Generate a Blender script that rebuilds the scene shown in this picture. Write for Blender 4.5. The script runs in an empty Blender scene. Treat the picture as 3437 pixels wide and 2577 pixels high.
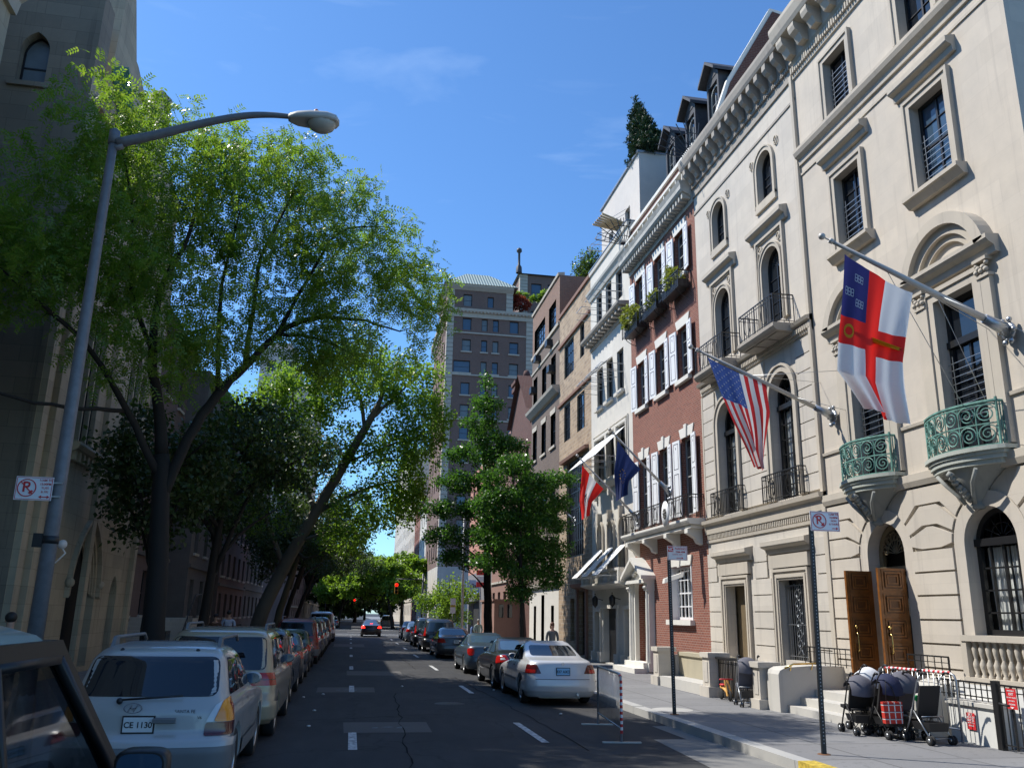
import bpy, bmesh, math, random
import numpy as np
from mathutils import Vector, Matrix
C = bpy.context.scene.collection
PI = math.pi
rnd = random.Random(7)
rng = np.random.default_rng(11)
# ------------------------------------------------------------------ materials
def lin(h):
    return tuple(((int(h[i:i+2],16)/255+.055)/1.055)**2.4 if int(h[i:i+2],16)>10 else int(h[i:i+2],16)/255/12.92 for i in (0,2,4))
class N:
    def __init__(s, name):
        s.m = bpy.data.materials.new(name); s.m.use_nodes = True
        s.t = s.m.node_tree; s.b = s.t.nodes['Principled BSDF']; s.out = s.t.nodes['Material Output']
    def n(s, typ, **k):
        x = s.t.nodes.new(typ)
        for a, v in k.items():
            if a.startswith('i_'):
                key = a[2:]; key = int(key) if key.isdigit() else key.replace('_',' ')
                x.inputs[key].default_value = v
            else: setattr(x, a, v)
        return x
    def l(s, a, b): s.t.links.new(a, b)
    def co(s, scale=(1,1,1)):
        c = s.n('ShaderNodeTexCoord'); m = s.n('ShaderNodeMapping'); m.inputs['Scale'].default_value = scale
        s.l(c.outputs['Object'], m.inputs['Vector']); return m.outputs['Vector']
    def noise(s, scale, detail=4, vec=None, rough=.55):
        x = s.n('ShaderNodeTexNoise'); x.inputs['Scale'].default_value = scale; x.inputs['Detail'].default_value = detail; x.inputs['Roughness'].default_value = rough
        s.l(vec if vec is not None else s.co(), x.inputs['Vector']); return x.outputs['Fac']
    def ramp(s, fac, lo, hi, a, b):
        r = s.n('ShaderNodeMapRange'); r.inputs['From Min'].default_value = lo; r.inputs['From Max'].default_value = hi
        r.inputs['To Min'].default_value = a; r.inputs['To Max'].default_value = b; s.l(fac, r.inputs['Value']); return r.outputs['Result']
    def mix(s, fac, a, b, mode='MIX'):
        x = s.n('ShaderNodeMix', data_type='RGBA', blend_type=mode)
        for k, v in ((0, fac), (6, a), (7, b)):
            if hasattr(v, 'links') or hasattr(v, 'is_linked'): s.l(v, x.inputs[k])
            elif k == 0: x.inputs[0].default_value = v
            else: x.inputs[k].default_value = (*v[:3], 1)
        return x.outputs[2]
    def math(s, op, a, b=None):
        x = s.n('ShaderNodeMath', operation=op)
        for k, v in ((0, a), (1, b)):
            if v is None: continue
            if hasattr(v, 'is_linked'): s.l(v, x.inputs[k])
            else: x.inputs[k].default_value = v
        return x.outputs[0]
    def base(s, c):
        if hasattr(c, 'is_linked'): s.l(c, s.b.inputs['Base Color'])
        else: s.b.inputs['Base Color'].default_value = (*c[:3], 1)
    def set(s, **k):
        for a, v in k.items():
            s.b.inputs[a.replace('_', ' ')].default_value = v
    def bump(s, h, strength=.3, dist=.02):
        b = s.n('ShaderNodeBump'); b.inputs['Strength'].default_value = strength; b.inputs['Distance'].default_value = dist
        s.l(h, b.inputs['Height']); s.l(b.outputs['Normal'], s.b.inputs['Normal'])
def mul(c, k): return tuple(x*k for x in c[:3])
def plain(name, col, rough=.6, metal=0, var=.12, scale=3., bump=0, bscale=60, spec=.5, coat=0):
    m = N(name); n1 = m.noise(scale, 5)
    m.base(m.mix(m.ramp(n1, .3, .7, 0, 1), mul(col, 1-var), mul(col, 1+var)))
    m.set(Roughness=rough, Metallic=metal); m.b.inputs['Specular IOR Level'].default_value = spec
    if coat: m.b.inputs['Coat Weight'].default_value = coat; m.b.inputs['Coat Roughness'].default_value = .04
    if bump: m.bump(m.noise(bscale, 3), bump, .01)
    return m.m
def emis(name, col, s):
    m = N(name); m.base((.02,.02,.02)); m.b.inputs['Emission Color'].default_value = (*col, 1); m.b.inputs['Emission Strength'].default_value = s; return m.m
def uvz(m):
    c = m.n('ShaderNodeTexCoord'); sp = m.n('ShaderNodeSeparateXYZ'); m.l(c.outputs['Object'], sp.inputs[0])
    cb = m.n('ShaderNodeCombineXYZ'); m.l(m.math('ADD', sp.outputs[0], sp.outputs[1]), cb.inputs[0]); m.l(sp.outputs[2], cb.inputs[1]); return cb.outputs[0]
def stone(name, col, joint=None, var=.1, streak=.25, rough=.85, bump=.25, jcol=.55, bvar=.06):
    m = N(name); big = m.noise(.35, 5); mid = m.noise(2.2, 6, rough=.65); st = m.noise(1.0, 5, m.co((5, 5, .22)), .6); fine = m.noise(45, 3)
    c = m.mix(m.ramp(big, .3, .7, 0, 1), mul(col, 1-var), mul((col[0]*1.03, col[1], col[2]*.95), 1+var))
    c = m.mix(m.ramp(mid, .35, .75, 0, .5), c, mul(col, .80))
    c = m.mix(m.ramp(st, .55, .75, 0, streak), c, mul((col[0]*.95, col[1]*.95, col[2]), .45))
    h = fine
    if joint:
        b = m.n('ShaderNodeTexBrick', offset=.5); b.inputs['Scale'].default_value = 1; b.inputs['Brick Width'].default_value = joint[0]; b.inputs['Row Height'].default_value = joint[1]
        b.inputs['Mortar Size'].default_value = .006; b.inputs['Mortar Smooth'].default_value = .3; b.inputs['Bias'].default_value = 0
        b.inputs['Color1'].default_value = (1-bvar,)*3+(1,); b.inputs['Color2'].default_value = (1+bvar*.5,)*3+(1,); b.inputs['Mortar'].default_value = (jcol,)*3+(1,)
        m.l(uvz(m), b.inputs['Vector']); c = m.mix(1.0, c, b.outputs['Color'], 'MULTIPLY')
    m.base(c); m.set(Roughness=rough); m.bump(h, bump, .008); return m.m
def brick(name, c1, c2, mortar, bw=.21, rh=.075, ms=.010, dirt=.25, bump=.5, cscale=1.):
    m = N(name); b = m.n('ShaderNodeTexBrick', offset=.5)
    for k, v in (('Scale', 1), ('Brick Width', bw), ('Row Height', rh), ('Mortar Size', ms), ('Mortar Smooth', .1), ('Bias', -.1)): b.inputs[k].default_value = v
    b.inputs['Color1'].default_value = (*c1, 1); b.inputs['Color2'].default_value = (*c2, 1); b.inputs['Mortar'].default_value = (*mortar, 1)
    m.l(uvz(m), b.inputs['Vector'])
    c = m.mix(m.ramp(m.noise(.5, 5), .35, .7, 0, dirt), b.outputs['Color'], mul(c1, .55))
    c = m.mix(m.ramp(m.noise(9*cscale, 3), .4, .65, 0, .35), c, mul(c2, 1.35))
    m.base(c); m.set(Roughness=.9)
    inv = m.math('SUBTRACT', 1., b.outputs['Fac']); m.bump(inv, bump, .008); return m.m
def leafmat(name, col, col2, trans=.5, rough=.38, nscale=.6, spec=.5):
    m = N(name); n1 = m.noise(nscale, 3); n2 = m.noise(14, 2)
    c = m.mix(m.ramp(n1, .35, .65, 0, 1), col, col2); c = m.mix(m.ramp(n2, .4, .6, 0, .4), c, mul(col2, 1.4))
    m.base(c); m.set(Roughness=rough); m.b.inputs['Specular IOR Level'].default_value = spec
    tr = m.n('ShaderNodeBsdfTranslucent'); m.l(m.mix(.5, c, (col2[0]*2.0, col2[1]*2.1, col2[2]*.65)), tr.inputs['Color'])
    mx = m.n('ShaderNodeMixShader'); mx.inputs[0].default_value = trans
    m.l(m.b.outputs[0], mx.inputs[1]); m.l(tr.outputs[0], mx.inputs[2]); m.l(mx.outputs[0], m.out.inputs[0]); return m.m
def glassmat(name, col=(.012,.015,.02), alpha=None, rough=.03, wav=.0):
    m = N(name); m.base(col); m.set(Roughness=rough); m.b.inputs['Specular IOR Level'].default_value = .8
    if wav: m.bump(m.noise(wav, 2), .08, .05)
    if alpha is not None:
        t = m.n('ShaderNodeBsdfTransparent'); t.inputs[0].default_value = (.93,.95,.95,1); mx = m.n('ShaderNodeMixShader'); lw = m.n('ShaderNodeLayerWeight'); lw.inputs[0].default_value = .35
        f = m.ramp(lw.outputs['Facing'], 0, 1, alpha, min(1, alpha+.28)); m.l(f, mx.inputs[0]); m.l(t.outputs[0], mx.inputs[1]); m.l(m.b.outputs[0], mx.inputs[2]); m.l(mx.outputs[0], m.out.inputs[0])
    return m.m
def paint(name, col, metal=.0, rough=.35, dirt=.1):
    m = N(name); m.base(m.mix(m.ramp(m.noise(1.5, 5), .4, .8, 0, dirt), col, mul((.3,.28,.25), .6) if sum(col) < .6 else mul(col, .75)))
    m.set(Roughness=rough, Metallic=metal); m.b.inputs['Coat Weight'].default_value = .8; m.b.inputs['Coat Roughness'].default_value = .05; return m.m
M = {}
def build_mats():
    M.update(
    lime1=stone('pale limestone', (.56,.51,.44), (1.15,.46), .10, .38, jcol=.93, bvar=.045),
    lime1j=stone('pale limestone ashlar', (.57,.53,.47), (1.3,.44), .10, .40, jcol=.88, bvar=.05),
    lime2=stone('grey limestone', (.55,.515,.46), (1.5,.6), .10, .45, jcol=.9, bvar=.06),
    trim=stone('carved limestone trim', (.50,.455,.385), None, .10, .40, bump=.15),
    dtrim=stone('weathered cornice stone', (.36,.33,.29), None, .15, .6, bump=.4),
    white=stone('off white stone', (.62,.60,.55), (1.1,.5), .05, .15, jcol=.93, bvar=.02),
    stucco=stone('cream stucco', (.62,.58,.54), None, .04, .1, bump=.1),
    wpaint=plain('white painted wood', (.82,.83,.84), .45, var=.03),
    wstone=plain('white lintel stone', (.70,.68,.62), .7, var=.05, bump=.1),
    redbrick=brick('red brick', (.27,.088,.055), (.175,.055,.038), (.33,.25,.20)),
    dkbrick=brick('dark red brick', (.13,.048,.034), (.085,.032,.025), (.16,.12,.10)),
    brnbrick=brick('brown brick', (.165,.120,.092), (.115,.083,.066), (.22,.18,.155)),
    towbrick=brick('tower brown brick', (.20,.115,.09), (.14,.08,.065), (.24,.19,.16), ms=.012),
    tanstone=brick('tan coursed stone', (.46,.34,.22), (.24,.17,.115), (.46,.40,.32), .42, .19, .014, .3, .6, .35),
    orangewall=stone('salmon painted brick wall', (.50,.24,.17), None, .05, .1),
    brown=stone('brownstone', (.30,.17,.13), None, .08, .2),
    grey=stone('grey painted wall', (.22,.21,.21), None, .08, .2),
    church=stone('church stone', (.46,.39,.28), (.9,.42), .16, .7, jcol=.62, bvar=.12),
    churchd=stone('shaded church stone', (.25,.21,.16), (.9,.42), .18, .7, jcol=.6, bvar=.14),  # darker copy of the church stone, shade of the side wall in its colour
    dwall=stone('dark townhouse wall', (.13,.115,.10), (.8,.4), .2, .4, jcol=.8),  # dark base tone for the left hand townhouses
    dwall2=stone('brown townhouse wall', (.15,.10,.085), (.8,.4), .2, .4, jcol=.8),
    frame=plain('black window frame', (.012,.012,.013), .4, var=.1),
    gframe=plain('grey window frame', (.30,.31,.30), .5, var=.06),
    iron=plain('black wrought iron', (.014,.014,.015), .45, var=.2, spec=.5),
    verd=plain('verdigris bronze', (.11,.25,.21), .6, var=.45, scale=7, bump=.3, bscale=40),
    glass=glassmat('dark window glass', wav=1.2), sglass=glassmat('sky reflecting glass', (.05,.09,.14), wav=.8),
    blind=plain('window with pale blind', (.16,.19,.20), .25, var=.1),
    cglass=glassmat('clear window glass', (.01,.012,.015), .0), carclear=glassmat('clear car glass', (.01,.012,.015), .38),
    dark=plain('dark interior', (.01,.009,.008), .9, var=.2),
    room=plain('dim interior wall', (.035,.032,.028), .9),
    curtain=plain('white curtain', (.80,.80,.78), .85, var=.03),
    asph=None, wood=plain('varnished oak door', (.22,.078,.015), .35, var=.35, scale=6, coat=.4),
    woodd=plain('shade toned oak panel', (.12,.042,.010), .4, var=.3, scale=8, coat=.3),  # darker oak paints recess shade into the sunken door panels
    brass=plain('brass', (.75,.52,.18), .25, 1, var=.1), steel=plain('galvanised steel', (.42,.44,.46), .38, .85, var=.12, scale=12),
    lampgrey=plain('grey painted lamp pole', (.17,.17,.18), .5, .1, var=.14, scale=10, bump=.05),
    lamphead=plain('lamp head grey', (.48,.48,.45), .5, var=.08), lens=plain('lamp lens', (.42,.40,.34), .3, var=.05),
    polealu=plain('grey flagpole', (.48,.46,.43), .45, .2, var=.08),
    sidewalk=None, kerb=stone('kerb stone', (.40,.40,.39), None, .08, .1), conc=stone('smooth concrete', (.52,.51,.48), None, .06, .3, bump=.1),
    white_=plain('white sign face', (.82,.82,.82), .4, var=.02), redp=plain('sign red', (.60,.03,.035), .4, var=.03), blackp=plain('black plastic', (.015,.015,.016), .45, var=.1),
    rubber=plain('tyre rubber', (.018,.018,.019), .85, var=.15, bump=.2), alloy=plain('alloy wheel', (.45,.46,.47), .3, .8, var=.08), cladding=plain('grey bumper cladding', (.17,.17,.17), .5, var=.05),
    chrome=plain('chrome', (.7,.7,.72), .12, 1, var=.03), bark=stone('dark bark', (.018,.014,.011), None, .3, .5, bump=.8), pbark=stone('plane bark', (.12,.10,.07), None, .35, .5, bump=.5),
    lred=plain('red lamp lens', (.42,.012,.01), .15, var=.1, coat=.5), lamber=plain('amber lamp lens', (.85,.27,.01), .15, var=.1, coat=.5), lclear=plain('clear lamp lens', (.62,.64,.66), .15, var=.1, coat=.5), ldark=plain('smoked lamp lens', (.09,.008,.01), .15, var=.1, coat=.5),
    brake=emis('lit brake lamp', (1,.02,.01), 3.2), sigred=emis('lit red signal', (1,.015,.01), 2.5), headl=emis('lit window lamp', (1,.55,.12), 1.5),
    yellow=plain('signal yellow', (.60,.27,.01), .5, var=.1), ypaint=plain('yellow kerb paint', (.50,.36,.05), .7, var=.45, scale=16),
    slate=plain('dark slate cladding', (.05,.05,.055), .6, var=.25, scale=8), copper=plain('green copper', (.10,.27,.22), .6, var=.3, scale=5), tile=None,
    canvas=plain('white canvas', (.85,.85,.83), .95, var=.02), blue=plain('blue awning', (.10,.17,.35), .7), skin=plain('skin', (.45,.27,.19), .5, var=.05), hair=plain('dark hair', (.02,.014,.01), .6),
    )
    m = N('asphalt'); c = m.mix(m.ramp(m.noise(.25, 6), .35, .65, 0, 1), (.030,.030,.032), (.044,.044,.045)); c = m.mix(m.ramp(m.noise(2.2, 6, m.co((1,.25,1))), .45, .75, 0, .6), c, (.062,.061,.06))
    c = m.mix(m.ramp(m.noise(120, 2), .55, .75, 0, .7), c, (.12,.12,.12))
    v = m.n('ShaderNodeTexVoronoi', feature='DISTANCE_TO_EDGE'); v.inputs['Scale'].default_value = .33
    nv = m.n('ShaderNodeTexNoise'); nv.inputs['Scale'].default_value = 1.5; m.l(m.co(), nv.inputs['Vector']); vm = m.n('ShaderNodeVectorMath', operation='ADD'); m.l(m.co(), vm.inputs[0]); m.l(nv.outputs['Color'], vm.inputs[1]); m.l(vm.outputs[0], v.inputs['Vector'])
    c = m.mix(m.ramp(v.outputs['Distance'], 0, .012, .75, 0), c, (.018,.018,.018)); m.base(c); m.set(Roughness=.82); m.b.inputs['Specular IOR Level'].default_value = .3; m.bump(m.noise(160, 2), .5, .006); M['asph'] = m.m
    m = N('sidewalk concrete'); b = m.n('ShaderNodeTexBrick', offset=0.); 
    for k, v in (('Scale', 1), ('Brick Width', 1.5), ('Row Height', 1.5), ('Mortar Size', .018), ('Mortar Smooth', .1), ('Bias', 0)): b.inputs[k].default_value = v
    b.inputs['Color1'].default_value = (.195,.195,.20,1); b.inputs['Color2'].default_value = (.225,.225,.228,1); b.inputs['Mortar'].default_value = (.075,.075,.075,1); m.l(m.co(), b.inputs['Vector'])
    c = m.mix(m.ramp(m.noise(.8, 6), .35, .7, 0, .5), b.outputs['Color'], (.16,.16,.162)); c = m.mix(m.ramp(m.noise(6, 4), .60, .68, 0, .6), c, (.12,.12,.12)); c = m.mix(m.ramp(m.noise(38, 1), .70, .73, 0, .7), c, (.07,.07,.07)); m.base(c); m.set(Roughness=.85); m.bump(m.noise(90, 2), .3, .004); M['sidewalk'] = m.m
    m = N('green clay roof tile'); w = m.n('ShaderNodeTexWave', wave_type='BANDS', bands_direction='X'); w.inputs['Scale'].default_value = .8; m.l(m.co(), w.inputs['Vector']); m.base(m.mix(w.outputs['Fac'], (.14,.19,.17), (.42,.50,.45))); m.set(Roughness=.6); m.bump(w.outputs['Fac'], .6, .1); M['tile'] = m.m
build_mats()
# ------------------------------------------------------------------ objects
ORG = {}
def prop(o, label=None, cat=None, group=None, kind=None):
    for k, v in (('label', label), ('category', cat), ('group', group), ('kind', kind)):
        if v: o[k] = v
    return o
def T(name, label, cat, loc=(0,0,0), group=None, rz=0):
    o = bpy.data.objects.new(name, None); C.objects.link(o); o.location = loc; o.rotation_euler = (0,0,rz); o.empty_display_size = .1
    ORG[o.name] = Vector(loc); return prop(o, label, cat, group)
def copy_tree(o, parent=None):
    c = o.copy(); C.objects.link(c)
    if parent is not None: c.parent = parent
    for ch in list(o.children): copy_tree(ch, c)
    return c
def FR(u, v, w): return (10.8-w, u, v)
def FL(u, v, w): return (-8+w, u, v)
def ID(u, v, w): return (u, v, w)
class MB:
    def __init__(s): s.v = []; s.f = []; s.m = []; s.sm = []
    def add(s, pts): i = len(s.v); s.v.extend([tuple(p) for p in pts]); return i
    def face(s, idx, mi=0, sm=False): s.f.append(tuple(idx)); s.m.append(mi); s.sm.append(sm)
    def poly(s, pts, mi=0): i = s.add(pts); s.face(range(i, i+len(pts)), mi)
    def hexa(s, p, mi=0):
        i = s.add(p)
        for q in ((0,3,2,1),(4,5,6,7),(0,1,5,4),(1,2,6,5),(2,3,7,6),(3,0,4,7)): s.face([i+k for k in q], mi)
    def box(s, x0, x1, y0, y1, z0, z1, mi=0): s.hexa([(x0,y0,z0),(x1,y0,z0),(x1,y1,z0),(x0,y1,z0),(x0,y0,z1),(x1,y0,z1),(x1,y1,z1),(x0,y1,z1)], mi)
    def fb(s, F, u0, u1, v0, v1, w0, w1, mi=0): s.hexa([F(u0,v0,w0),F(u1,v0,w0),F(u1,v1,w0),F(u0,v1,w0),F(u0,v0,w1),F(u1,v0,w1),F(u1,v1,w1),F(u0,v1,w1)], mi)
    def prism(s, F, poly, w0, w1, mi=0):      # convex (or star shaped) polygon in (u,v) extruded along w
        n = len(poly); i = s.add([F(u,v,w0) for u,v in poly]); j = s.add([F(u,v,w1) for u,v in poly])
        s.face([i+k for k in range(n)][::-1], mi); s.face([j+k for k in range(n)], mi)
        for k in range(n): s.face((i+k, i+(k+1)%n, j+(k+1)%n, j+k), mi)
    def extr(s, F, prof, u0, u1, mi=0, m0=0, m1=0):     # profile (w,v) closed, along u ; m0/m1 mitre factors
        n = len(prof); wb = min(p[0] for p in prof); i = s.add([F(u0+m0*(w-wb),v,w) for w,v in prof]); j = s.add([F(u1+m1*(w-wb),v,w) for w,v in prof])
        s.face([i+k for k in range(n)], mi); s.face([j+k for k in range(n)][::-1], mi)
        for k in range(n): s.face((i+k, j+k, j+(k+1)%n, i+(k+1)%n), mi)
    def tube(s, pts, r, n=6, mi=0, sm=True, cap=True):
        pts = [Vector(p) for p in pts]; R = r if isinstance(r, (list, tuple)) else [r]*len(pts); base = len(s.v); up = Vector((0,0,1)); pa = None
        for k, p in enumerate(pts):
            d = (pts[min(k+1, len(pts)-1)]-pts[max(k-1, 0)])
            d = d.normalized() if d.length > 1e-9 else Vector((0,0,1))
            if pa is None: a = d.cross(up) if abs(d.z) < .95 else d.cross(Vector((1,0,0)))
            else: a = pa - d*pa.dot(d)
            a.normalize(); pa = a; b = d.cross(a)
            s.v.extend([tuple(p+(a*math.cos(t)+b*math.sin(t))*R[k]) for t in [2*PI*q/n+PI/n for q in range(n)]])
        for k in range(len(pts)-1):
            for q in range(n): s.face((base+k*n+q, base+k*n+(q+1)%n, base+(k+1)*n+(q+1)%n, base+(k+1)*n+q), mi, sm)
        if cap: s.face([base+q for q in range(n)][::-1], mi); s.face([base+(len(pts)-1)*n+q for q in range(n)], mi)
    def bar(s, a, b, t, mi=0): s.tube([a, b], t*.6, 4, mi, False)
    def lathe(s, prof, c=(0,0,0), n=16, mi=0, sm=True, ax='z', a0=0, a1=2*PI, F=None):
        full = abs(a1-a0-2*PI) < 1e-6; na = n if full else n+1; base = len(s.v)
        for r, h in prof:
            for q in range(na):
                t = a0+(a1-a0)*q/n; x, y = r*math.cos(t), r*math.sin(t)
                p = (x, y, h) if ax == 'z' else ((h, x, y) if ax == 'x' else (x, h, y))
                p = (c[0]+p[0], c[1]+p[1], c[2]+p[2]); s.v.append(F(*p) if F else p)
        for k in range(len(prof)-1):
            for q in range(n if full else n): 
                q2 = (q+1) % na; s.face((base+k*na+q, base+k*na+q2, base+(k+1)*na+q2, base+(k+1)*na+q), mi, sm)
        return base
    def ball(s, c, r, n=10, mi=0, sq=(1,1,1)):
        prof = [(r*math.sin(PI*k/n), -r*math.cos(PI*k/n)) for k in range(n+1)]; i = len(s.v); s.lathe(prof, (0,0,0), n, mi)
        for k in range(i, len(s.v)): x, y, z = s.v[k]; s.v[k] = (c[0]+x*sq[0], c[1]+y*sq[1], c[2]+z*sq[2])
    def build(s, name, mats, parent=None, label=None, smooth=None, fix=True, local=False):
        if not isinstance(mats, (list, tuple)): mats = [mats]
        me = bpy.data.meshes.new(name); o = bpy.data.objects.new(name, me); C.objects.link(o); off = Vector((0,0,0))
        if parent is not None:
            o.parent = parent
            if not local:
                off = ORG.get(parent.name, Vector((0,0,0)))
            ORG[o.name] = off
        v = np.array(s.v, dtype=float)-np.array(off) if s.v else np.zeros((0,3))
        me.from_pydata(v.tolist(), [], s.f)
        me.polygons.foreach_set('material_index', s.m); me.polygons.foreach_set('use_smooth', [bool(smooth)]*len(s.f) if smooth is not None else s.sm)
        for m in mats: me.materials.append(m)
        if fix and len(s.f) < 60000:
            bm = bmesh.new(); bm.from_mesh(me); bmesh.ops.recalc_face_normals(bm, faces=bm.faces); bm.to_mesh(me); bm.free()
        me.update()
        if label: o['label'] = label
        return o
def wall_top(mb, label, cat, name, mats, loc): ...
# openings: (u0,u1,v0,v1,kind) kind r rect, a round arch, g pointed arch
def outline(h, n=10):
    u0, u1, v0, v1 = h[:4]; k = h[4] if len(h) > 4 else 'r'; r = (u1-u0)/2; uc = (u0+u1)/2
    if k == 'r': return [(u0,v0),(u1,v0),(u1,v1),(u0,v1)]
    if k == 'a': return [(u0,v0),(u1,v0)]+[(uc+r*math.cos(t), v1-r+r*math.sin(t)) for t in [PI*q/(2*n) for q in range(2*n+1)]]
    R = 1.6*2*r*.62+.0; R = 2*r*.85; hh = math.sqrt(R*R-(R-r)**2); a = math.acos((R-r)/R)
    right = [(u1-R+R*math.cos(a*q/n), v1-hh+R*math.sin(a*q/n)) for q in range(n+1)]
    left = [(2*uc-x, y) for x, y in right[:-1]][::-1]
    return [(u0,v0),(u1,v0)]+right+left
def wall(mb, F, u0, u1, v0, v1, holes=(), w=0, depth=.25, mi=0, rmi=None):
    rmi = mi if rmi is None else rmi
    us = sorted({u0, u1, *[h[0] for h in holes], *[h[1] for h in holes]}); vs = sorted({v0, v1, *[h[2] for h in holes], *[h[3] for h in holes]})
    us = [x for x in us if u0 <= x <= u1]; vs = [x for x in vs if v0 <= x <= v1]
    for a, b in zip(us, us[1:]):
        for c, d in zip(vs, vs[1:]):
            mu, mv = (a+b)/2, (c+d)/2
            if any(h[0] < mu < h[1] and h[2] < mv < h[3] for h in holes): continue
            mb.poly([F(a,c,w), F(b,c,w), F(b,d,w), F(a,d,w)], mi)
    for h in holes:
        o = outline(h)
        if len(o) > 4:
            tp = o[2:]; m = len(tp)//2
            for corner, seg in (((h[1],h[3]), tp[:m+1]), ((h[0],h[3]), tp[m:])):
                for p, q in zip(seg, seg[1:]): mb.poly([F(*corner,w), F(*q,w), F(*p,w)], mi)
        for p, q in zip(o, o[1:]+o[:1]): mb.poly([F(*p,w), F(*q,w), F(*q,w-depth), F(*p,w-depth)], rmi)
def pane_in(h, t): return (h[0]+t, h[1]-t, h[2]+t, h[3]-t, h[4] if len(h) > 4 else 'r')
def window(parent, F, h, d=.25, nu=1, nv=2, fm='frame', gl='glass', t=.06, bar=.02, transom=None, sill=None, ft=.07, back=None, midw=.05, label=None):
    mb = MB(); o = outline(h); i = outline(pane_in(h, t)); w0 = -d; w1 = -d+ft
    for k in range(len(o)):
        k2 = (k+1) % len(o)
        mb.poly([F(*o[k],w1), F(*o[k2],w1), F(*i[k2],w1), F(*i[k],w1)]); mb.poly([F(*i[k],w1), F(*i[k2],w1), F(*i[k2],w0), F(*i[k],w0)])
    u0, u1, v0, v1 = h[:4]; top = v1; arch = len(h) > 4 and h[4] != 'r'; sp = v1-(u1-u0)/2 if arch else v1
    for k in range(1, nu):
        u = u0+(u1-u0)*k/nu; hb = (midw if (nu % 2 == 0 and k == nu//2) else bar)/2; mb.fb(F, u-hb, u+hb, v0+t, (transom or sp)-.002, w0+.012, w1-.012)
    for k in range(1, nv):
        v = v0+((transom or sp)-v0)*k/nv; hb = (.045 if (nv == 2 or (transom is None and nv % 2 == 0 and k == nv//2)) else bar)/2; mb.fb(F, u0+t, u1-t, v-hb, v+hb, w0+.010, w1-.016)
    if transom: mb.fb(F, u0+.01, u1-.01, transom, transom+.13, w0, w1+.05)
    if arch and (u1-u0) > .9:
        uc = (u0+u1)/2; vb = (transom+.13 if transom else sp); R = (u1-u0)/2-t
        for k in range(1, 6):
            a = PI*k/6; mb.bar(F(uc+.12*R*math.cos(a), vb+.12*R*math.sin(a), w0+.03), F(uc+.98*R*math.cos(a), min(v1-t, vb+ (v1-t-vb)*math.sin(a)), w0+.03), .02)
        pts = [F(uc+.5*R*math.cos(PI*q/12), vb+(v1-vb)*.5*math.sin(PI*q/12), w0+.03) for q in range(13)]; mb.tube(pts, .012, 4, 0, False)
    wo = mb.build('window', M[fm], parent, label)
    g = MB(); pi = outline(pane_in(h, t*.8)); g.poly([F(u,v,w0+.03) for u,v in pi]); g.build('pane', M[gl], wo)
    if back:
        b = MB(); b.fb(F, u0-.3, u1+.3, v0-.3, v1+.3, w0-1.2, w0-1.15); b.build('room_back', M['room'], wo)
    if sill:
        b = MB(); b.extr(F, [(-d+ft,v0-.12),(.10,v0-.12),(.12,v0-.03),(.12,v0),(-d+ft,v0+.012)], u0-.08, u1+.08); b.build('sill', M[sill], wo)
    return wo
def curtain(parent, F, u0, u1, v0, v1, w, mat='curtain', gap=0.):
    mb = MB(); n = 60; rows = 6
    for side in (0, 1):
        a, b = (u0, (u0+u1)/2-gap) if side == 0 else ((u0+u1)/2+gap, u1); base = len(mb.v)
        for j in range(rows+1):
            v = v0+(v1-v0)*j/rows
            for k in range(n+1): mb.v.append(F(a+(b-a)*k/n, v, w+.035*math.sin(k*1.15+.3*j)+.012*math.sin(k*2.9)))
        for j in range(rows):
            for k in range(n): mb.face((base+j*(n+1)+k, base+j*(n+1)+k+1, base+(j+1)*(n+1)+k+1, base+(j+1)*(n+1)+k), 0, True)
    return mb.build('curtain', M[mat], parent, fix=False)
def archring(mb, F, uc, vs, r0, r1, w0, w1, a0=0, a1=PI, n=20, mi=0, leg=None):
    A = [(uc+r1*math.cos(a0+(a1-a0)*q/n), vs+r1*math.sin(a0+(a1-a0)*q/n)) for q in range(n+1)]; B = [(uc+r0*math.cos(a0+(a1-a0)*q/n), vs+r0*math.sin(a0+(a1-a0)*q/n)) for q in range(n+1)]
    if leg is not None: A = [(uc+r1, leg)]+A+[(uc-r1, leg)]; B = [(uc+r0, leg)]+B+[(uc-r0, leg)]
    for k in range(len(A)-1): mb.hexa([F(*A[k],w0),F(*A[k+1],w0),F(*B[k+1],w0),F(*B[k],w0),F(*A[k],w1),F(*A[k+1],w1),F(*B[k+1],w1),F(*B[k],w1)], mi)
def frame_rect(mb, F, h, t, w0, w1, mi=0, bottom=True):
    u0, u1, v0, v1 = h[:4]
    mb.fb(F, u0-t, u0, v0-(t if bottom else 0), v1+t, w0, w1, mi); mb.fb(F, u1, u1+t, v0-(t if bottom else 0), v1+t, w0, w1, mi); mb.fb(F, u0, u1, v1, v1+t, w0, w1, mi)
    if bottom: mb.fb(F, u0, u1, v0-t, v0, w0, w1, mi)
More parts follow.
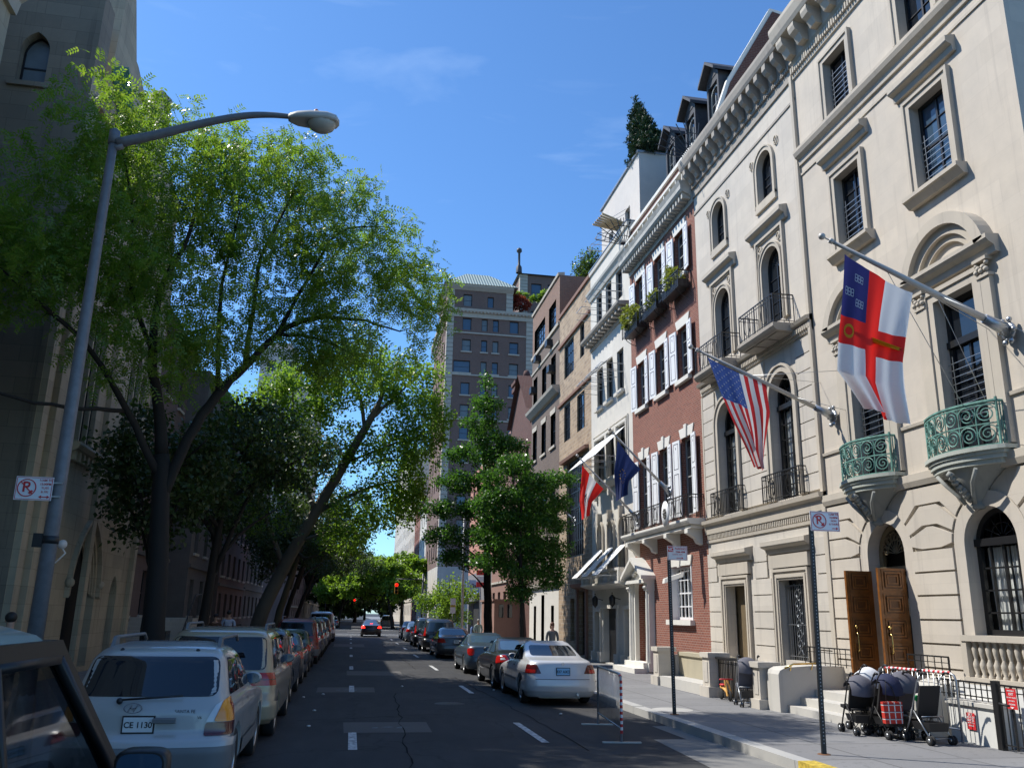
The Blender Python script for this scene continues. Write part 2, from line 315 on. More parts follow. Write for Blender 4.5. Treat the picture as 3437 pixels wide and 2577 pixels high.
def railing(mb, F, path, v0, v1, step=.12, t=.02, mi=0, orn=False):
    # path = list of (u,w)
    for (ua,wa),(ub,wb) in zip(path, path[1:]):
        L = math.hypot(ub-ua, wb-wa); n = max(1, round(L/step))
        for v, tt in ((v1, t*1.6), (v0+.06, t), (v1-.10, t*.8)): mb.bar(F(ua,v,wa), F(ub,v,wb), tt, mi)
        for k in range(n+1):
            a = k/n; u, w = ua+(ub-ua)*a, wa+(wb-wa)*a; mb.bar(F(u,v0,w), F(u,v1,w), t*(.75 if k % 8 else 1.5), mi)
        if orn and L > .8:
            m = max(1, round(L/.9))
            for q in range(m):
                a = (q+.5)/m; pts = []
                for s_ in range(25):
                    th = 2*PI*s_/24; uu, ww = ua+(ub-ua)*(a+.17/L*math.cos(th)), wa+(wb-wa)*(a+.17/L*math.cos(th)); pts.append(F(uu, (v0+v1)/2-.02+(v1-v0)*.36*math.sin(th), ww+.01))
                mb.tube(pts, t*.55, 4, mi, False)
def text(s, size, F, u, v, w, mat, parent, name='lettering', align='CENTER', bold=False, sx=1., ext=.002, flip=False):
    cu = bpy.data.curves.new(name, 'FONT'); cu.body = s; cu.size = size; cu.align_x = align; cu.align_y = 'CENTER'; cu.extrude = ext; cu.space_line = .9
    if bold: cu.offset = size*.018
    o = bpy.data.objects.new(name, cu); C.objects.link(o); dg = bpy.context.evaluated_depsgraph_get(); me = bpy.data.meshes.new_from_object(o.evaluated_get(dg)); bpy.data.objects.remove(o); bpy.data.curves.remove(cu)
    off = ORG.get(parent.name, Vector((0,0,0))) if parent is not None else Vector((0,0,0))
    for vt in me.vertices: vt.co = Vector(F(u+vt.co.x*sx*(-1 if flip else 1), v+vt.co.y, w+vt.co.z))-off
    o = bpy.data.objects.new(name, me); C.objects.link(o); me.materials.clear(); me.materials.append(mat)
    if parent is not None: o.parent = parent; ORG[o.name] = off
    return o
def npmesh(name, verts, faces, mats, parent=None, smooth=False, mi=None):
    me = bpy.data.meshes.new(name); off = ORG.get(parent.name, Vector((0,0,0))) if parent is not None else Vector((0,0,0)); v = (verts-np.array(off)).astype(np.float32); k = faces.shape[1]
    me.vertices.add(len(v)); me.vertices.foreach_set('co', v.ravel()); me.loops.add(faces.size); me.loops.foreach_set('vertex_index', faces.astype(np.int32).ravel())
    me.polygons.add(len(faces)); me.polygons.foreach_set('loop_start', np.arange(0, faces.size, k, dtype=np.int32)); me.polygons.foreach_set('loop_total', np.full(len(faces), k, dtype=np.int32))
    for m in mats: me.materials.append(m)
    if mi is not None: me.polygons.foreach_set('material_index', mi.astype(np.int32))
    me.update(calc_edges=True); me.validate()
    o = bpy.data.objects.new(name, me); C.objects.link(o)
    if parent is not None: o.parent = parent; ORG[o.name] = off
    return o
def struct(name, mb, mat): o = mb.build(name, mat); o['kind'] = 'structure'; return o
# ------------------------------------------------------------------ camera, light, world
def setup():
    sc = bpy.context.scene
    cam = bpy.data.cameras.new('camera'); co = bpy.data.objects.new('camera', cam); C.objects.link(co); sc.camera = co
    cam.sensor_width = 36; cam.lens = 36*1832/2212; cam.clip_end = 3000; cam.clip_start = .1
    R = Matrix(((0.98332986,-0.06467484,-0.16993983),(-0.18093394,-0.25532941,-0.94977355),(0.01803582,0.96468858,-0.2627749)))
    co.matrix_world = Matrix.Translation((0,0,2.05)) @ R.to_4x4()
    w = bpy.data.worlds.new('World'); sc.world = w; w.use_nodes = True; nt = w.node_tree; bg = nt.nodes['Background']
    d = Vector((-.6, .35, .87)).normalized(); el = math.asin(d.z); az = math.atan2(d.x, d.y)
    sk = nt.nodes.new('ShaderNodeTexSky'); sk.sky_type = 'NISHITA'; sk.sun_disc = False; sk.sun_elevation = el; sk.sun_rotation = az; sk.air_density = 1.0; sk.dust_density = .35; sk.ozone_density = 3.5
    # thin cirrus wisps in sky direction space
    tc = nt.nodes.new('ShaderNodeTexCoord'); mp = nt.nodes.new('ShaderNodeMapping'); mp.inputs['Scale'].default_value = (1.6, 2.2, 6.5); mp.inputs['Rotation'].default_value = (.25, .35, .5); nt.links.new(tc.outputs['Generated'], mp.inputs['Vector'])
    n1 = nt.nodes.new('ShaderNodeTexNoise'); n1.inputs['Scale'].default_value = 2.1; n1.inputs['Detail'].default_value = 8; n1.inputs['Roughness'].default_value = .55; n1.inputs['Distortion'].default_value = .9; nt.links.new(mp.outputs[0], n1.inputs['Vector'])
    mr = nt.nodes.new('ShaderNodeMapRange'); mr.inputs['From Min'].default_value = .53; mr.inputs['From Max'].default_value = .85; mr.inputs['To Max'].default_value = .22; nt.links.new(n1.outputs['Fac'], mr.inputs['Value'])
    mx = nt.nodes.new('ShaderNodeMix'); mx.data_type = 'RGBA'; nt.links.new(mr.outputs[0], mx.inputs[0]); tn = nt.nodes.new('ShaderNodeMix'); tn.data_type = 'RGBA'; tn.blend_type = 'MULTIPLY'; tn.inputs[0].default_value = 1; tn.inputs[7].default_value = (.88, 1.30, 1.66, 1); nt.links.new(sk.outputs[0], tn.inputs[6]); nt.links.new(tn.outputs[2], mx.inputs[6]); mx.inputs[7].default_value = (8, 10, 12.5, 1)
    nt.links.new(mx.outputs[2], bg.inputs['Color']); bg.inputs['Strength'].default_value = SKY
    s = bpy.data.lights.new('sun', 'SUN'); s.energy = SUN; s.angle = math.radians(.53); s.color = (1, .95, .87); so = bpy.data.objects.new('sun', s); C.objects.link(so); so.rotation_euler = d.to_track_quat('Z', 'Y').to_euler()
    sc.view_settings.view_transform = 'Standard'; sc.view_settings.look = 'None'; sc.view_settings.exposure = EXPO; sc.view_settings.gamma = 1
    cy = sc.cycles; cy.max_bounces = 6; cy.diffuse_bounces = 3; cy.glossy_bounces = 3; cy.transmission_bounces = 4; cy.transparent_max_bounces = 8; cy.caustics_reflective = False; cy.caustics_refractive = False
SKY, SUN, EXPO = .105, 5.0, .25
setup()
# ------------------------------------------------------------------ ground
def ground():
    g = MB(); g.box(-900, 900, -60, 1500, -1, -.02); struct('ground', g, M['asph'])
    r = MB(); r.poly([(-3.5,-12,0),(6.3,-12,0),(6.3,83,0),(-3.5,83,0)]); r.poly([(-3.5,112,0),(6.3,112,0),(6.3,420,0),(-3.5,420,0)]); r.poly([(-80,83,0),(80,83,0),(80,112,0),(-80,112,0)])
    struct('road', r, M['asph'])
    for nm, x0, x1 in (('pavement', 6.55, 40), ('pavement', -40, -3.75)):
        for ya, yb in ((-12, 82), (114, 420)):
            p = MB(); p.box(x0, x1, ya, yb, -.5, .15); struct(nm, p, M['sidewalk'])
    for x0, x1 in ((6.3, 6.55), (-3.75, -3.5)):
        for ya, yb in ((-12, 82), (114, 420)):
            k = MB(); y = ya
            while y < min(yb, ya+110):
                y2 = min(y+2.4, yb); k.box(x0, x1, y+.006, y2-.006, -.3, .154+.003*((int(y*7) % 3)-1)); y = y2
            struct('kerb', k, M['kerb'])
    k = MB(); k.box(6.296, 6.552, 8.0, 11.9, .0, .160); prop(k.build('kerb_paint', M['ypaint']), kind='structure')
    # gutter strip, lighter worn concrete along kerb
    gm = stone('gutter concrete', (.20,.20,.195), (1.2,.6), .12, .3, jcol=.6, bvar=.1); g = MB(); g.poly([(5.95,-12,.006),(6.3,-12,.006),(6.3,17,.006),(5.95,17,.006)]); g.poly([(5.0,9,.006),(5.949,9,.006),(5.949,15.2,.006),(5.35,15.2,.006)]); struct('gutter', g, gm)
    # markings
    mp = N('worn road paint'); f = mp.noise(9, 5); mp.base(mp.mix(mp.ramp(f, .45, .6, 0, 1), (.62,.62,.60), (.25,.25,.25))); mp.set(Roughness=.7)
    for y in [15.3, 25.3, 34.6, 44, 53.5, 62, 70.5, 77]:
        for x, L in ((.17, 2.0), ):
            m = MB(); m.poly([(x-.07,y-L/2,.008),(x+.07,y-L/2,.008),(x+.07,y+L/2,.008),(x-.07,y+L/2,.008)]); struct('lane_marking', m, mp.m)
    for y0, y1 in ((14.9,17.6),(24,26.5),(33.5,36.5),(43,46),(52,55),(61,64),(70,73)):
        m = MB(); m.poly([(3.29,y0,.008),(3.42,y0,.008),(3.42,y1,.008),(3.29,y1,.008)]); struct('lane_marking', m, mp.m)
    for y0, y1 in ((83.2,83.8),(87,87.6),(107,107.6),(110.6,111.2)):
        m = MB(); m.poly([(-3.4,y0,.008),(6.2,y0,.008),(6.2,y1,.008),(-3.4,y1,.008)]); struct('crosswalk_line', m, mp.m)
    pm = stone('road repair patch', (.105,.100,.095), None, .12, .1, bump=.3); pm2 = plain('old faded paint', (.16,.19,.20), .8, var=.4, scale=14)
    for x0, x1, y0, y1 in ((.02,1.58,16.25,17.8),(-.75,.78,24.2,25.8),(.02,1.9,30.6,32.8),(-.9,1.0,55,60),(-.2,2.4,95,98)):
        m = MB(); m.poly([(x0,y0,.004),(x1,y0+.05,.004),(x1+.02,y1,.004),(x0-.02,y1-.03,.004)]); struct('road_patch', m, pm)
        if y0 < 30:
            m = MB()
            for k in range(5): a = x0+.5+.14*k+.03*(k % 2); m.poly([(a,y0+.6+.1*(k%3),.0075),(a+.1,y0+.62+.1*(k%3),.0075),(a+.12,y0+.75+.1*(k%2),.0075),(a+.02,y0+.72,.0075)])
            struct('paint_mark', m, pm2)
    lit = plain('white litter', (.6,.6,.58), .8)
    for k, (x, y) in enumerate(((-.62,17.1),(-.62,19.7),(-.55,23.5),(-1.0,22.7),(4.6,19.0),(1.6,26),(4.1,24.9))):
        m = MB(); m.ball((x, y, .02), .03, 6, 0, (1.3,1,.6)); o = m.build('litter', lit, label=None); prop(o, 'scrap of white litter on the shaded asphalt, %s' % ['nearest to the beige minivan','below the parked white car','beside the faded road patch','by the left parked cars','behind the silver saloon','near the middle of the road','beside the black coupe'][k], 'litter', 'litter scraps on the road')
    # tar seams and cracks
    r_ = random.Random(5); tar = plain('tar seam', (.012,.012,.013), .95, var=.3, spec=.1)
    for (x0, y0, x1, y1) in ((.9,11,1.3,24),(-.9,18,2.2,19.2),(3.9,14,3.6,30),(1.7,22,4.2,23.2),(2.6,34,2.2,60)):
        m = MB(); n = 26; pts = []
        for k in range(n+1): f = k/n; pts.append((x0+(x1-x0)*f+r_.uniform(-.05,.05), y0+(y1-y0)*f+r_.uniform(-.05,.05)))
        for (a, b), (c, d) in zip(pts, pts[1:]):
            L = math.hypot(c-a, d-b); w = r_.uniform(.006,.014); nx, ny = -(d-b)/L*w, (c-a)/L*w; m.poly([(a+nx,b+ny,.0062),(a-nx,b-ny,.0062),(c-nx,d-ny,.0062),(c+nx,d+ny,.0062)])
        struct('tar_seam', m, tar)
    m = MB(); m.lathe([(0,.010),(.33,.010),(.36,.004)], (2.45,21.3,0), 28); struct('manhole_cover', m, plain('cast iron cover', (.05,.045,.042), .5, .5, var=.4, scale=14, bump=.6, bscale=30))
    # manhole disc on pavement
    m = MB(); m.lathe([(0,.158),(.42,.158),(.44,.153)], (6.95,18.5,0), 28); struct('utility_cover', m, M['kerb'])
ground()
# ------------------------------------------------------------------ right hand facades (measured in u=Y, v=Z, w=towards street)
def shell(mb, F, u0, u1, v0, v1, depth=14, w=0, mi=0):     # side walls, back and roof behind a facade
    mb.poly([F(u0,v0,w),F(u0,v1,w),F(u0,v1,w-depth),F(u0,v0,w-depth)], mi); mb.poly([F(u1,v0,w),F(u1,v1,w),F(u1,v1,w-depth),F(u1,v0,w-depth)], mi)
    mb.poly([F(u0,v0,w-depth),F(u1,v0,w-depth),F(u1,v1,w-depth),F(u0,v1,w-depth)], mi); mb.poly([F(u0,v1,w),F(u1,v1,w),F(u1,v1,w-depth),F(u0,v1,w-depth)], mi)
def pediment_hood(mb, F, u0, u1, v, out=.22, h=.30):
    mb.extr(F, [(0,v-h),(out*.35,v-h),(out*.45,v-h*.6),(out*.9,v-h*.45),(out,v-h*.35),(out,v),(0,v+.06)], u0, u1)
def surround(mb, F, h, t=.2, out=.06):
    frame_rect(mb, F, h, t, 0, out, bottom=False); t2 = t*.35
    u0, u1, v0, v1 = h[:4]; mb.fb(F, u0-t-.001, u0-t+t2, v0, v1+t+.002, out, out+.035); mb.fb(F, u1+t-t2, u1+t+.001, v0, v1+t+.002, out, out+.035); mb.fb(F, u0-t+t2, u1+t-t2, v1+t-t2, v1+t+.002, out, out+.034)
def spiral_panel(mb, P, a0, a1, v0, v1, n):
    # P(s,v)->3d along a bowed balcony front; two tiers of scrolls
    for j in (0, 1):
        vc = v0+(v1-v0)*(.27+.46*j); r = (v1-v0)*.22
        for k in range(n):
            sc = a0+(a1-a0)*(k+.5)/n; rr = min(r, (a1-a0)/n*.52); sg = 1 if k % 2 else -1; pts = []
            for q in range(31):
                th = q/30*2.3*2*PI; rad = rr*(1-q/34); pts.append(P(sc+sg*rad*math.cos(th)*1.0, vc+rad*math.sin(th)*(r/rr)))
            mb.tube(pts, .013, 4, 0, False)
    for v in (v0+.02, (v0+v1)/2, v1-.05): mb.tube([P(a0+(a1-a0)*q/16, v) for q in range(17)], .016, 4, 0, False)
    for k in range(n+1): s = a0+(a1-a0)*k/n; mb.tube([P(s, v0), P(s, v1)], .011, 4, 0, False)
    mb.tube([P(a0+(a1-a0)*q/16, v1) for q in range(17)], .028, 6, 0, False)

def building_one():
    F = FR; B = T('limestone_mansion', 'pale limestone mansion nearest the camera with green scrollwork balconies and open oak doors', 'building', (10.8,14.65,0))
    U0, U1, TOP = 11.1, 18.2, 17.5
    holes = [(12.80,13.82,13.98,15.55),(15.75,16.73,13.98,15.5),(12.77,13.80,10.38,12.36),(15.70,16.70,10.38,12.28),(12.68,13.77,5.0,8.04),(15.68,16.75,5.0,8.04),(15.46,16.72,.62,4.05,'a'),(12.45,13.72,1.86,4.02,'a')]
    mb = MB(); wall(mb, F, U0, U1, .15, TOP, holes, depth=.24); shell(mb, F, U0, U1, .15, TOP, 16); mb.build('wall', M['lime1'], B)
    # rusticated courses below the balcony belt
    js = [.62,1.25,1.68,2.11,2.55,2.98,3.40]; c = MB(); w1 = .07; g = .018
    doorc, winc, zs = 16.09, 13.085, 3.40; R1, R2 = .63+.28, .635+.30
    segs = [(U0+.03, winc-R2), (winc+R2, doorc-R1), (doorc+R1, U1-.06)]
    for a, b in zip([.2]+js, js):
        for s0, s1 in segs:
            c.fb(F, s0, s1, a+g, b-g, 0, w1)
    tops = [3.40, 3.84, 4.24, 4.60]
    ths = [3, 17, 34, 54]
    def radial(cc, R, th, z, side):
        rad = math.radians(th); p = (cc+side*R*math.cos(rad), zs+R*math.sin(rad)); L = max(.12, (z-p[1])/max(.3, math.sin(rad))) if z > p[1] else .35
        return p, (p[0]+side*L*math.cos(rad)*.9, z)
    for k in range(3):
        za, zb = tops[k]+g, tops[k+1]-g
        for cc, R, side, far in ((winc,R2,-1,U0+.03),(doorc,R1,1,U1-.06)):
            pa, ta = radial(cc, R, ths[k]+2, za, side); pb, tb = radial(cc, R, ths[k+1]-2, zb, side)
            arc = [(cc+side*R*math.cos(math.radians(ths[k]+2+(ths[k+1]-ths[k]-4)*q/4)), zs+R*math.sin(math.radians(ths[k]+2+(ths[k+1]-ths[k]-4)*q/4))) for q in range(5)]
            poly = [(far,za),ta]+arc+[tb,(far,zb)]; c.prism(F, poly, 0, w1)
        pa, ta = radial(winc, R2, ths[k]+2, za, 1); pb, tb = radial(winc, R2, ths[k+1]-2, zb, 1); qa, sa = radial(doorc, R1, ths[k]+2, za, -1); qb, sb = radial(doorc, R1, ths[k+1]-2, zb, -1)
        A1 = [(winc+R2*math.cos(math.radians(ths[k]+2+(ths[k+1]-ths[k]-4)*q/4)), zs+R2*math.sin(math.radians(ths[k]+2+(ths[k+1]-ths[k]-4)*q/4))) for q in range(5)]
        A2 = [(doorc-R1*math.cos(math.radians(ths[k]+2+(ths[k+1]-ths[k]-4)*q/4)), zs+R1*math.sin(math.radians(ths[k]+2+(ths[k+1]-ths[k]-4)*q/4))) for q in range(5)]
        mid = (winc+doorc)/2
        c.prism(F, [(mid,za)]+[ta]+A1+[tb,(mid,zb)], 0, w1); c.prism(F, [(mid,za),sa]+A2+[sb,(mid,zb)], 0, w1)
    for cc, R in ((winc,.635),(doorc,.63)):        # voussoir ring flush with courses
        archring(c, F, cc, zs, R, R+.27, 0, .045, leg=.62 if cc == doorc else 1.86)
    c.build('rusticated_courses', M['lime1'], B)
    t = MB()
    t.extr(F, [(0,13.46),(.05,13.46),(.06,13.60),(.16,13.68),(.2,13.78),(.2,13.86),(0,13.92)], U0, U1); t.extr(F, [(0,13.18),(.03,13.18),(.03,13.24),(0,13.24)], U0, U1)
    t.extr(F, [(0,4.62),(.10,4.62),(.14,4.72),(.14,4.86),(0,4.90)], U0, U1); t.extr(F, [(0,5.80),(.04,5.80),(.05,5.86),(0,5.88)], U0, 12.4); t.extr(F, [(0,5.80),(.04,5.80),(.05,5.86),(0,5.88)], 14.05, 15.4); t.extr(F, [(0,5.80),(.04,5.80),(.05,5.86),(0,5.88)], 17.05, U1)
    t.extr(F, [(0,16.02),(.05,16.04),(.06,16.40),(.12,16.48),(.14,16.95),(.55,17.02),(.60,17.12),(.66,17.34),(.66,17.45),(0,17.55)], U0, U1)
    for q in range(70): t.fb(F, U0+.04+q*.101, U0+.095+q*.101, 16.16, 16.34, .055, .12)
    for q in range(11): u = U0+.32+q*.65; t.extr(F, [(.12,16.50),(.3,16.52),(.38,16.70),(.5,16.78),(.54,16.90),(.54,17.01),(.12,16.99)], u-.14, u+.14)
    t.fb(F, U1-.05, U1, .15, 4.62, 0, .10)
    t.build('belt_course', M['trim'], B)
    for k, h in enumerate(holes[:6]):
        s = MB(); surround(s, F, h, .19 if k < 4 else .24, .07)
        if k in (2, 3): pediment_hood(s, F, h[0]-.42, h[1]+.42, 13.02)
        s.extr(F, [(0,h[2]-.22),(.1,h[2]-.22),(.2,h[2]-.1),(.24,h[2]-.08),(.24,h[2]),(0,h[2]+.01)], h[0]-.3, h[1]+.3) if k in (2, 3) else None
        if k in (4, 5):
            uc = (h[0]+h[1])/2; r = 1.02; vb = 8.62
            for sd in (-1, 1):      # pilaster strip + carved capital
                uu = uc+sd*.88; s.fb(F, uu-.13, uu+.13, 5.0, 8.02, .0, .10); s.fb(F, uu-.17, uu+.17, 8.30, 8.36, 0, .16); s.fb(F, uu-.16, uu+.16, 8.0, 8.06, .0, .13)
                for q in range(5): s.ball(F(uu-.12+.06*q, 8.12+.06*(q % 2), .13), .05, 5)
                for q in (-1, 1): s.ball(F(uu+.12*q, 8.25, .11), .045, 6)
            s.extr(F, [(0,8.36),(.10,8.36),(.12,8.48),(.22,8.54),(.27,8.60),(.27,8.68),(0,8.70)], uc-1.25, uc+1.25)
            archring(s, F, uc, 8.38, .98, 1.2, .0, .27, .22, PI-.22, 22); archring(s, F, uc, 8.38, .80, .98, 0, .16, .26, PI-.26, 22); archring(s, F, uc, 8.38, .66, .80, 0, .08, .3, PI-.3, 22)
        s.build('window_surround', M['trim'], B)
    for h in holes[:2]: window(B, F, h, .22, 2, 3)
    for k, h in enumerate(holes[2:4]):
        wo = window(B, F, h, .22, 2, 4, gl='sglass' if k == 0 else 'glass', t=.08)
    for h in holes[4:6]: window(B, F, h, .24, 2, 3, t=.1, transom=7.1)
    # security bars in front of the upper windows
    for h in holes[1:6]:
        gb = MB(); hb = h[2]+(.05 if h[2] > 9 else .7); n = 9
        for k in range(n): v = hb+.12*k; 
        for k in range(n): v = hb+.135*k; gb.bar(F(h[0]+.02,v,-.10), F(h[1]-.02,v,-.10), .014)
        for u in (h[0]+.15, h[1]-.15): gb.bar(F(u,h[2]+.02,-.10), F(u,hb+.135*n,-.10), .014)
        gb.build('window_bars', M['steel'], B)
    h = holes[7]; wo = window(B, F, h, .26, 4, 4, gl='cglass', t=.10, transom=3.38, bar=.03, back=True); 
    curtain(wo, F, h[0]+.1, h[1]-.1, h[2]+.02, 3.36, -.36, gap=.02)
    # arched doorway
    d = MB(); wall(d, F, 15.46, 16.72, .62, 4.05, [(15.62,16.56,.63,3.05)], w=-.30, depth=.3); 
    dd = MB(); archring(dd, F, doorc, zs, .50, .62, -.30, -.22, leg=.63)
    for k in range(9):
        a = PI*(k+.5)/9; pts = []
        for q in range(17): th = q/16*3.4; r_ = .12*(1-q/22); pts.append(F(doorc+.33*math.cos(a)+r_*math.cos(th*2), 3.42+.33*math.sin(a)+r_*math.sin(th*2), -.2))
        dd.tube(pts, .014, 4, 0, False); dd.bar(F(doorc,3.42,-.2), F(doorc+.48*math.cos(a),3.42+.48*math.sin(a),-.2), .02)
    dd.fb(F, 15.5, 16.7, 3.06, 3.16, -.28, -.14); gl_ = plain('gilded grille', (.26,.21,.13), .4, .5, var=.3); dd.build('fanlight_grille', gl_, B)
    g_ = MB(); g_.fb(F, 15.4, 16.8, .6, 4.1, -.55, -.50); g_.build('vestibule_back', M['dark'], B)
    for hinge, sgn, nm in ((15.52, 1, 'near'), (16.66, -1, 'far')):
        dl = MB(); W = .63; th = .06; v0, v1 = .66, 3.08
        dl.fb(F, hinge-.03, hinge+.03, v0, v1, .05, W+.02)
        face = -.03 if sgn > 0 else -.03
        for fc in (-1, 1):
            for k in range(5):
                a = v0+.12+k*.47; 
                for q, (ins, dep) in enumerate(((0,.045),(.055,.062),(.11,.05))):
                    if a+.42-ins <= a+ins: continue
                    u = hinge+fc*dep
                    o_ = [(a+ins, .12+ins), (a+.40-ins, W-.05-ins)]
                    lo, hi = min(hinge+fc*.03, u), max(hinge+fc*.03, u); t_ = .03
                    dl.fb(F, lo, hi, o_[0][0], o_[0][0]+t_, o_[0][1], o_[1][1]); dl.fb(F, lo, hi, o_[1][0]-t_, o_[1][0], o_[0][1], o_[1][1]); dl.fb(F, lo, hi, o_[0][0]+t_, o_[1][0]-t_, o_[0][1], o_[0][1]+t_); dl.fb(F, lo, hi, o_[0][0]+t_, o_[1][0]-t_, o_[1][1]-t_, o_[1][1])
        do = dl.build('door', M['wood'], B)
        ip = MB()
        for fc in (-1, 1):
            for k in range(5):
                a_ = v0+.12+k*.47; lo, hi = sorted((hinge+fc*.029, hinge+fc*.034)); ip.fb(F, lo, hi, a_+.005, min(a_+.40, v1-.02), .125, W-.055)
        ip.build('door_panel', M['woodd'], do)
        hd = MB(); hd.tube([F(hinge-.07,1.45,W-.1), F(hinge-.12,1.5,W-.1), F(hinge-.12,1.8,W-.1), F(hinge-.07,1.85,W-.1)], .016, 6); hd.ball(F(hinge-.08,1.95,W-.1), .035, 8); hd.build('handle', M['brass'], do)
    # bowed balconies with corbels
    for uc, hw in ((13.24,.93),(16.22,.90)):
        D = .52
        def P(s, v, uc=uc, hw=hw, D=D, k=1.): x = max(-1, min(1, s/hw)); return F(uc+s*k, v, D*(.42+.58*math.cos(x*PI/2)**.8)*k)
        bo = MB(); n = 20
        for v0, v1, k in ((4.90,4.97,1.12),(4.84,4.90,1.05),(4.76,4.84,1.0),(4.68,4.76,.93)):
            ring = [(uc-hw*k, 0)]+[(uc+hw*k*(2*q/n-1), D*k*(.42+.58*math.cos((2*q/n-1)*PI/2)**.8)) for q in range(n+1)]+[(uc+hw*k, 0)]
            i = bo.add([F(u,v0,w) for u,w in ring]); j = bo.add([F(u,v1,w) for u,w in ring]); m_ = len(ring); bo.face([i+q for q in range(m_)]); bo.face([j+q for q in range(m_)])
            for q in range(m_): bo.face((i+q,i+(q+1)%m_,j+(q+1)%m_,j+q))
        sl = bo.build('balcony', stone('stained balcony stone', (.42,.45,.41), None, .15, .5), B)
        cb = MB(); prof = [(.84,.42,4.68),(.64,.40,4.58),(.44,.35,4.46),(.30,.29,4.35),(.22,.24,4.24),(.14,.18,4.16),(.10,.16,4.10),(.16,.2,4.05),(.10,.14,3.99)]
        rings = []
        for hwk, dk, v in prof: rings.append(cb.add([F(uc-hwk,v,0)]+[F(uc+hwk*(2*q/12-1), v, dk*math.cos((2*q/12-1)*PI/2*.96)**.7) for q in range(13)]+[F(uc+hwk,v,0)]))
        for a, b in zip(rings, rings[1:]):
            for q in range(15): q2 = (q+1) % 15; cb.face((a+q,a+q2,b+q2,b+q), 0, True)
        for q in range(7): cb.tube([F(uc+.06*math.sin(q), 4.62-.07*q, .50-.055*q), F(uc+.05, 4.55-.07*q, .53-.055*q)], .06, 5)
        for sd in (-1, 1): cb.tube([F(uc+sd*.5, 4.62, .42), F(uc+sd*.33, 4.42, .38), F(uc+sd*.18, 4.22, .27), F(uc+sd*.12,4.08,.2)], .035, 5)
        cb.build('corbel', stone('stained corbel stone', (.30,.31,.29), None, .2, .5), sl)
        rl = MB(); spiral_panel(rl, lambda s, v: P(s, v, k=1.0), -hw, hw, 4.97, 5.74, 6)
        for sd in (-1, 1):
            rl.tube([F(uc+sd*hw,5.74,D*.42), F(uc+sd*hw,5.74,0)], .025, 5)
            for q in range(4): rl.bar(F(uc+sd*hw,4.97,D*.1*q), F(uc+sd*hw,5.74,D*.1*q), .02)
            rl.bar(F(uc+sd*hw,4.97,D*.42), F(uc+sd*hw,5.80,D*.42), .04)
        rl.build('railing', M['verd'], sl)
    # balustrade under arched window
    b = MB(); b.fb(F, 11.15, 13.83, 1.76, 1.86, .05, .27); b.fb(F, 11.15, 13.83, 1.06, 1.17, .05, .27); b.fb(F, 13.72, 13.86, 1.17, 1.76, .05, .25)
    for k in range(14):
        u = 13.62-.165*k; b.lathe([(.045,0),(.05,.03),(.03,.07),(.055,.2),(.055,.27),(.028,.33),(.045,.42),(.05,.48),(.03,.54),(.045,.59)], (0,0,0), 10) if False else None
        prof = [(.05,1.17),(.05,1.20),(.03,1.23),(.055,1.33),(.06,1.39),(.03,1.46),(.03,1.48),(.045,1.55),(.055,1.63),(.032,1.71),(.05,1.74),(.05,1.76)]
        b.lathe(prof, F(u,0,.16), 10)
    b.build('balustrade', M['trim'], B)
    # entry stoop: cheek walls, steps, rails
    st = MB()
    for k, (w, z) in enumerate(((1.45,.30),(1.15,.46),(.8,.62))): st.fb(F, 15.0, 17.95, .15, z, 0.071, w)
    st.build('steps', M['conc'], B)
    ck = MB()
    prof = [(0.07,.15),(1.62,.15),(1.62,.92),(1.58,1.0),(1.45,1.06),(.9,1.1),(.07,1.1)]
    ck.extr(F, prof, 17.96, 18.5); ck.extr(F, [(.07,.15),(1.0,.15),(1.0,.80),(.07,1.10)], 14.2, 14.99)
    ck.build('cheek_wall', M['conc'], B)
    hr = MB(); hr.tube([F(17.9,1.05,1.5), F(17.88,1.14,1.3), F(17.88,1.16,.7)], .02, 6); hr.bar(F(17.88,1.12,1.35), F(17.95,1.0,1.35), .02); hr.bar(F(17.88,1.14,.85), F(17.95,1.02,.85), .02); hr.build('handrail', M['brass'], B)
    for ua, ub, w in ((17.0,18.9,.45),(13.95,15.1,.45)):
        r = MB(); railing(r, F, [(ua,w),(ub,w)], 1.10, 1.48, .2, .02); r.build('railing', M['iron'], B)
    ar = MB(); ar.fb(F, 11.1, 14.15, .15, 1.055, .071, .28); ar.build('areaway_wall', plain('white painted areaway wall', (.72,.72,.69), .7, var=.05), B)
    return B
def arch_frame_panel(mb, F, uc, hw, v0, v1, t=.12, out=.06):
    h = (uc-hw, uc+hw, v0, v1, 'a'); zs = v1-hw; archring(mb, F, uc, zs, hw, hw+t, 0, out, leg=v0, n=20); archring(mb, F, uc, zs, hw+t*.7, hw+t, out, out+.03, leg=v0, n=20)
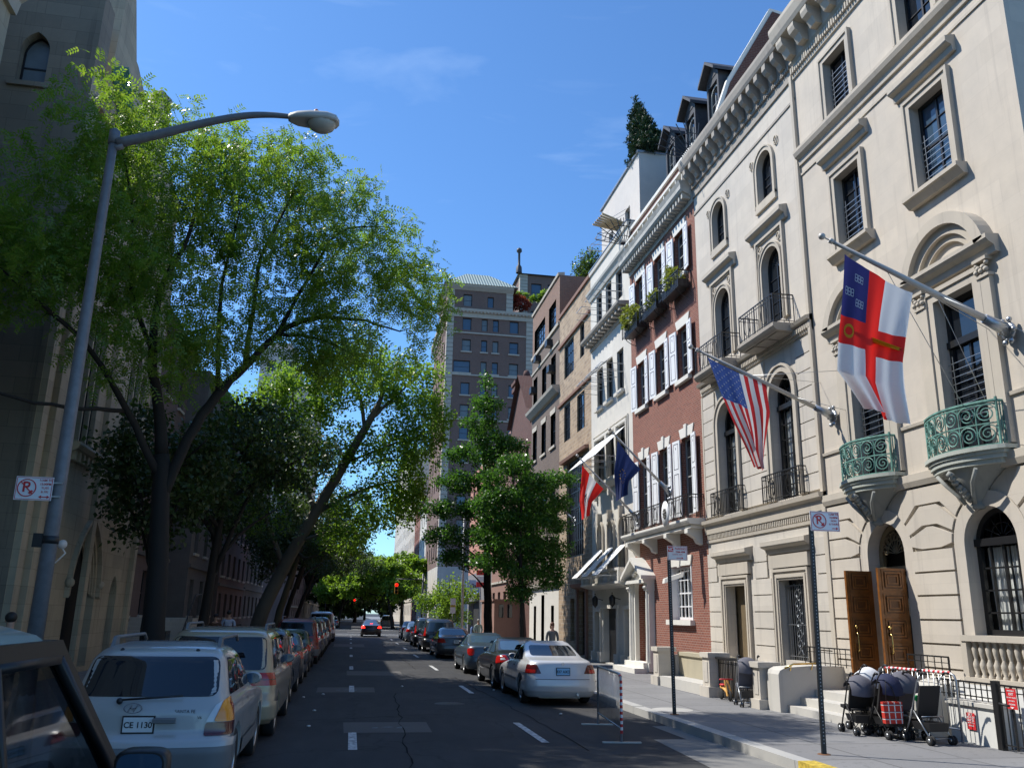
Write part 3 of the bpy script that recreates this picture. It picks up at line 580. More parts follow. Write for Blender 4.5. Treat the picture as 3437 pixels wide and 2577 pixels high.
def building_two():
    F = FR; U0, U1 = 18.21, 25.2; B = T('grey_limestone_house', 'weathered limestone house with arched windows and a heavy bracketed cornice beside the red brick house', 'building', (10.8,21.7,0))
    cs = [(20.07,.52),(23.25,.52)]
    holes = [(c-h, c+h, 13.52, 14.98, 'a') for c, h in ((20.10,.44),(23.28,.44))]+[(c-.52, c+.52, 9.80, 12.0, 'a') for c, _ in cs]+[(c-.62, c+.62, 5.05, 8.38, 'a') for c in (19.98,23.36)]+[(22.68,23.96,.98,2.98),(19.45,20.72,1.1,3.04)]
    mb = MB(); wall(mb, F, U0, U1, 9.3, 17.3, [h for h in holes if h[2] > 9], depth=.24); wall(mb, F, U0, U1, .15, 9.3, [h for h in holes if h[2] < 9], depth=.24, mi=1, rmi=0); shell(mb, F, U0, U1, .15, 17.3, 16, mi=0)
    mb.build('wall', [M['lime1j'], M['lime2']], B)
    for k, h in enumerate(holes[:2]):
        uc = (h[0]+h[1])/2; s = MB(); arch_frame_panel(s, F, uc, .44, 13.42, 14.98, .16, .05); s.fb(F, h[0]-.16, h[1]+.16, 13.26, 13.50, 0, .07)
        for a in (.5, PI-.5): 
            pts = [F(uc+.85*math.cos(a)+.09*math.cos(q*PI/6), 14.5+.85*math.sin(a)*1.05+.13*math.sin(q*PI/6), .03) for q in range(13)]; s.tube(pts, .02, 5)
        s.build('window_surround', M['trim'], B); window(B, F, h, .22, 2, 4, t=.07)
    for k, (c, _) in enumerate(cs):
        h = holes[2+k]; s = MB(); arch_frame_panel(s, F, c, .52, 9.75, 12.0, .14, .06); frame_rect(s, F, (c-.68, c+.68, 9.75, 12.32), .13, 0, .05, bottom=False); frame_rect(s, F, (c-.72, c+.72, 9.75, 12.36), .08, .05, .085, bottom=False)
        pediment_hood(s, F, c-1.03, c+1.03, 12.78, .24, .34)
        for sd in (-1, 1): s.tube([F(c+sd*.53+.10*math.cos(q*PI/6), 12.12+.10*math.sin(q*PI/6), .04) for q in range(13)], .022, 5)
        s.build('window_surround', M['trim'], B); window(B, F, h, .22, 2, 5, t=.07)
        # balcony
        b = MB(); a0, a1 = c-1.05, c+1.05; b.extr(F, [(0,9.20),(.54,9.22),(.60,9.27),(.64,9.33),(.64,9.42),(0,9.44)], a0, a1)
        for q in range(3): b.fb(F, a0+.12+q*.64, a0+.66+q*.64, 9.185, 9.22, .10, .48)
        bo = b.build('balcony', M['dtrim'], B); r = MB(); railing(r, F, [(a0+.06,0),(a0+.06,.58),(a1-.06,.58),(a1-.06,0)], 9.44, 10.22, .13, .02, orn=True); r.build('railing', M['iron'], bo)
    t = MB(); 
    t.extr(F, [(0,9.0),(.04,9.0),(.05,9.24),(.16,9.28),(.2,9.36),(0,9.42)], U0, U1)
    n = 70
    for k in range(n): u = U0+.03+(U1-U0-.08)*k/n; t.fb(F, u, u+.06, 9.08, 9.21, .045, .10)
    t.extr(F, [(0,4.56),(.08,4.56),(.1,4.80),(.20,4.86),(.22,4.96),(0,5.0)], U0, U1)
    for k in range(n): u = U0+.03+(U1-U0-.08)*k/n; t.fb(F, u, u+.045, 4.40, 4.555, .0, .06)
    t.extr(F, [(0,4.30),(.04,4.30),(.05,4.38),(0,4.39)], U0, U1)
    t.fb(F, U1-.10, U1, 5.05, 8.95, .0, .05); t.fb(F, U0, U0+.12, .2, 16.2, 0, .09)
    for c, h0, h1, v in ((23.32,22.68,23.96,2.98),(20.08,19.45,20.72,3.04)):
        frame_rect(t, F, (h0,h1,.98,v), .26, 0, .06, bottom=False); frame_rect(t, F, (h0-.05,h1+.05,.98,v+.05), .08, .06, .09, bottom=False); frame_rect(t, F, (h0-.20,h1+.20,.98,v+.20), .07, .06, .10, bottom=False)
        t.fb(F, h0-.36, h1+.36, v+.30, v+.62, 0, .12); pediment_hood(t, F, h0-.52, h1+.52, v+.98, .26, .32)
    t.build('belt_course', M['trim'], B)
    # rustication of the two lower storeys
    c = MB(); g = .014
    zs_ = [.98,1.4,1.83,2.26,2.69,3.12,3.55,3.98]
    for a, b in zip(zs_, zs_[1:]):
        for s0, s1 in ((U0+.14,19.05),(21.12,22.28),(24.36,U1)):
            if a > 3.1: s0, s1 = {19.05:(s0,18.85),22.28:(21.32,22.08),25.2:(24.56,s1)}[s1]
            c.fb(F, s0, s1-(.0 if s1 > 25 else 0), a+g, b-g, 0, .045)
    z = 5.06
    while z < 8.9:
        z2 = min(z+.43, 8.98)
        for s0, s1 in ((U0+.14,19.12),(20.86,22.50),(24.22,U1-.11)):
            if z > 7.4:
                k = min(1, (z-7.4)/1.2)
                s0b = s0+(.0 if s0 < 19 else -.0); 
            c.fb(F, s0, s1, z+g, z2-g, 0, .04)
        z = z2
    c.build('rusticated_courses', M['lime2'], B)
    for k, cc in enumerate((19.98,23.36)):
        h = holes[4+k]; s = MB(); archring(s, F, cc, 7.76, .62, .80, 0, .08, leg=5.05); archring(s, F, cc, 7.76, .78, .85, .05, .12, leg=5.05); s.build('window_surround', M['trim'], B)
        wo = window(B, F, h, .26, 4, 6, gl='cglass', t=.1, transom=7.45, bar=.025, back=True); curtain(wo, F, h[0]+.1, h[1]-.1, h[2]+.02, 7.40, -.33, gap=.0)
        r = MB(); railing(r, F, [(cc-.98,0),(cc-.98,.22),(cc+.98,.22),(cc+.98,0)], 5.02, 5.72, .11, .02, orn=True); r.build('railing', M['iron'], B)
    # door recess and gated window
    d = MB(); d.fb(F, 22.6, 24.0, .96, 3.0, -.36, -.30); d.build('door', plain('bronze door', (.16,.12,.07), .5), B)
    d2 = MB(); d2.fb(F, 19.4, 20.8, 1.0, 3.1, -.30, -.27); d2.build('pane', M['glass'], B)
    gt = MB()
    for k in range(12): u = 19.5+.107*k; gt.bar(F(u,1.12,-.12), F(u,2.92,-.12), .016)
    for v in (1.2,1.95,2.9): gt.bar(F(19.47,v,-.12), F(20.7,v,-.12), .025)
    for k in range(7):
        for sd in (-1, 1): v = 1.25+.24*k; gt.bar(F(20.08-.14*sd,v,-.10), F(20.08+.14*sd,v+.24,-.10), .02, 0)
    gt.build('gate', M['steel'], B)
    # main cornice with brackets
    k = MB(); k.extr(F, [(0,16.1),(.05,16.1),(.06,16.45),(.10,16.55),(.12,16.98),(.46,17.02),(.50,17.10),(.54,17.28),(.54,17.38),(.2,17.45),(0,17.45)], U0-.0, U1+.0)
    for q in range(75): u = U0+.02+q*.0925; k.fb(F, u, u+.05, 16.38, 16.50, .06, .13)
    k.extr(F, [(0,15.45),(.03,15.45),(.03,15.52),(0,15.52)], U0, U1)
    co = k.build('cornice', M['dtrim'], B)
    for q in range(14):
        u = U0+.28+q*.495; b = MB(); b.extr(F, [(.1,16.50),(.2,16.52),(.28,16.66),(.38,16.72),(.45,16.82),(.45,17.01),(.1,17.0)], u-.10, u+.10); b.build('bracket', M['dtrim'], co)
    # parapet roof behind
    st = MB(); st.fb(F, 21.2, 24.35, .15, .95, .071, .35); 
    st.extr(F, [(.071,.15),(1.5,.15),(1.5,.22),(.071,.9)], 21.5, 21.8)
    st.build('base_course', M['lime2'], B)
    return B
def brick_house():
    F = FR; U0, U1 = 25.21, 32.3; B = T('red_brick_house', 'red brick townhouse with white shutters, window boxes and a long iron balcony', 'building', (10.8,28.75,0))
    rows = [(13.78,15.50),(10.02,11.90),(5.35,7.98)]; cols = [26.60,28.78,31.0]
    holes = []
    for v0, v1 in rows:
        for c in cols: holes.append((c-.50, c+.50, v0, v1))
    holes += [(26.62,28.58,2.0,3.74),(30.65,32.0,.5,3.62,'a')]
    mb = MB(); wall(mb, F, U0, U1, .15, 17.0, holes, depth=.24); shell(mb, F, U0, U1, .15, 17.0, 14); mb.build('wall', M['redbrick'], B)
    for i, (v0, v1) in enumerate(rows):
        for c in cols:
            wo = window(B, F, (c-.50,c+.50,v0,v1), .20, 2, 4, fm='gframe', t=.08)
            l = MB(); key = i == 2; l.prism(F, [(c-.52,v1),(c+.52,v1),(c+.66,v1+.34),(c-.66,v1+.34)], 0, .035)
            if key: l.prism(F, [(c-.07,v1-.03),(c+.07,v1-.03),(c+.12,v1+.42),(c-.12,v1+.42)], 0, .08)
            l.build('lintel', M['wstone'], B)
            if i < 2: s = MB(); s.fb(F, c-.62, c+.62, v0-.15, v0, 0, .14); s.build('sill', M['wstone'], B)
            for sd in (-1, 1):
                sh = MB(); H0, H1 = v0-.0, v1-.03; a = math.radians(7); W = .50; hx = c+sd*.51
                def G(x, y, z, hx=hx, sd=sd, a=a): return F(hx+sd*(x*math.cos(a))-0*z, y, .05+x*math.sin(a)+z)
                sh.hexa([G(0,H0,0),G(W,H0,0),G(W,H1,0),G(0,H1,0),G(0,H0,.04),G(W,H0,.04),G(W,H1,.04),G(0,H1,.04)])
                for a0, a1 in ((H0+.12,H0+(H1-H0)*.56),(H0+(H1-H0)*.62,H1-.10)):
                    for (x0,x1,y0,y1) in ((.09,.11,a0,a1),(W-.11,W-.09,a0,a1),(.11,W-.11,a0,a0+.02),(.11,W-.11,a1-.02,a1)):
                        sh.hexa([G(x0,y0,.04),G(x1,y0,.04),G(x1,y1,.04),G(x0,y1,.04),G(x0,y0,.046),G(x1,y0,.046),G(x1,y1,.046),G(x0,y1,.046)], 1)
                yy = H1-.26; sh.hexa([G(.24,yy,.04),G(.26,yy-.05,.04),G(.28,yy,.04),G(.26,yy+.05,.04),G(.24,yy,.046),G(.26,yy-.05,.046),G(.28,yy,.046),G(.26,yy+.05,.046)], 1)
                sh.build('shutter', [M['wpaint'], M['lampgrey']], B)
    # ground floor window and aediculed door
    s = MB(); s.prism(F, [(26.62,3.74),(28.58,3.74),(28.72,4.06),(26.48,4.06)], 0, .05); s.prism(F, [(27.5,3.7),(27.7,3.7),(27.76,4.12),(27.44,4.12)], 0.05, .09); s.fb(F, 26.5, 28.7, 1.84, 2.0, 0, .16); s.build('lintel', M['wstone'], B)
    wo = window(B, F, holes[9], .30, 6, 4, fm='wpaint', t=.09, bar=.035, gl='cglass', back=True); curtain(wo, F, 26.7, 28.5, 2.05, 3.7, -.6, gap=.3)
    jm = MB(); jm.fb(F, 26.62, 26.68, 2.0, 3.74, -.28, .02); jm.fb(F, 28.52, 28.58, 2.0, 3.74, -.28, .02); jm.build('window_jamb', M['wpaint'], B)
    d = MB(); h = holes[10]; uc = 31.32; archring(d, F, uc, 2.95, .675, .80, 0, .16, leg=.5)
    for sd in (-1, 1):
        d.fb(F, uc+sd*.95-.13, uc+sd*.95+.13, .4, 3.0, 0, .22); d.fb(F, uc+sd*.95-.17, uc+sd*.95+.17, 3.0, 3.28, 0, .30); d.fb(F, uc+sd*.95-.17, uc+sd*.95+.17, .2, .5, 0, .28)
        d.lathe([(.10,.5),(.085,1.4),(.075,3.0)], F(uc+sd*.95,0,.22), 12)
        for q in range(3): d.ball(F(uc+sd*.95-.1+.1*q, 3.12, .33), .055, 6)
    d.fb(F, uc-1.16, uc+1.16, 3.28, 3.40, 0, .42)
    for sd in (-1, 1): d.hexa([F(uc+sd*1.25,3.40,0),F(uc,4.10,0),F(uc,4.24,0),F(uc+sd*1.25,3.54,0),F(uc+sd*1.25,3.40,.55),F(uc,4.10,.55),F(uc,4.24,.55),F(uc+sd*1.25,3.54,.55)])
    d.prism(F, [(uc-1.1,3.4),(uc+1.1,3.4),(uc,4.1)], 0, .20)
    for q in range(7): d.ball(F(uc-.5+.17*q, 3.62+.12*(3-abs(3-q))*.6, .24), .09, 6)
    d.fb(F, uc-.83, uc-.802, .5, 3.6, 0, .03) if False else None
    for sd in (-1, 1): d.fb(F, min(uc+sd*.68,uc+sd*.83), max(uc+sd*.68,uc+sd*.83), .5, 2.94, .0, .05)
    d.build('door_surround', M['wstone'], B)
    dr = MB(); dr.poly([F(u,v,-.33) for u,v in outline(h)]); 
    for q in (0, 1):
        for (a0, a1) in ((.7,1.5),(1.65,2.9)): dr.fb(F, uc-.55+.6*q, uc-.05+.6*q, a0, a1, -.33, -.30)
    do = dr.build('door', plain('cream door', (.55,.50,.40), .5), B)
    pl = MB(); pl.fb(F, uc-.88, uc-.64, 1.75, 2.05, .225, .24); pl.fb(F, uc+.9, uc+1.1, 1.5, 1.8, .225, .24); pl.build('name_plate', M['brass'], B)
    st = MB(); st.fb(F, 30.3, 32.5, .15, .5, .0, .45); st.fb(F, 30.1, 32.7, .15, .32, .451, .85); st.build('steps', M['wstone'], B)
    # security camera
    sc = MB(); sc.box(0,0,0,0,0,0); sc = MB(); sc.hexa([F(26.75,3.35,.25),F(26.95,3.35,.25),F(26.95,3.5,.22),F(26.75,3.5,.22),F(27.15,3.15,.75),F(27.35,3.15,.75),F(27.35,3.3,.72),F(27.15,3.3,.72)]); sc.bar(F(26.8,3.55,.02), F(26.85,3.5,.3), .05); sc.build('security_camera', M['wstone'], B)
    # balcony
    b = MB(); b.extr(F, [(0,4.90),(.52,4.92),(.57,4.98),(.60,5.03),(.60,5.10),(0,5.12)], 25.35, 32.25); b.extr(F, [(0,4.80),(.46,4.80),(.46,4.895),(0,4.895)], 25.45, 32.15)
    bo = b.build('balcony', M['wstone'], B)
    for c in (25.75,27.65,29.9,31.85):
        q = MB(); q.extr(F, [(0,4.30),(.14,4.35),(.22,4.50),(.42,4.62),(.50,4.66),(.50,4.795),(0,4.795)], c-.13, c+.13); q.build('bracket', M['wstone'], bo)
    r = MB(); railing(r, F, [(25.4,0),(25.4,.55),(32.2,.55),(32.2,0)], 5.12, 5.86, .13, .022, orn=True); r.build('railing', M['iron'], bo)
    pp = MB(); P0 = F(27.2,5.42,.62); pp.lathe([(0,.02),(.3,.02),(.34,0),(.34,-.02),(0,-.02)], (0,0,0), 24, 0, True, 'x'); pp.v = [(P0[0]+a, P0[1]+b_*1.0, P0[2]+c_*1.25) for a, b_, c_ in pp.v]; po = pp.build('crest_plaque', M['white_'], B)
    ee = MB()
    for q in range(9): a = q*.7; ee.ball((P0[0]-.03, P0[1]+.10*math.cos(a), P0[2]+.14*math.sin(a)), .045, 5)
    ee.ball((P0[0]-.03,P0[1],P0[2]), .08, 6); ee.build('crest', plain('crest ink', (.15,.14,.12), .6), po)
    # cornice and roof with dormers
    k = MB(); k.extr(F, [(0,16.0),(.05,16.0),(.07,16.2),(.2,16.3),(.42,16.38),(.48,16.46),(.48,16.62),(.54,16.78),(0,16.84)], U0, U1)
    for q in range(26): u = U0+.1+q*.272; k.fb(F, u, u+.12, 16.16, 16.37, .08, .38)
    k.build('cornice', plain('weathered painted cornice', (.42,.41,.37), .7, var=.2, bump=.2), B)
    pr = MB(); pr.fb(F, U0, U1, 16.95, 18.15, -.35, -.10); po_ = pr.build('parapet', M['redbrick'], B)
    cp = MB(); cp.fb(F, U0-.02, U1+.02, 18.15, 18.30, -.4, -.02); cp.fb(F, U0, U1, 17.05, 17.15, -.102, -.04)
    for q in range(12): cp.fb(F, U0+.3+q*.6, U0+.36+q*.6, 16.95, 17.3, -.09, .28)
    cp.fb(F, U0+.2, U1-.2, 17.3, 17.4, -.099, .3); cp.build('coping', M['wstone'], B)
    rf = MB(); rf.poly([F(U0,17.0,-.9),F(U1,17.0,-.9),F(U1,21.2,-2.4),F(U0,21.2,-2.4)]); rf.poly([F(U0,21.2,-2.4),F(U1,21.2,-2.4),F(U1,21.2,-12),F(U0,21.2,-12)]); rf.poly([F(U1,17,-.9),F(U1,21.2,-2.4),F(U1,21.2,-12),F(U1,17,-12)]); rf.poly([F(U0,17,-.9),F(U0,21.2,-2.4),F(U0,21.2,-12),F(U0,17,-12)]); rf.build('mansard_roof', M['slate'], B)
    for c in (25.95,28.15,30.35):
        dm = MB(); w0, w1 = -3.2, -1.25; dm.fb(F, c-.52, c-.40, 18.6, 21.6, w0, w1); dm.fb(F, c+.40, c+.52, 18.6, 21.6, w0, w1); dm.fb(F, c-.40, c+.40, 18.6, 19.6, w0, w1-.02); dm.fb(F, c-.40, c+.40, 21.35, 21.6, w0, w1-.02)
        for sd in (-1, 1):
            dm.hexa([F(c+sd*.72,21.52,w0),F(c,22.15,w0),F(c,22.28,w0),F(c+sd*.72,21.65,w0),F(c+sd*.72,21.52,w1+.28),F(c,22.15,w1+.28),F(c,22.28,w1+.28),F(c+sd*.72,21.65,w1+.28)])
        dm.prism(F, [(c-.52,21.6),(c+.52,21.6),(c,22.1)], w0, w1)
        do = dm.build('dormer', M['slate'], B); window(do, F, (c-.40,c+.40,19.6,21.3,'a'), 1.42, 2, 4, fm='gframe', t=.07)
    gb = MB(); gb.prism(lambda u, v, w: (u, 25.2+w, v), [(11.9,16.9),(15,16.9),(15,24.0),(14.2,24.2),(12.35,20.9),(11.9,19.6)], -.15, .15); gb.build('gable_wall', M['dkbrick'], B)
    gc = MB(); gc.tube([(11.9,25.2,19.65),(12.35,25.2,20.98),(14.2,25.2,24.28),(15,25.2,24.1)], .16, 4, 0, False); gc.build('gable_coping', M['wstone'], B)
    return B
def fan_spikes(name, label, c, a0, a1, R, n, group):
    m = MB(); 
    for k in range(n): a = a0+(a1-a0)*k/(n-1); m.bar(c, (c[0]-R*math.cos(a), c[1], c[2]+R*math.sin(a)), .03)
    for rr in (.35, .7): m.tube([(c[0]-R*rr*math.cos(a0+(a1-a0)*q/14), c[1], c[2]+R*rr*math.sin(a0+(a1-a0)*q/14)) for q in range(15)], .018, 4, 0, False)
    return prop(m.build(name, M['iron']), label, 'spikes', group)
def white_house():
    F = FR; U0, U1 = 32.31, 38.5; B = T('white_stone_house', 'white stone townhouse with brown awnings frames, a penthouse and arched first floor windows', 'building', (10.8,35.4,0))
    B['label'] = 'white stone townhouse with trios of dark sash windows, open white awnings and a cream penthouse'
    cols = [33.82,35.42,36.98]; hw = .46
    rows = [(15.62,17.0),(11.40,13.28)]; holes = [(c-hw, c+hw, a, b) for a, b in rows for c in cols]
    holes += [(33.15,34.3,7.95,9.95),(34.65,35.75,7.95,9.95),(36.1,37.75,7.95,9.95)]+[(c-.40, c+.40, 3.95, 6.05, 'a') for c in (33.75,35.40,37.0)]+[(32.98,33.7,.2,2.36),(34.75,36.6,.2,2.4),(37.2,37.95,.2,2.26)]
    mb = MB(); wall(mb, F, U0, U1, .15, 18.6, holes, depth=.24); shell(mb, F, U0, U1, .15, 18.6, 14); mb.build('wall', M['white'], B)
    for h in holes[:6]: window(B, F, h, .18, 2, 2, fm='frame', t=.09)
    for h in holes[6:9]: window(B, F, h, .2, 2, 2, t=.08)
    for h in holes[9:12]:
        window(B, F, h, .2, 2, 3, t=.07); a = MB(); c = (h[0]+h[1])/2; archring(a, F, c, h[3]-.4, .4, .52, 0, .1, leg=3.95); a.prism(F, [(c-.06,6.0),(c+.06,6.0),(c+.12,6.5),(c-.12,6.5)], 0, .2); a.build('arch_hood', M['trim'], B)
    s = MB()
    for c in cols: s.fb(F, c-hw-.1, c+hw+.1, 11.26, 11.40, 0, .16); 
    frame_rect(s, F, (33.1,37.8,7.95,9.95), .12, 0, .08); frame_rect(s, F, (32.9,38.0,7.75,10.15), .06, 0, .05)
    for c in (34.48,35.92): s.fb(F, c-.12, c+.12, 7.95, 9.95, 0, .1)
    s.extr(F, [(0,7.5),(.1,7.5),(.25,7.7),(.25,7.83),(0,7.84)], 33.0, 37.9)
    for c in (33.2,35.4,37.6): s.prism(F, [(c-.09,7.15),(c+.09,7.15),(c+.12,7.5),(c-.12,7.5)], 0, .16)
    s.extr(F, [(0,17.1),(.08,17.1),(.15,17.3),(.24,17.4),(.27,17.5),(0,17.55)], U0, U1); s.extr(F, [(0,18.5),(.08,18.5),(.1,18.66),(-.3,18.7)], U0, U1)
    s.build('belt_course', M['white'], B)
    l = MB(); l.extr(F, [(0,14.80),(.48,14.82),(.54,14.88),(.56,14.98),(0,15.02)], 32.35, 38.45)
    for q in range(12): u = 32.5+q*.5; l.fb(F, u, u+.22, 14.64, 14.81, .0, .42)
    l.extr(F, [(0,14.5),(.06,14.5),(.10,14.635),(0,14.635)], 32.35, 38.45)
    l.build('ledge', M['dtrim'], B)
    b = MB(); b.extr(F, [(0,3.2),(.45,3.28),(.62,3.34),(.62,3.42),(0,3.43)], 32.6, 38.3); bo = b.build('balcony', M['white'], B)
    r = MB(); r.fb(F, 32.65, 38.25, 3.85, 3.95, .35, .58)
    for k in range(5): u = 32.7+1.36*k; r.fb(F, u, u+.16, 3.43, 3.85, .36, .58)
    for k in range(4):
        for q in range(7): u = 32.95+1.36*k+.145*q; r.lathe([(.04,3.43),(.03,3.5),(.055,3.58),(.03,3.68),(.045,3.76),(.04,3.85)], F(u,0,.47), 8)
    r.build('railing', M['white'], bo)
    gfr = MB()
    for h in holes[12:]: frame_rect(gfr, F, h, .16, 0, .07, bottom=False); gfr.fb(F, h[0]-.2, h[0]-.02, .2, .6, .07, .2); gfr.fb(F, h[1]+.02, h[1]+.2, .2, .6, .07, .2)
    gfr.build('door_surround', M['white'], B)
    for h in holes[12:]: d = MB(); d.fb(F, h[0], h[1], h[2], h[3], -.24, -.20); d.build('door', M['frame'], B)
    for c in (34.3,36.85):
        la = MB(); la.bar(F(c,2.75,0), F(c,2.85,.35), .03); la.lathe([(.02,2.95),(.14,2.82),(.12,2.55),(.05,2.48),(.0,2.40)], F(c,0,.35), 8); la.ball(F(c,3.0,.35), .03, 6); lo = la.build('wall_lantern', M['iron'], B)
    # awnings (white canvas on drop arms)
    for (a, b_, v, out, drop) in ((33.2,34.35,9.75,1.35,1.3),(34.7,35.8,9.75,1.35,1.3),(36.1,37.7,9.75,1.35,1.3),(33.3,34.2,4.9,1.25,1.25),(34.95,35.85,4.9,1.25,1.25),(36.55,37.45,4.9,1.25,1.25)):
        w = MB(); w.hexa([F(a,v,.03),F(b_,v,.03),F(b_,v-drop,out),F(a,v-drop,out),F(a,v+.015,.03),F(b_,v+.015,.03),F(b_,v-drop+.015,out),F(a,v-drop+.015,out)]); ao = w.build('awning', M['canvas'], B)
        r = MB(); 
        for u in (a, b_): r.bar(F(u,v-drop,0), F(u,v-drop,out), .03)
        r.bar(F(a,v-drop,out), F(b_,v-drop,out), .03); r.build('awning_frame', M['steel'], ao)
    for v, v2 in ((16.9,16.15),(13.3,12.5)):
        for c in cols:
            r = MB()
            for u in (c-hw, c+hw): r.bar(F(u,v2,0), F(u,v2,1.0), .025); r.bar(F(u,v2-.35,0), F(u,v2-.35,1.0), .025)
            r.bar(F(c-hw,v2,1.0), F(c+hw,v2,1.0), .025)
            if v < 14: r.hexa([F(c-hw,v,.02),F(c+hw,v,.02),F(c+hw,v2,1.0),F(c-hw,v2,1.0),F(c-hw,v+.03,.02),F(c+hw,v+.03,.02),F(c+hw,v2+.03,1.0),F(c-hw,v2+.03,1.0)], 1) if c > 35 else None
            r.build('awning_frame', [M['steel'], M['canvas']], B)
    # penthouse
    p = MB(); ph = [(33.9,34.6,18.9,20.3),(35.2,35.9,18.9,20.3),(36.5,37.2,18.9,20.3)]; wall(p, F, 32.5, 38.45, 17.0, 22.2, ph, w=-.6, depth=.2); shell(p, F, 32.5, 38.45, 17.0, 22.2, 10, w=-.6); po = p.build('penthouse', M['stucco'], B)
    for h in ph: window(po, F, h, .78, 2, 3, fm='gframe')
    cp = MB(); cp.fb(F, 32.45, 38.5, 22.2, 22.3, -10, -.52); cp.fb(F, U0, U1, 18.7, 18.75, -.3, .12); cp.build('metal_coping', M['steel'], po)
    for h in ph:
        r = MB(); 
        for u in (h[0], h[1]): r.bar(F(u,19.4,-.6), F(u,19.4,.5), .03); r.bar(F(u,20.2,-.6), F(u,19.4,.5), .02)
        r.bar(F(h[0],19.4,.5), F(h[1],19.4,.5), .03); r.build('awning_frame', M['steel'], po)
    return B
def tan_house():
    F = FR; U0, U1 = 38.51, 45.1; B = T('tan_stone_house', 'tan coursed stone townhouse with leaded casements and a tall bay window in shadow', 'building', (10.8,41.8,0))
    holes = [(39.72,40.55,14.85,16.6),(41.85,43.95,14.62,16.52),(39.72,41.2,11.1,13.0),(42.62,43.98,11.1,13.1),(40.0,43.4,4.9,9.85),(39.6,40.9,.3,3.2),(41.8,42.6,.9,2.9)]
    mb = MB(); wall(mb, F, U0, U1, .15, 18.5, holes, depth=.2); shell(mb, F, U0, U1, .15, 18.5, 14); mb.build('wall', M['tanstone'], B)
    for h, nu in zip(holes[:4], (2,5,3,3)): window(B, F, h, .14, nu, 3, t=.07, midw=.03)
    window(B, F, holes[4], .2, 8, 6, t=.1, bar=.05, midw=.06); window(B, F, holes[6], .3, 2, 3)
    d = MB(); d.fb(F, 39.6, 40.9, .3, 3.2, -.32, -.28); d.build('door', M['dark'], B)
    t = MB(); 
    for v in (16.66,13.25): t.extr(F, [(0,v),(.12,v),(.14,v+.12),(0,v+.14)], U0, U1)
    t.extr(F, [(-.3,18.5),(.1,18.5),(.12,18.66),(-.3,18.7)], U0, U1); t.extr(F, [(0,9.9),(.2,9.9),(.25,10.05),(0,10.1)], 39.0, 44.2); t.fb(F, 39.3, 39.55, .2, 3.5, 0, .1); t.fb(F, 40.95, 41.2, .2, 3.5, 0, .1); t.extr(F, [(0,3.3),(.3,3.4),(.35,3.55),(0,3.6)], 39.1, 41.4)
    t.build('belt_course', M['brown'], B)
    p = MB(); p.fb(F, U0+.3, U1, 18.5, 21.2, -6, -3.0); p.build('rooftop_wall', M['dkbrick'], B); return B
def brown_house():
    F = FR; U0, U1 = 45.11, 52.8; B = T('brown_brick_house', 'brown brick townhouse with an extra red brick top storey and window air conditioners', 'building', (10.8,49,0))
    holes = [(46.02,47.95,18.60,20.2),(49.0,52.2,18.60,20.15)]+[(c-.62, c+.62, 14.95, 16.85) for c in (46.65,49.15,51.75)]+[(c-.62, c+.62, 11.4, 13.3) for c in (46.65,49.15,51.75)]+[(c-.62, c+.62, 7.4, 9.7) for c in (46.65,49.15,51.75)]+[(c-.5, c+.5, 4.3, 6.3) for c in (46.65,49.15,51.75)]+[(46.2,46.9,.5,2.6),(48.6,49.4,.3,3.2),(50.8,51.5,.5,2.6)]
    mb = MB(); wall(mb, F, U0, U1, 3.6, 18.2, holes, depth=.3, mi=0); wall(mb, F, U0, U1, 18.2, 21.35, holes, depth=.3, mi=1); wall(mb, F, U0, U1, .15, 3.6, holes, depth=.3, mi=2); shell(mb, F, U0, U1, .15, 21.35, 14, mi=1)
    mb.build('wall', [M['brnbrick'], brick('upper red brick', (.26,.145,.095), (.18,.10,.07), (.28,.22,.18)), M['white']], B)
    for h, nu in zip(holes, (3,5)+(1,)*14): window(B, F, h, .20, max(nu,1) if nu > 1 else 1, 2 if nu == 1 else 4, t=.06)
    t = MB(); t.extr(F, [(0,18.25),(.1,18.25),(.12,18.42),(0,18.46)], U0, U1); t.extr(F, [(0,17.2),(.06,17.2),(.08,17.32),(0,17.34)], U0, U1); t.extr(F, [(0,14.2),(.15,14.25),(.4,14.5),(.45,14.65),(0,14.7)], U0, U1); t.extr(F, [(0,3.6),(.2,3.65),(.25,3.8),(0,3.85)], U0, U1); t.extr(F, [(-.3,21.35),(.08,21.35),(.1,21.5),(-.3,21.55)], U0, U1)
    for h in holes[5:8]: t.prism(F, [(h[0],h[3]),(h[1],h[3]),(h[1]+.1,h[3]+.3),(h[0]-.1,h[3]+.3)], 0, .04); t.fb(F, h[0]-.1, h[1]+.1, h[2]-.14, h[2], 0, .1)
    t.build('belt_course', M['trim'], B)
    for u, v in ((46.65,16.0),(51.75,16.0),(47.2,17.75),(50.5,17.75)):
        a = MB(); a.fb(F, u-.32, u+.32, v-.2, v+.2, -.2, .35); a.build('air_conditioner', M['blackp'], B)
    p = MB(); p.fb(F, 42.5, 45.09, 18.4, 23, -2.4, -2.0); 
    g = MB(); railing(g, lambda u, v, w: (14-w, u, v), [(45.3,0),(52.6,0)], 21.4, 22.5, .4, .03); g.build('roof_railing', M['iron'], B)
    return B
B1 = building_one(); B2 = building_two(); B3 = brick_house(); B4 = white_house(); B5 = tan_house(); B6 = brown_house()
fan_spikes('spike_fan', 'black iron fan of spikes at the end of the brick house cornice nearest the camera', (10.9,25.15,17.6), .1, PI*.8, 1.5, 13, 'iron spike fans on the cornices')
fan_spikes('spike_fan', 'black iron fan of spikes between the brick house cornice and the white house', (10.6,32.3,17.5), .1, PI*.8, 1.3, 11, 'iron spike fans on the cornices')
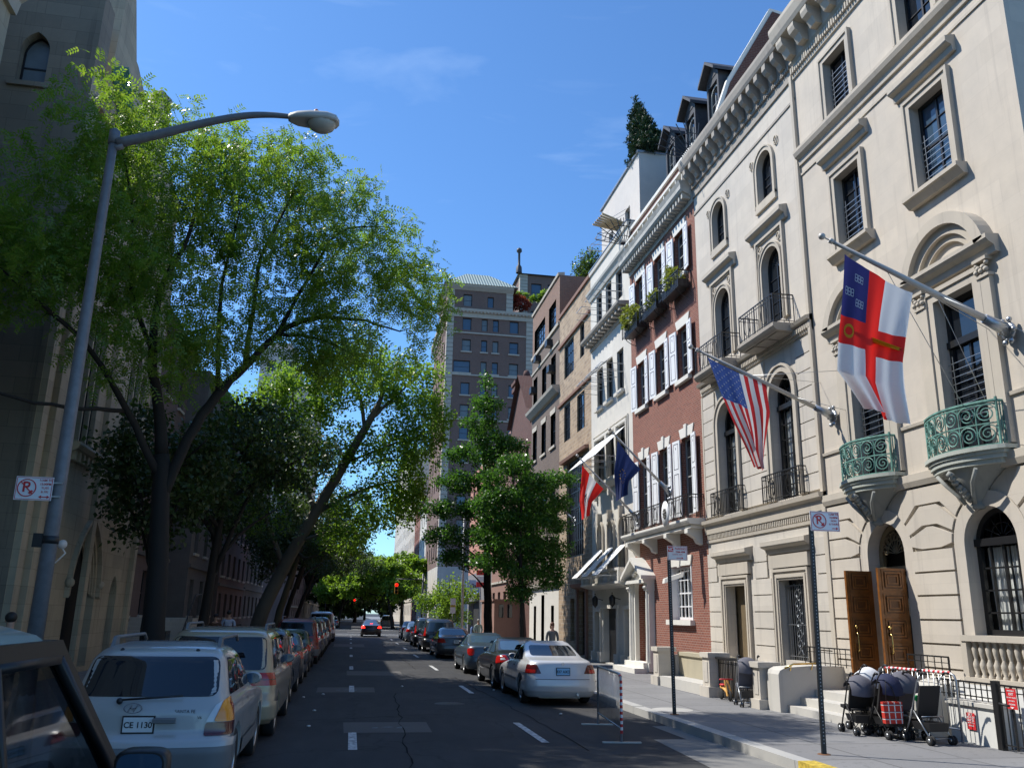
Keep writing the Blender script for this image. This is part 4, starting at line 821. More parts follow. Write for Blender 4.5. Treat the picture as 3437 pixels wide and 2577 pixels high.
# ------------------------------------------------------------------ generic townhouses, tower and left hand side
def townhouse(name, label, F, U0, U1, H, mat, nb, floors, zbase=1.0, depth=14, fh=None, cornice='trim', wmat='glass', origin=None, ww=1.1, loww=True, parapet=.5, org=(0,0,0), plinth=None, arch0=False, far=False):
    B = T(name, label, 'building', org)
    fh = fh or (H-zbase-.8)/floors; holes = []
    for f in range(floors):
        z0 = zbase+f*fh+.75*min(1, fh/3.3)
        for k in range(nb):
            u = U0+(U1-U0)*(k+.5)/nb; holes.append((u-ww/2, u+ww/2, z0, z0+fh*.58) + (('a',) if arch0 and f == 0 else ()))
    mb = MB(); wall(mb, F, U0, U1, .15, H, holes, depth=.3); shell(mb, F, U0, U1, .15, H, depth); mb.build('wall', mat, B)
    wr = random.Random(int(U0*10))
    for h in holes: window(B, F, h, .25, 1, 2, t=.07, gl=wr.choice(('glass','glass','blind','sglass')) if wmat == 'glass' else wmat, sill=None if far else 'trim')
    c = MB(); c.extr(F, [(0,H-parapet-.3),(.15,H-parapet-.3),(.45,H-parapet+.1),(.5,H-parapet+.25),(0,H-parapet+.3)], U0, U1); c.extr(F, [(0,zbase+fh-.05),(.12,zbase+fh-.05),(.12,zbase+fh+.1),(0,zbase+fh+.12)], U0, U1); c.build('cornice', M[cornice], B)
    return B
def right_far():
    F = FR
    B = T('brownstone_house', 'reddish brownstone house with a projecting porch wall behind the ginkgo tree', 'building', (10.8,57,0)); U0, U1 = 52.81, 60.5
    holes = [(c-.5,c+.5,z,z+1.9) for z in (4.2,7.6,11.0) for c in (54.2,56.6,59.0)]
    mb = MB(); wall(mb, F, U0, U1, .15, 14.2, holes, depth=.3); shell(mb, F, U0, U1, .15, 14.2, 14); mb.prism(lambda u, v, w: (10.8-w, u, v), [(U0+.5,14.2),(U1,14.2),(U1,15.3),((U0+U1)/2,18.2),(U0+.5,15.3)], -8, 0); mb.build('wall', M['dkbrick'], B)
    for h in holes: window(B, F, h, .25, 1, 2, t=.07)
    pw = MB(); pw.box(8.9, 10.79, 54.6, 60.0, .15, 2.9); pw.box(8.8, 10.79, 54.5, 60.1, 2.9, 3.02); pw.build('porch', M['brown'], B)
    wn = MB()
    for y in (55.3, 57.5): pass
    for x in (9.2, 9.75): wn.box(x, x+.3, 54.56, 54.59, 1.9, 2.7)
    wn.build('porch_window', M['glass'], B)
    ch = MB(); ch.box(11.2, 13.0, 60.6, 62.0, 12, 19.0); ch.box(11.1, 13.1, 60.5, 62.1, 18.4, 18.7); ch.box(11.05,13.15,60.45,62.15,18.9,19.15); ch.lathe([(.3,19.1),(.25,19.6),(.32,19.65),(.2,20.1),(0,20.2)], (12.1,61.3,0), 10); ch.build('chimney', M['dkbrick'], B)
    rf = MB(); rf.poly([F(U0+.4,15.2,.3),F((U0+U1)/2,18.4,.3),F((U0+U1)/2,18.4,-9),F(U0+.4,15.2,-9)]); rf.poly([F(U1,15.2,.3),F((U0+U1)/2,18.4,.3),F((U0+U1)/2,18.4,-9),F(U1,15.2,-9)]); rf.build('roof', M['dkbrick'], B)
    townhouse('red_house', 'narrow dark red house between the gabled brownstone and the salmon corner building', F, 60.51, 67.9, 15.2, M['brown'], 3, 4, org=(10.8,64,0), far=True)
    B = T('corner_shop_building', 'salmon and grey corner building with blue shop awning at the avenue', 'building', (10.8,75,0)); U0, U1 = 67.91, 82
    holes = [(u-.6,u+.6,z,z+1.9) for z in (8.2,11.6) for u in (70,73,76.5,79.5)]
    mb = MB(); wall(mb, F, U0, U1, 5.6, 15, holes, depth=.25, mi=0); wall(mb, F, U0, U1, .15, 5.6, [(74.5,81.2,.3,3.2)], depth=.5, mi=1); shell(mb, F, U0, U1, .15, 15, 16, mi=0); mb.build('wall', [M['orangewall'], M['grey']], B)
    for h in holes: window(B, F, h, .2, 1, 2, t=.08)
    sw = MB(); sw.fb(F, 74.5, 81.2, .3, 3.2, -.5, -.45); sw.build('shop_window', M['dark'], B)
    aw = MB(); aw.hexa([F(74.3,3.9,0),F(77.5,3.9,0),F(77.5,3.1,1.8),F(74.3,3.1,1.8),F(74.3,3.95,0),F(77.5,3.95,0),F(77.5,3.15,1.8),F(74.3,3.15,1.8)]); aw.fb(F, 74.3, 77.5, 2.85, 3.1, 1.78, 1.8); aw.build('awning', M['blue'], B)
    sg = MB(); sg.box(9.6, 10.75, 73.9, 74.0, 3.9, 4.9); so = sg.build('shop_sign', plain('pale blue sign', (.35,.50,.72), .5), B); text('Via', .5, lambda u, v, w: (10.15+u, 73.89-w, 4.4+v), 0, 0, 0, M['blackp'], so, bold=True)
    for z, w in ((5.35,.3),(4.85,.35),(4.4,.3)): 
        r = MB(); r.box(9.9, 10.75, 70.0, 70.1, z-.2, z+.2); r.build('hanging_sign', M['redp'] if z != 4.85 else M['white_'], B)
    # far right buildings beyond the avenue
    for args in (('pale_townhouse', 'small white townhouse beyond the tall brown apartment tower', 133, 147, 19.0, 'white', 4, 5), ('reddish_apartment_house','red and white apartment house two doors beyond the tower', 147.1, 160, 21, 'redbrick', 4, 6), ('grey_apartment_house','grey stone apartment house far down the right side', 160.1, 190, 27, 'lime2', 7, 8), ('tall_stone_apartment_block','tallest pale stone apartment block at the far end of the right side', 190.1, 240, 38, 'lime2', 9, 11)):
        n, l, a, b, H, mt, nb, fl = args; townhouse(n, l, F, a, b, H, M[mt], nb, fl, org=(10.8,(a+b)/2,0), far=True, depth=20)
def tower():
    F = lambda u, v, w: (u, 112-w, v); G = lambda u, v, w: (10.7-w, u, v)
    B = T('apartment_tower', 'tall brown brick apartment tower with pale quoins and green tiled hip roof across the avenue', 'building', (16,112,0))
    cols = [(12.85,14.1),(15.55,16.4),(17.15,18.0),(19.55,20.85)]; holes = []
    for r in range(11):
        z1 = 42.2-3.12*r
        for c in cols: holes.append((c[0] if not (r == 2 and c[0] < 13) else 11.75, c[1], z1-1.75, z1))
    mb = MB(); wall(mb, F, 10.7, 22.9, 8, 43.2, holes, depth=.35); wall(mb, F, 10.7, 19.9, 43.2, 47, [(12.85,14.1,44.0,45.75),(16.3,17.2,44.0,45.6)], depth=.35)
    sh = [(u-.6,u+.6,z,z+1.8) for z in [40.4-3.12*r for r in range(11)] for u in (115,118,121.5,125,128.5)]
    wall(mb, G, 112, 132, 8, 43.2, sh, depth=.3); wall(mb, G, 112, 124, 43.2, 47, [(116,117.2,44,45.7),(120,121.2,44,45.7)], depth=.3)
    for a, b, c, d, z0, z1 in ((22.9,22.9,112,132,8,43.2),(19.9,19.9,112,124,43.2,47)): mb.poly([(a,c,z0),(a,d,z0),(a,d,z1),(a,c,z1)])
    mb.poly([(10.7,112,43.2),(22.9,112,43.2),(22.9,132,43.2),(10.7,132,43.2)]); mb.poly([(10.7,132,8),(22.9,132,8),(22.9,132,43.2),(10.7,132,43.2)]); mb.poly([(10.7,124,43.2),(19.9,124,43.2),(19.9,124,47),(10.7,124,47)])
    mb.build('wall', M['towbrick'], B)
    b = MB(); wall(b, F, 10.7, 22.9, .15, 8, [(12,14,1,4),(15.5,17.5,.3,4),(19.5,21.5,1,4)], depth=.3); wall(b, G, 112, 132, .15, 8, [(115,117,1,4),(120,122,1,4)], depth=.3); b.build('stone_base', M['lime2'], B)
    for k, h in enumerate(holes+[(12.85,14.1,44.0,45.75),(16.3,17.2,44.0,45.6)]): window(B, F, h, .3, 1, 2 if k % 3 else 1, t=.09, gl=('sglass','blind','sglass','sglass','blind')[k % 5])
    for h in sh+[(116,117.2,44,45.7),(120,121.2,44,45.7)]: window(B, G, h, .25, 1, 2, t=.09)
    q = MB()
    for (x0, x1, z0, z1) in ((10.66,11.6,8,42.3),(21.95,22.94,8,42.3),(10.66,11.6,43.6,46.6),(19.0,19.94,43.6,46.6)):
        z = z0
        while z < z1-.2: q.box(x0, x1, 111.93, 112.6 if x0 > 12 else 112.9, z+.03, min(z+.62, z1)-.03); z += .62
    q.build('quoin', M['trim'], B)
    t = MB()
    for z in (39.9,33.8,27.5): t.fb(F, 11.6, 21.9, z, z+.2, 0, .15)
    for FF, a, b2 in ((F,10.3,23.2),(G,111.5,132)):
        t.extr(FF, [(0,42.3),(.15,42.3),(.2,42.9),(.55,43.1),(.6,43.45),(0,43.5)], a+.4, b2-.3)
        for k in range(int((b2-a)/.5)): t.fb(FF, a+.5+k*.5, a+.72+k*.5, 42.92, 43.1, .2, .5)
    t.extr(F, [(0,46.3),(.1,46.3),(.5,46.8),(.6,47.1),(0,47.1)], 10.6, 20.0); t.extr(G, [(0,46.3),(.1,46.3),(.5,46.8),(.6,47.1),(0,47.1)], 111.9, 124)
    for h in holes[4:]: t.fb(F, h[0]-.15, h[1]+.15, h[2]-.2, h[2], 0, .15)
    t.build('cornice', M['trim'], B)
    r = MB(); z0, z1 = 47.1, 50.5
    p = [(10.0,111.3,z0),(20.6,111.3,z0),(20.6,124.5,z0),(10.0,124.5,z0),(13.6,116,z1),(17.0,116,z1),(17.0,120,z1),(13.6,120,z1)]; i = r.add(p)
    for f in ((0,1,5,4),(1,2,6,5),(2,3,7,6),(3,0,4,7),(4,5,6,7),(0,3,2,1)): r.face([i+k for k in f])
    r.build('roof', M['tile'], B)
    B = T('rear_penthouse_block', 'brown brick penthouse block with blue windows and a dark finial rising behind the apartment tower', 'building', (30,126,0))
    H = lambda u, v, w: (u, 124-w, v); hs = [(25.0,26.7,50.2,53.2),(27.7,29.3,50.2,53.2),(25.0,26.7,45.5,48.5),(27.7,29.3,45.5,48.5)]
    m = MB(); wall(m, H, 23.2, 42, .2, 54.6, hs, depth=.3); m.poly([(23.2,124,.2),(23.2,150,.2),(23.2,150,54.6),(23.2,124,54.6)]); m.poly([(42,124,.2),(42,150,.2),(42,150,54.6),(42,124,54.6)]); m.poly([(23.2,150,.2),(42,150,.2),(42,150,54.6),(23.2,150,54.6)]); m.poly([(23.2,124,54.6),(42,124,54.6),(42,150,54.6),(23.2,150,54.6)]); m.build('wall', M['towbrick'], B)
    for h in hs: window(B, H, h, .3, 1, 2, gl='sglass', t=.1)
    z = MB()
    for k in range(20): z.box(23.15, 24.4, 123.9, 125, 44+k*.53+.03, 44+k*.53+.5)
    z.build('quoin', M['trim'], B)
    r = MB(); i = r.add([(22.8,123.5,54.6),(42.5,123.5,54.6),(42.5,150,54.6),(22.8,150,54.6),(28,131,57.2),(37,131,57.2),(37,142,57.2),(28,142,57.2)])
    for f in ((0,1,5,4),(1,2,6,5),(2,3,7,6),(3,0,4,7),(4,5,6,7)): r.face([i+k for k in f])
    r.build('roof', M['tile'], B)
    f = MB(); f.lathe([(.5,54.6),(.45,55.6),(.2,56),(.18,58),(.45,58.3),(.4,58.7),(0,59)], (22.9,123.6,0), 10); f.build('finial', M['slate'], B)
def left_side():
    F = FL; B = T('stone_church', 'gothic stone church with pointed arch doorway and tall lancet windows on the shaded left', 'church', (-8,28,0))
    holes = [(25.2,25.75,6.5,10.6,'g'),(25.85,26.4,6.5,10.9,'g'),(26.5,27.05,6.5,10.6,'g'),(30.1,30.75,6.5,10.4,'g'),(30.9,31.55,6.5,10.8,'g'),(31.7,32.35,6.5,10.4,'g'),(26.7,29.6,.3,4.55,'g'),(31.25,32.15,.4,3.1,'g')]
    mb = MB(); wall(mb, F, 22.3, 33.7, .15, 16.6, holes, depth=.30)
    mb.prism(lambda u, v, w: (-8+w, u, v), [(23.6,16.6),(33.7,16.6),(33.7,18.2),(27.9,18.6),(26.0,19.2),(25.76,19.2),(24.84,20.8),(24.0,20.8)], -.8, .0)
    mb.poly([(-8,33.7,.15),(-20,33.7,.15),(-20,33.7,16.6),(-8,33.7,16.6)]); mb.poly([(-8.8,23,16.6),(-20,23,16.6),(-20,33.7,16.6),(-8.8,33.7,16.6)])
    mb.build('wall', M['church'], B)
    S = lambda u, v, w: (u, 22.3-w, v)
    tw = MB(); wall(tw, S, -14, -8, .15, 19.0, [(-9.95,-9.2,15.85,17.45,'g')], depth=.4); tw.poly([(-8,22.3,16.6),(-8,23.2,16.6),(-8,23.2,19),(-8,22.3,19)]); tw.poly([(-14,22.3,19),(-8,22.3,19),(-8,23.2,19),(-14,23.2,19)]); tw.poly([(-8,23.2,16),(-14,23.2,16),(-14,23.2,19),(-8,23.2,19)])
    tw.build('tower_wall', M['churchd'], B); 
    wo = window(B, S, (-9.95,-9.2,15.85,17.45,'g'), .35, 1, 2, t=.05, gl='blind'); sl = MB(); sl.fb(S, -10.1, -9.05, 15.7, 15.84, 0, .1); sl.build('sill', M['churchd'], wo)
    for k, h in enumerate(holes[:6]): window(B, F, h, .20, 1, 3, t=.05, gl='glass')
    t = MB()
    for a, b in ((25.0,27.25),(29.9,32.55)):
        t.extr(F, [(0,6.15),(.25,6.3),(.32,6.42),(.3,6.5),(0,6.55)], a, b)
        for k in range(6): t.fb(F, a+.1+k*(b-a-.3)/5, a+.25+k*(b-a-.3)/5, 6.0, 6.28, 0, .2)
    for u in (22.3,23.2,27.8,33.3):
        t.fb(F, u+.02, u+.38, .15, 15.5, 0.0, .16)
    t.extr(F, [(0,15.55),(.2,15.6),(.3,15.85),(0,15.95)], 22.7, 29); 
    t.build('buttress', M['church'], B)
    uc = 28.15
    for k in range(5):        # splayed orders of the portal
        o = MB(); h = (uc-1.45+.12*k, uc+1.45-.12*k, .3, 4.55-.12*k, 'g'); i_ = outline(h, 8); j_ = outline(pane_in(h, .09), 8); w = .0-.05*k
        for q in range(2, len(i_)): 
            q2 = q+1 if q+1 < len(i_) else 0
            o.hexa([F(*i_[q],w-.06),F(*i_[q2],w-.06),F(*j_[q2],w-.06),F(*j_[q],w-.06),F(*i_[q],w),F(*i_[q2],w),F(*j_[q2],w),F(*j_[q],w)])
        o.build('portal_order', M['church'], B)
    o = MB(); h = (uc-1.6, uc+1.6, 2.7, 4.78, 'g'); hh = outline(h, 8); jj = outline(pane_in(h, .13), 8)
    for q in range(2, len(hh)-1): o.hexa([F(*hh[q],0),F(*hh[q+1],0),F(*jj[q+1],0),F(*jj[q],0),F(*hh[q],.14),F(*hh[q+1],.14),F(*jj[q+1],.14),F(*jj[q],.14)])
    for sd in (-1, 1): o.ball(F(uc+sd*1.55, 2.72, .1), .14, 8)
    o.build('hood_mould', M['church'], B)
    d = MB(); d.fb(F, uc-1.4, uc+1.4, .3, 4.5, -.36, -.31); d.fb(F, 31.2, 32.2, .4, 3.1, -.30, -.26); d.build('door', M['dark'], B)
    pq = MB(); pq.fb(F, 25.0, 25.35, 1.4, 1.9, 0, .04); pq.build('wall_plaque', M['frame'], B)
    cg = MB()
    for k in range(5): cg.hexa([(-7.98,23.7,17.3+.06*k),(-7.98,24.7,16.6+.06*k),(-7.75+.05*k,24.7,16.6+.06*k),(-7.75+.05*k,23.7,17.3+.06*k),(-7.98,23.7,17.36+.06*k),(-7.98,24.7,16.66+.06*k),(-7.75+.05*k,24.7,16.66+.06*k),(-7.75+.05*k,23.7,17.36+.06*k)])
    cg.build('copper_gutter', M['copper'], B)
    tr = MB(); tr.box(-8.6, -8.0, 29.5, 30.6, 18.4, 20.2); tr.lathe([(.42,20.2),(.42,20.6),(0,21.0)], (-8.3,30.05,0), 8); tr.build('turret', M['church'], B)
    la = MB(); la.tube([F(24.2,3.3,.05),F(24.2,3.15,.4),F(24.2,3.4,.6),F(24.2,3.6,.45)], .025, 5); la.ball(F(24.2,3.62,.5), .12, 8, 0); la.build('bracket_lamp', M['white_'], B)
    # nearer building (only its corner shows)
    B = T('corner_apartment_house', 'shaded pale building with a heavy stepped cornice at the far left edge', 'building', (-8,8,0))
    hs = [(u-.6,u+.6,z,z+2) for z in (3,6.6,10.2) for u in (1,4.5,8,11.5,15)]; m = MB(); wall(m, F, -14, 17.2, .15, 18.6, hs, depth=.3); shell(m, F, -14, 17.2, .15, 18.6, 16); m.build('wall', M['church'], B)
    for h in hs: window(B, F, h, .25, 1, 2)
    c = MB(); c.extr(F, [(0,14.3),(.1,14.3),(.15,14.6),(.3,14.75),(.35,15.0),(.5,15.1),(.55,15.3),(0,15.35)], -14, 17.25); c.build('cornice', M['trim'], B)
    B = T('shade_block', 'tall dark rear wing set back between the church tower and the near building', 'building', (-12,19.7,0)); m = MB(); hs = [(18.5,19.5,z,z+2) for z in (3,7,11,15)]; G = lambda u, v, w: (-11.6+w, u, v); wall(m, G, 17.2, 22.25, .15, 20.5, hs, depth=.3); shell(m, G, 17.2, 22.25, .15, 20.5, 10); m.build('wall', M['churchd'], B)  # block added out of view to keep sun off the locust's left side
    for h in hs: window(B, G, h, .25, 1, 2)
    # further left houses
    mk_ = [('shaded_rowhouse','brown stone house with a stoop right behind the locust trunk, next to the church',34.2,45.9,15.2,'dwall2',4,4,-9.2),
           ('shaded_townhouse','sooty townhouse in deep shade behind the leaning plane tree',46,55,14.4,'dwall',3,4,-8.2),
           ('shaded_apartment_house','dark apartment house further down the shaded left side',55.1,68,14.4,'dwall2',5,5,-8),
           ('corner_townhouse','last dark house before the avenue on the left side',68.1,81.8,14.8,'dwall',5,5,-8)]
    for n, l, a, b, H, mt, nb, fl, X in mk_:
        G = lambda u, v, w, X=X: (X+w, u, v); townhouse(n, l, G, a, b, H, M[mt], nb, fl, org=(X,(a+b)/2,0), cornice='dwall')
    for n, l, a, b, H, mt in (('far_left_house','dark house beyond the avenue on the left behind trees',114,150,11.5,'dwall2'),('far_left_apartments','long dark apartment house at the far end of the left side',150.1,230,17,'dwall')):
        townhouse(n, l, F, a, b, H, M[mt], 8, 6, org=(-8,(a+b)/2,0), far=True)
    # stoop of the rowhouse
    s = T('entrance_stoop', 'pale stone stoop with dark curved handrail beside the church corner', 'stoop', (-8.2,38,0)); m = MB()
    for k in range(8): m.box(-9.15, -6.6-.0+.0*k, 37.2+.28*k, 37.2+.28*(k+1), .15, .32+.17*k)
    m.box(-9.15, -6.6, 39.44, 41, .15, 1.68); m.build('steps', M['trim'], s); r = MB()
    for x in (-6.62,): 
        r.tube([(x,37.0,.95),(x,37.6,1.25),(x,38.6,2.0),(x,39.6,2.65),(x,41,2.7)], .03, 5)
        for k in range(12): y = 37.2+.3*k; z = min(1.68,.2+.17*max(0,(y-37.2)/.28)); r.bar((x,y,z), (x,y,min(2.7,z+.9)), .025)
    r.build('handrail', M['iron'], s)
    r = T('iron_fence', 'low black iron fence along the shaded left areaway', 'fence', (-7.2,34.5,0)); m = MB(); railing(m, lambda u, v, w: (-7.0+w, u, v), [(34,0),(37,0)], .15, 1.2, .13, .025); m.build('railing', M['iron'], r)
    r = T('iron_fence', 'long black iron fence in front of the dark townhouses on the left', 'fence', (-7.2,50,0)); m = MB(); railing(m, lambda u, v, w: (-7.0+w, u, v), [(42,0),(60,0)], .15, 1.2, .25, .03); m.build('railing', M['iron'], r)
    # pale blocks on the skyline beyond the avenue
    F2 = lambda u, v, w: (u, 150-w, v)
    B = T('distant_pale_tower', 'pale stepped apartment tower seen through leaves above the left trees', 'building', (-15,155,0)); hs = [(x,x+1.4,z,z+2) for z in (43,38,33,28,23) for x in (-17.3,-14.6)]
    m = MB(); wall(m, F2, -18.6, -12.2, .2, 47.3, hs, depth=.3); m.poly([(-12.2,150,.2),(-12.2,170,.2),(-12.2,170,47.3),(-12.2,150,47.3)]); m.poly([(-18.6,150,47.3),(-12.2,150,47.3),(-12.2,170,47.3),(-18.6,170,47.3)]); m.box(-17.5,-13.5,152,160,47.3,49); m.box(-12.19, -8.2, 151, 170, .2, 41.3); m.build('wall', M['stucco'], B)
    for h in hs: window(B, F2, h, .25, 1, 1, t=.1)
right_far(); tower(); left_side()
# ------------------------------------------------------------------ trees
def seg_samples(pl, step=.35):
    out = []
    for (a, b) in zip(pl, pl[1:]):
        A, Bv = np.array(a), np.array(b); L = np.linalg.norm((Bv-A)[:3]); n = max(1, int(L/step))
        for k in range(n): out.append(A+(Bv-A)*k/n)
    out.append(np.array(pl[-1])); return out
def smooth_pl(pl, n=4):
    P = [np.array(p, float) for p in pl]
    if len(P) < 3: return [tuple(p) for p in P]
    Q = [2*P[0]-P[1]]+P+[2*P[-1]-P[-2]]; out = []
    for i in range(1, len(Q)-2):
        for k in range(n):
            t = k/n; a, b, c, d = Q[i-1], Q[i], Q[i+1], Q[i+2]
            out.append(tuple(.5*((2*b)+(-a+c)*t+(2*a-5*b+4*c-d)*t*t+(-a+3*b-3*c+d)*t**3)))
    out.append(tuple(P[-1])); return out
def rand_dirs(n, r): v = r.normal(size=(n, 3)); return v/np.linalg.norm(v, axis=1)[:, None]
def frames(d, r, flat=.0):
    ref = rand_dirs(len(d), r); ref[:, 2] += flat*2; s = np.cross(d, ref); s /= np.linalg.norm(s, axis=1)[:, None]+1e-9; return s, np.cross(s, d)
def leaf_quads(cent, d, s, L, W, nrm=None, curl=.0):
    # elongated hexagon-ish leaf made of one quad (kite)
    n = len(cent); v = np.empty((n, 4, 3)); v[:, 0] = cent; v[:, 1] = cent+d*(L*.45)[:, None]+s*(W*.5)[:, None]; v[:, 2] = cent+d*L[:, None]; v[:, 3] = cent+d*(L*.45)[:, None]-s*(W*.5)[:, None]
    if nrm is not None: v[:, 1] += nrm*(W*.18)[:, None]; v[:, 3] += nrm*(W*.18)[:, None]
    return v.reshape(-1, 3)
def tree(name, label, limbs, blobs, natt, leafkind, mats, loc, group=None, seed=1, per=10, L=.09, W=.05, twig_r=.012, spread=.35, droop=.3, minr=None, trunk_mat='bark', hollow=.35, cat='tree', clump=.0):
    r = np.random.default_rng(seed); root = T(name, label, cat, loc, group)
    nodes = []; tb = MB()
    for pl in limbs:
        sp = smooth_pl(pl, 4); jit = [tuple(np.array(p)+np.append(r.normal(scale=.012+.0*p[3], size=3), 0)) for p in sp]
        tb.tube([p[:3] for p in jit], [p[3] for p in jit], 9 if pl[0][3] > .1 else 6, 0, True, True); nodes += [q for q in seg_samples(jit) if q[3] < .13]
    nodes = np.array(nodes); tips = []; tw = MB()
    att = []
    vol = np.array([b[3]*b[4]*b[5] for b in blobs]); vol = vol**.8; vol = vol/vol.sum()
    while len(att) < natt:
        b = blobs[r.choice(len(blobs), p=vol)]; d = r.normal(size=3); d /= np.linalg.norm(d); rad = (hollow+(1-hollow)*r.random())**.6
        p = np.array(b[:3])+d*rad*np.array(b[3:6]); att.append(p)
    att = np.array(att)
    dist = [np.min(np.sum((nodes[:, :3]-a)**2, axis=1)) for a in att]; order = np.argsort(dist)
    N_ = nodes[:, :3].copy(); R_ = nodes[:, 3].copy(); base_n = len(N_); extra = []
    for i in order:
        a = att[i]; d2 = np.sum((N_-a)**2, axis=1); k = int(np.argmin(d2)); st = N_[k]; D = math.sqrt(d2[k])
        if D < .12: tips.append((a, (a-st)/(D+1e-6))); continue
        mid = (st+a)/2+r.normal(scale=.08*D, size=3)+np.array([0, 0, .10*D]); rr = min(R_[k]*.7, twig_r*(.8+D*.55)); pts = [st, st+(mid-st)*.55, mid, mid+(a-mid)*.6, a]
        tw.tube([tuple(p) for p in pts], [rr, rr*.85, rr*.7, rr*.5, rr*.3], 3, 0, True, False)
        nn = np.array([mid, mid+(a-mid)*.6, a]); N_ = np.vstack([N_, nn]); R_ = np.append(R_, [rr*.7, rr*.5, rr*.4])
        tips.append((a, (a-mid)/(np.linalg.norm(a-mid)+1e-6))); tips.append((mid+(a-mid)*.5, (a-mid)/(np.linalg.norm(a-mid)+1e-6)))
        if D > 1.0: tips.append((mid, (a-st)/D))
    to = tb.build('trunk', M[trunk_mat], root, fix=False); tw.build('twigs', M[trunk_mat], to, fix=False)
    P = np.array([t[0] for t in tips]); Dd = np.array([t[1] for t in tips]); n = len(P)*per; idx = np.repeat(np.arange(len(P)), per)
    dens = r.random(len(P)); keep = r.random(n) < (.55+.6*dens[idx]); idx = idx[keep]; n = len(idx)
    if leafkind == 'frond':
        c = P[idx]+rand_dirs(n, r)*(spread*r.random(n)**.6)[:, None]; d = Dd[idx]*.5+rand_dirs(n, r)*.9; d[:, 2] -= droop; d /= np.linalg.norm(d, axis=1)[:, None]; s, u = frames(d, r, .5); K = 5; allv = []
        fl = L*(.7+.6*r.random(n))
        for k in range(K):
            for sd in (-1, 1):
                base = c+d*(fl*(k+.6)/K)[:, None]-np.array([0,0,1])*(.10*fl*(k/K)**2)[:, None]; dd = s*sd*.85+d*.5; dd /= np.linalg.norm(dd, axis=1)[:, None]; uj = u+rand_dirs(n, r)*.55; ss = np.cross(dd, uj); ss /= np.linalg.norm(ss, axis=1)[:, None]+1e-9
                allv.append(leaf_quads(base, dd, ss, fl*.30, np.full(n, W), None))
        v = np.vstack(allv)
    else:
        c = P[idx]+rand_dirs(n, r)*(spread*r.random(n)**.6)[:, None]; d = Dd[idx]*.3+rand_dirs(n, r); d[:, 2] -= droop; d /= np.linalg.norm(d, axis=1)[:, None]; s, u = frames(d, r, .6)
        Lr = L*(.65+.7*r.random(n)); v = leaf_quads(c, d, s, Lr, W/L*Lr, u)
    f = np.arange(len(v)).reshape(-1, 4); mi = (r.random(len(f)) < .3).astype(int) if len(mats) > 1 else None
    npmesh('crown', v, f, mats, root, mi=mi); return root
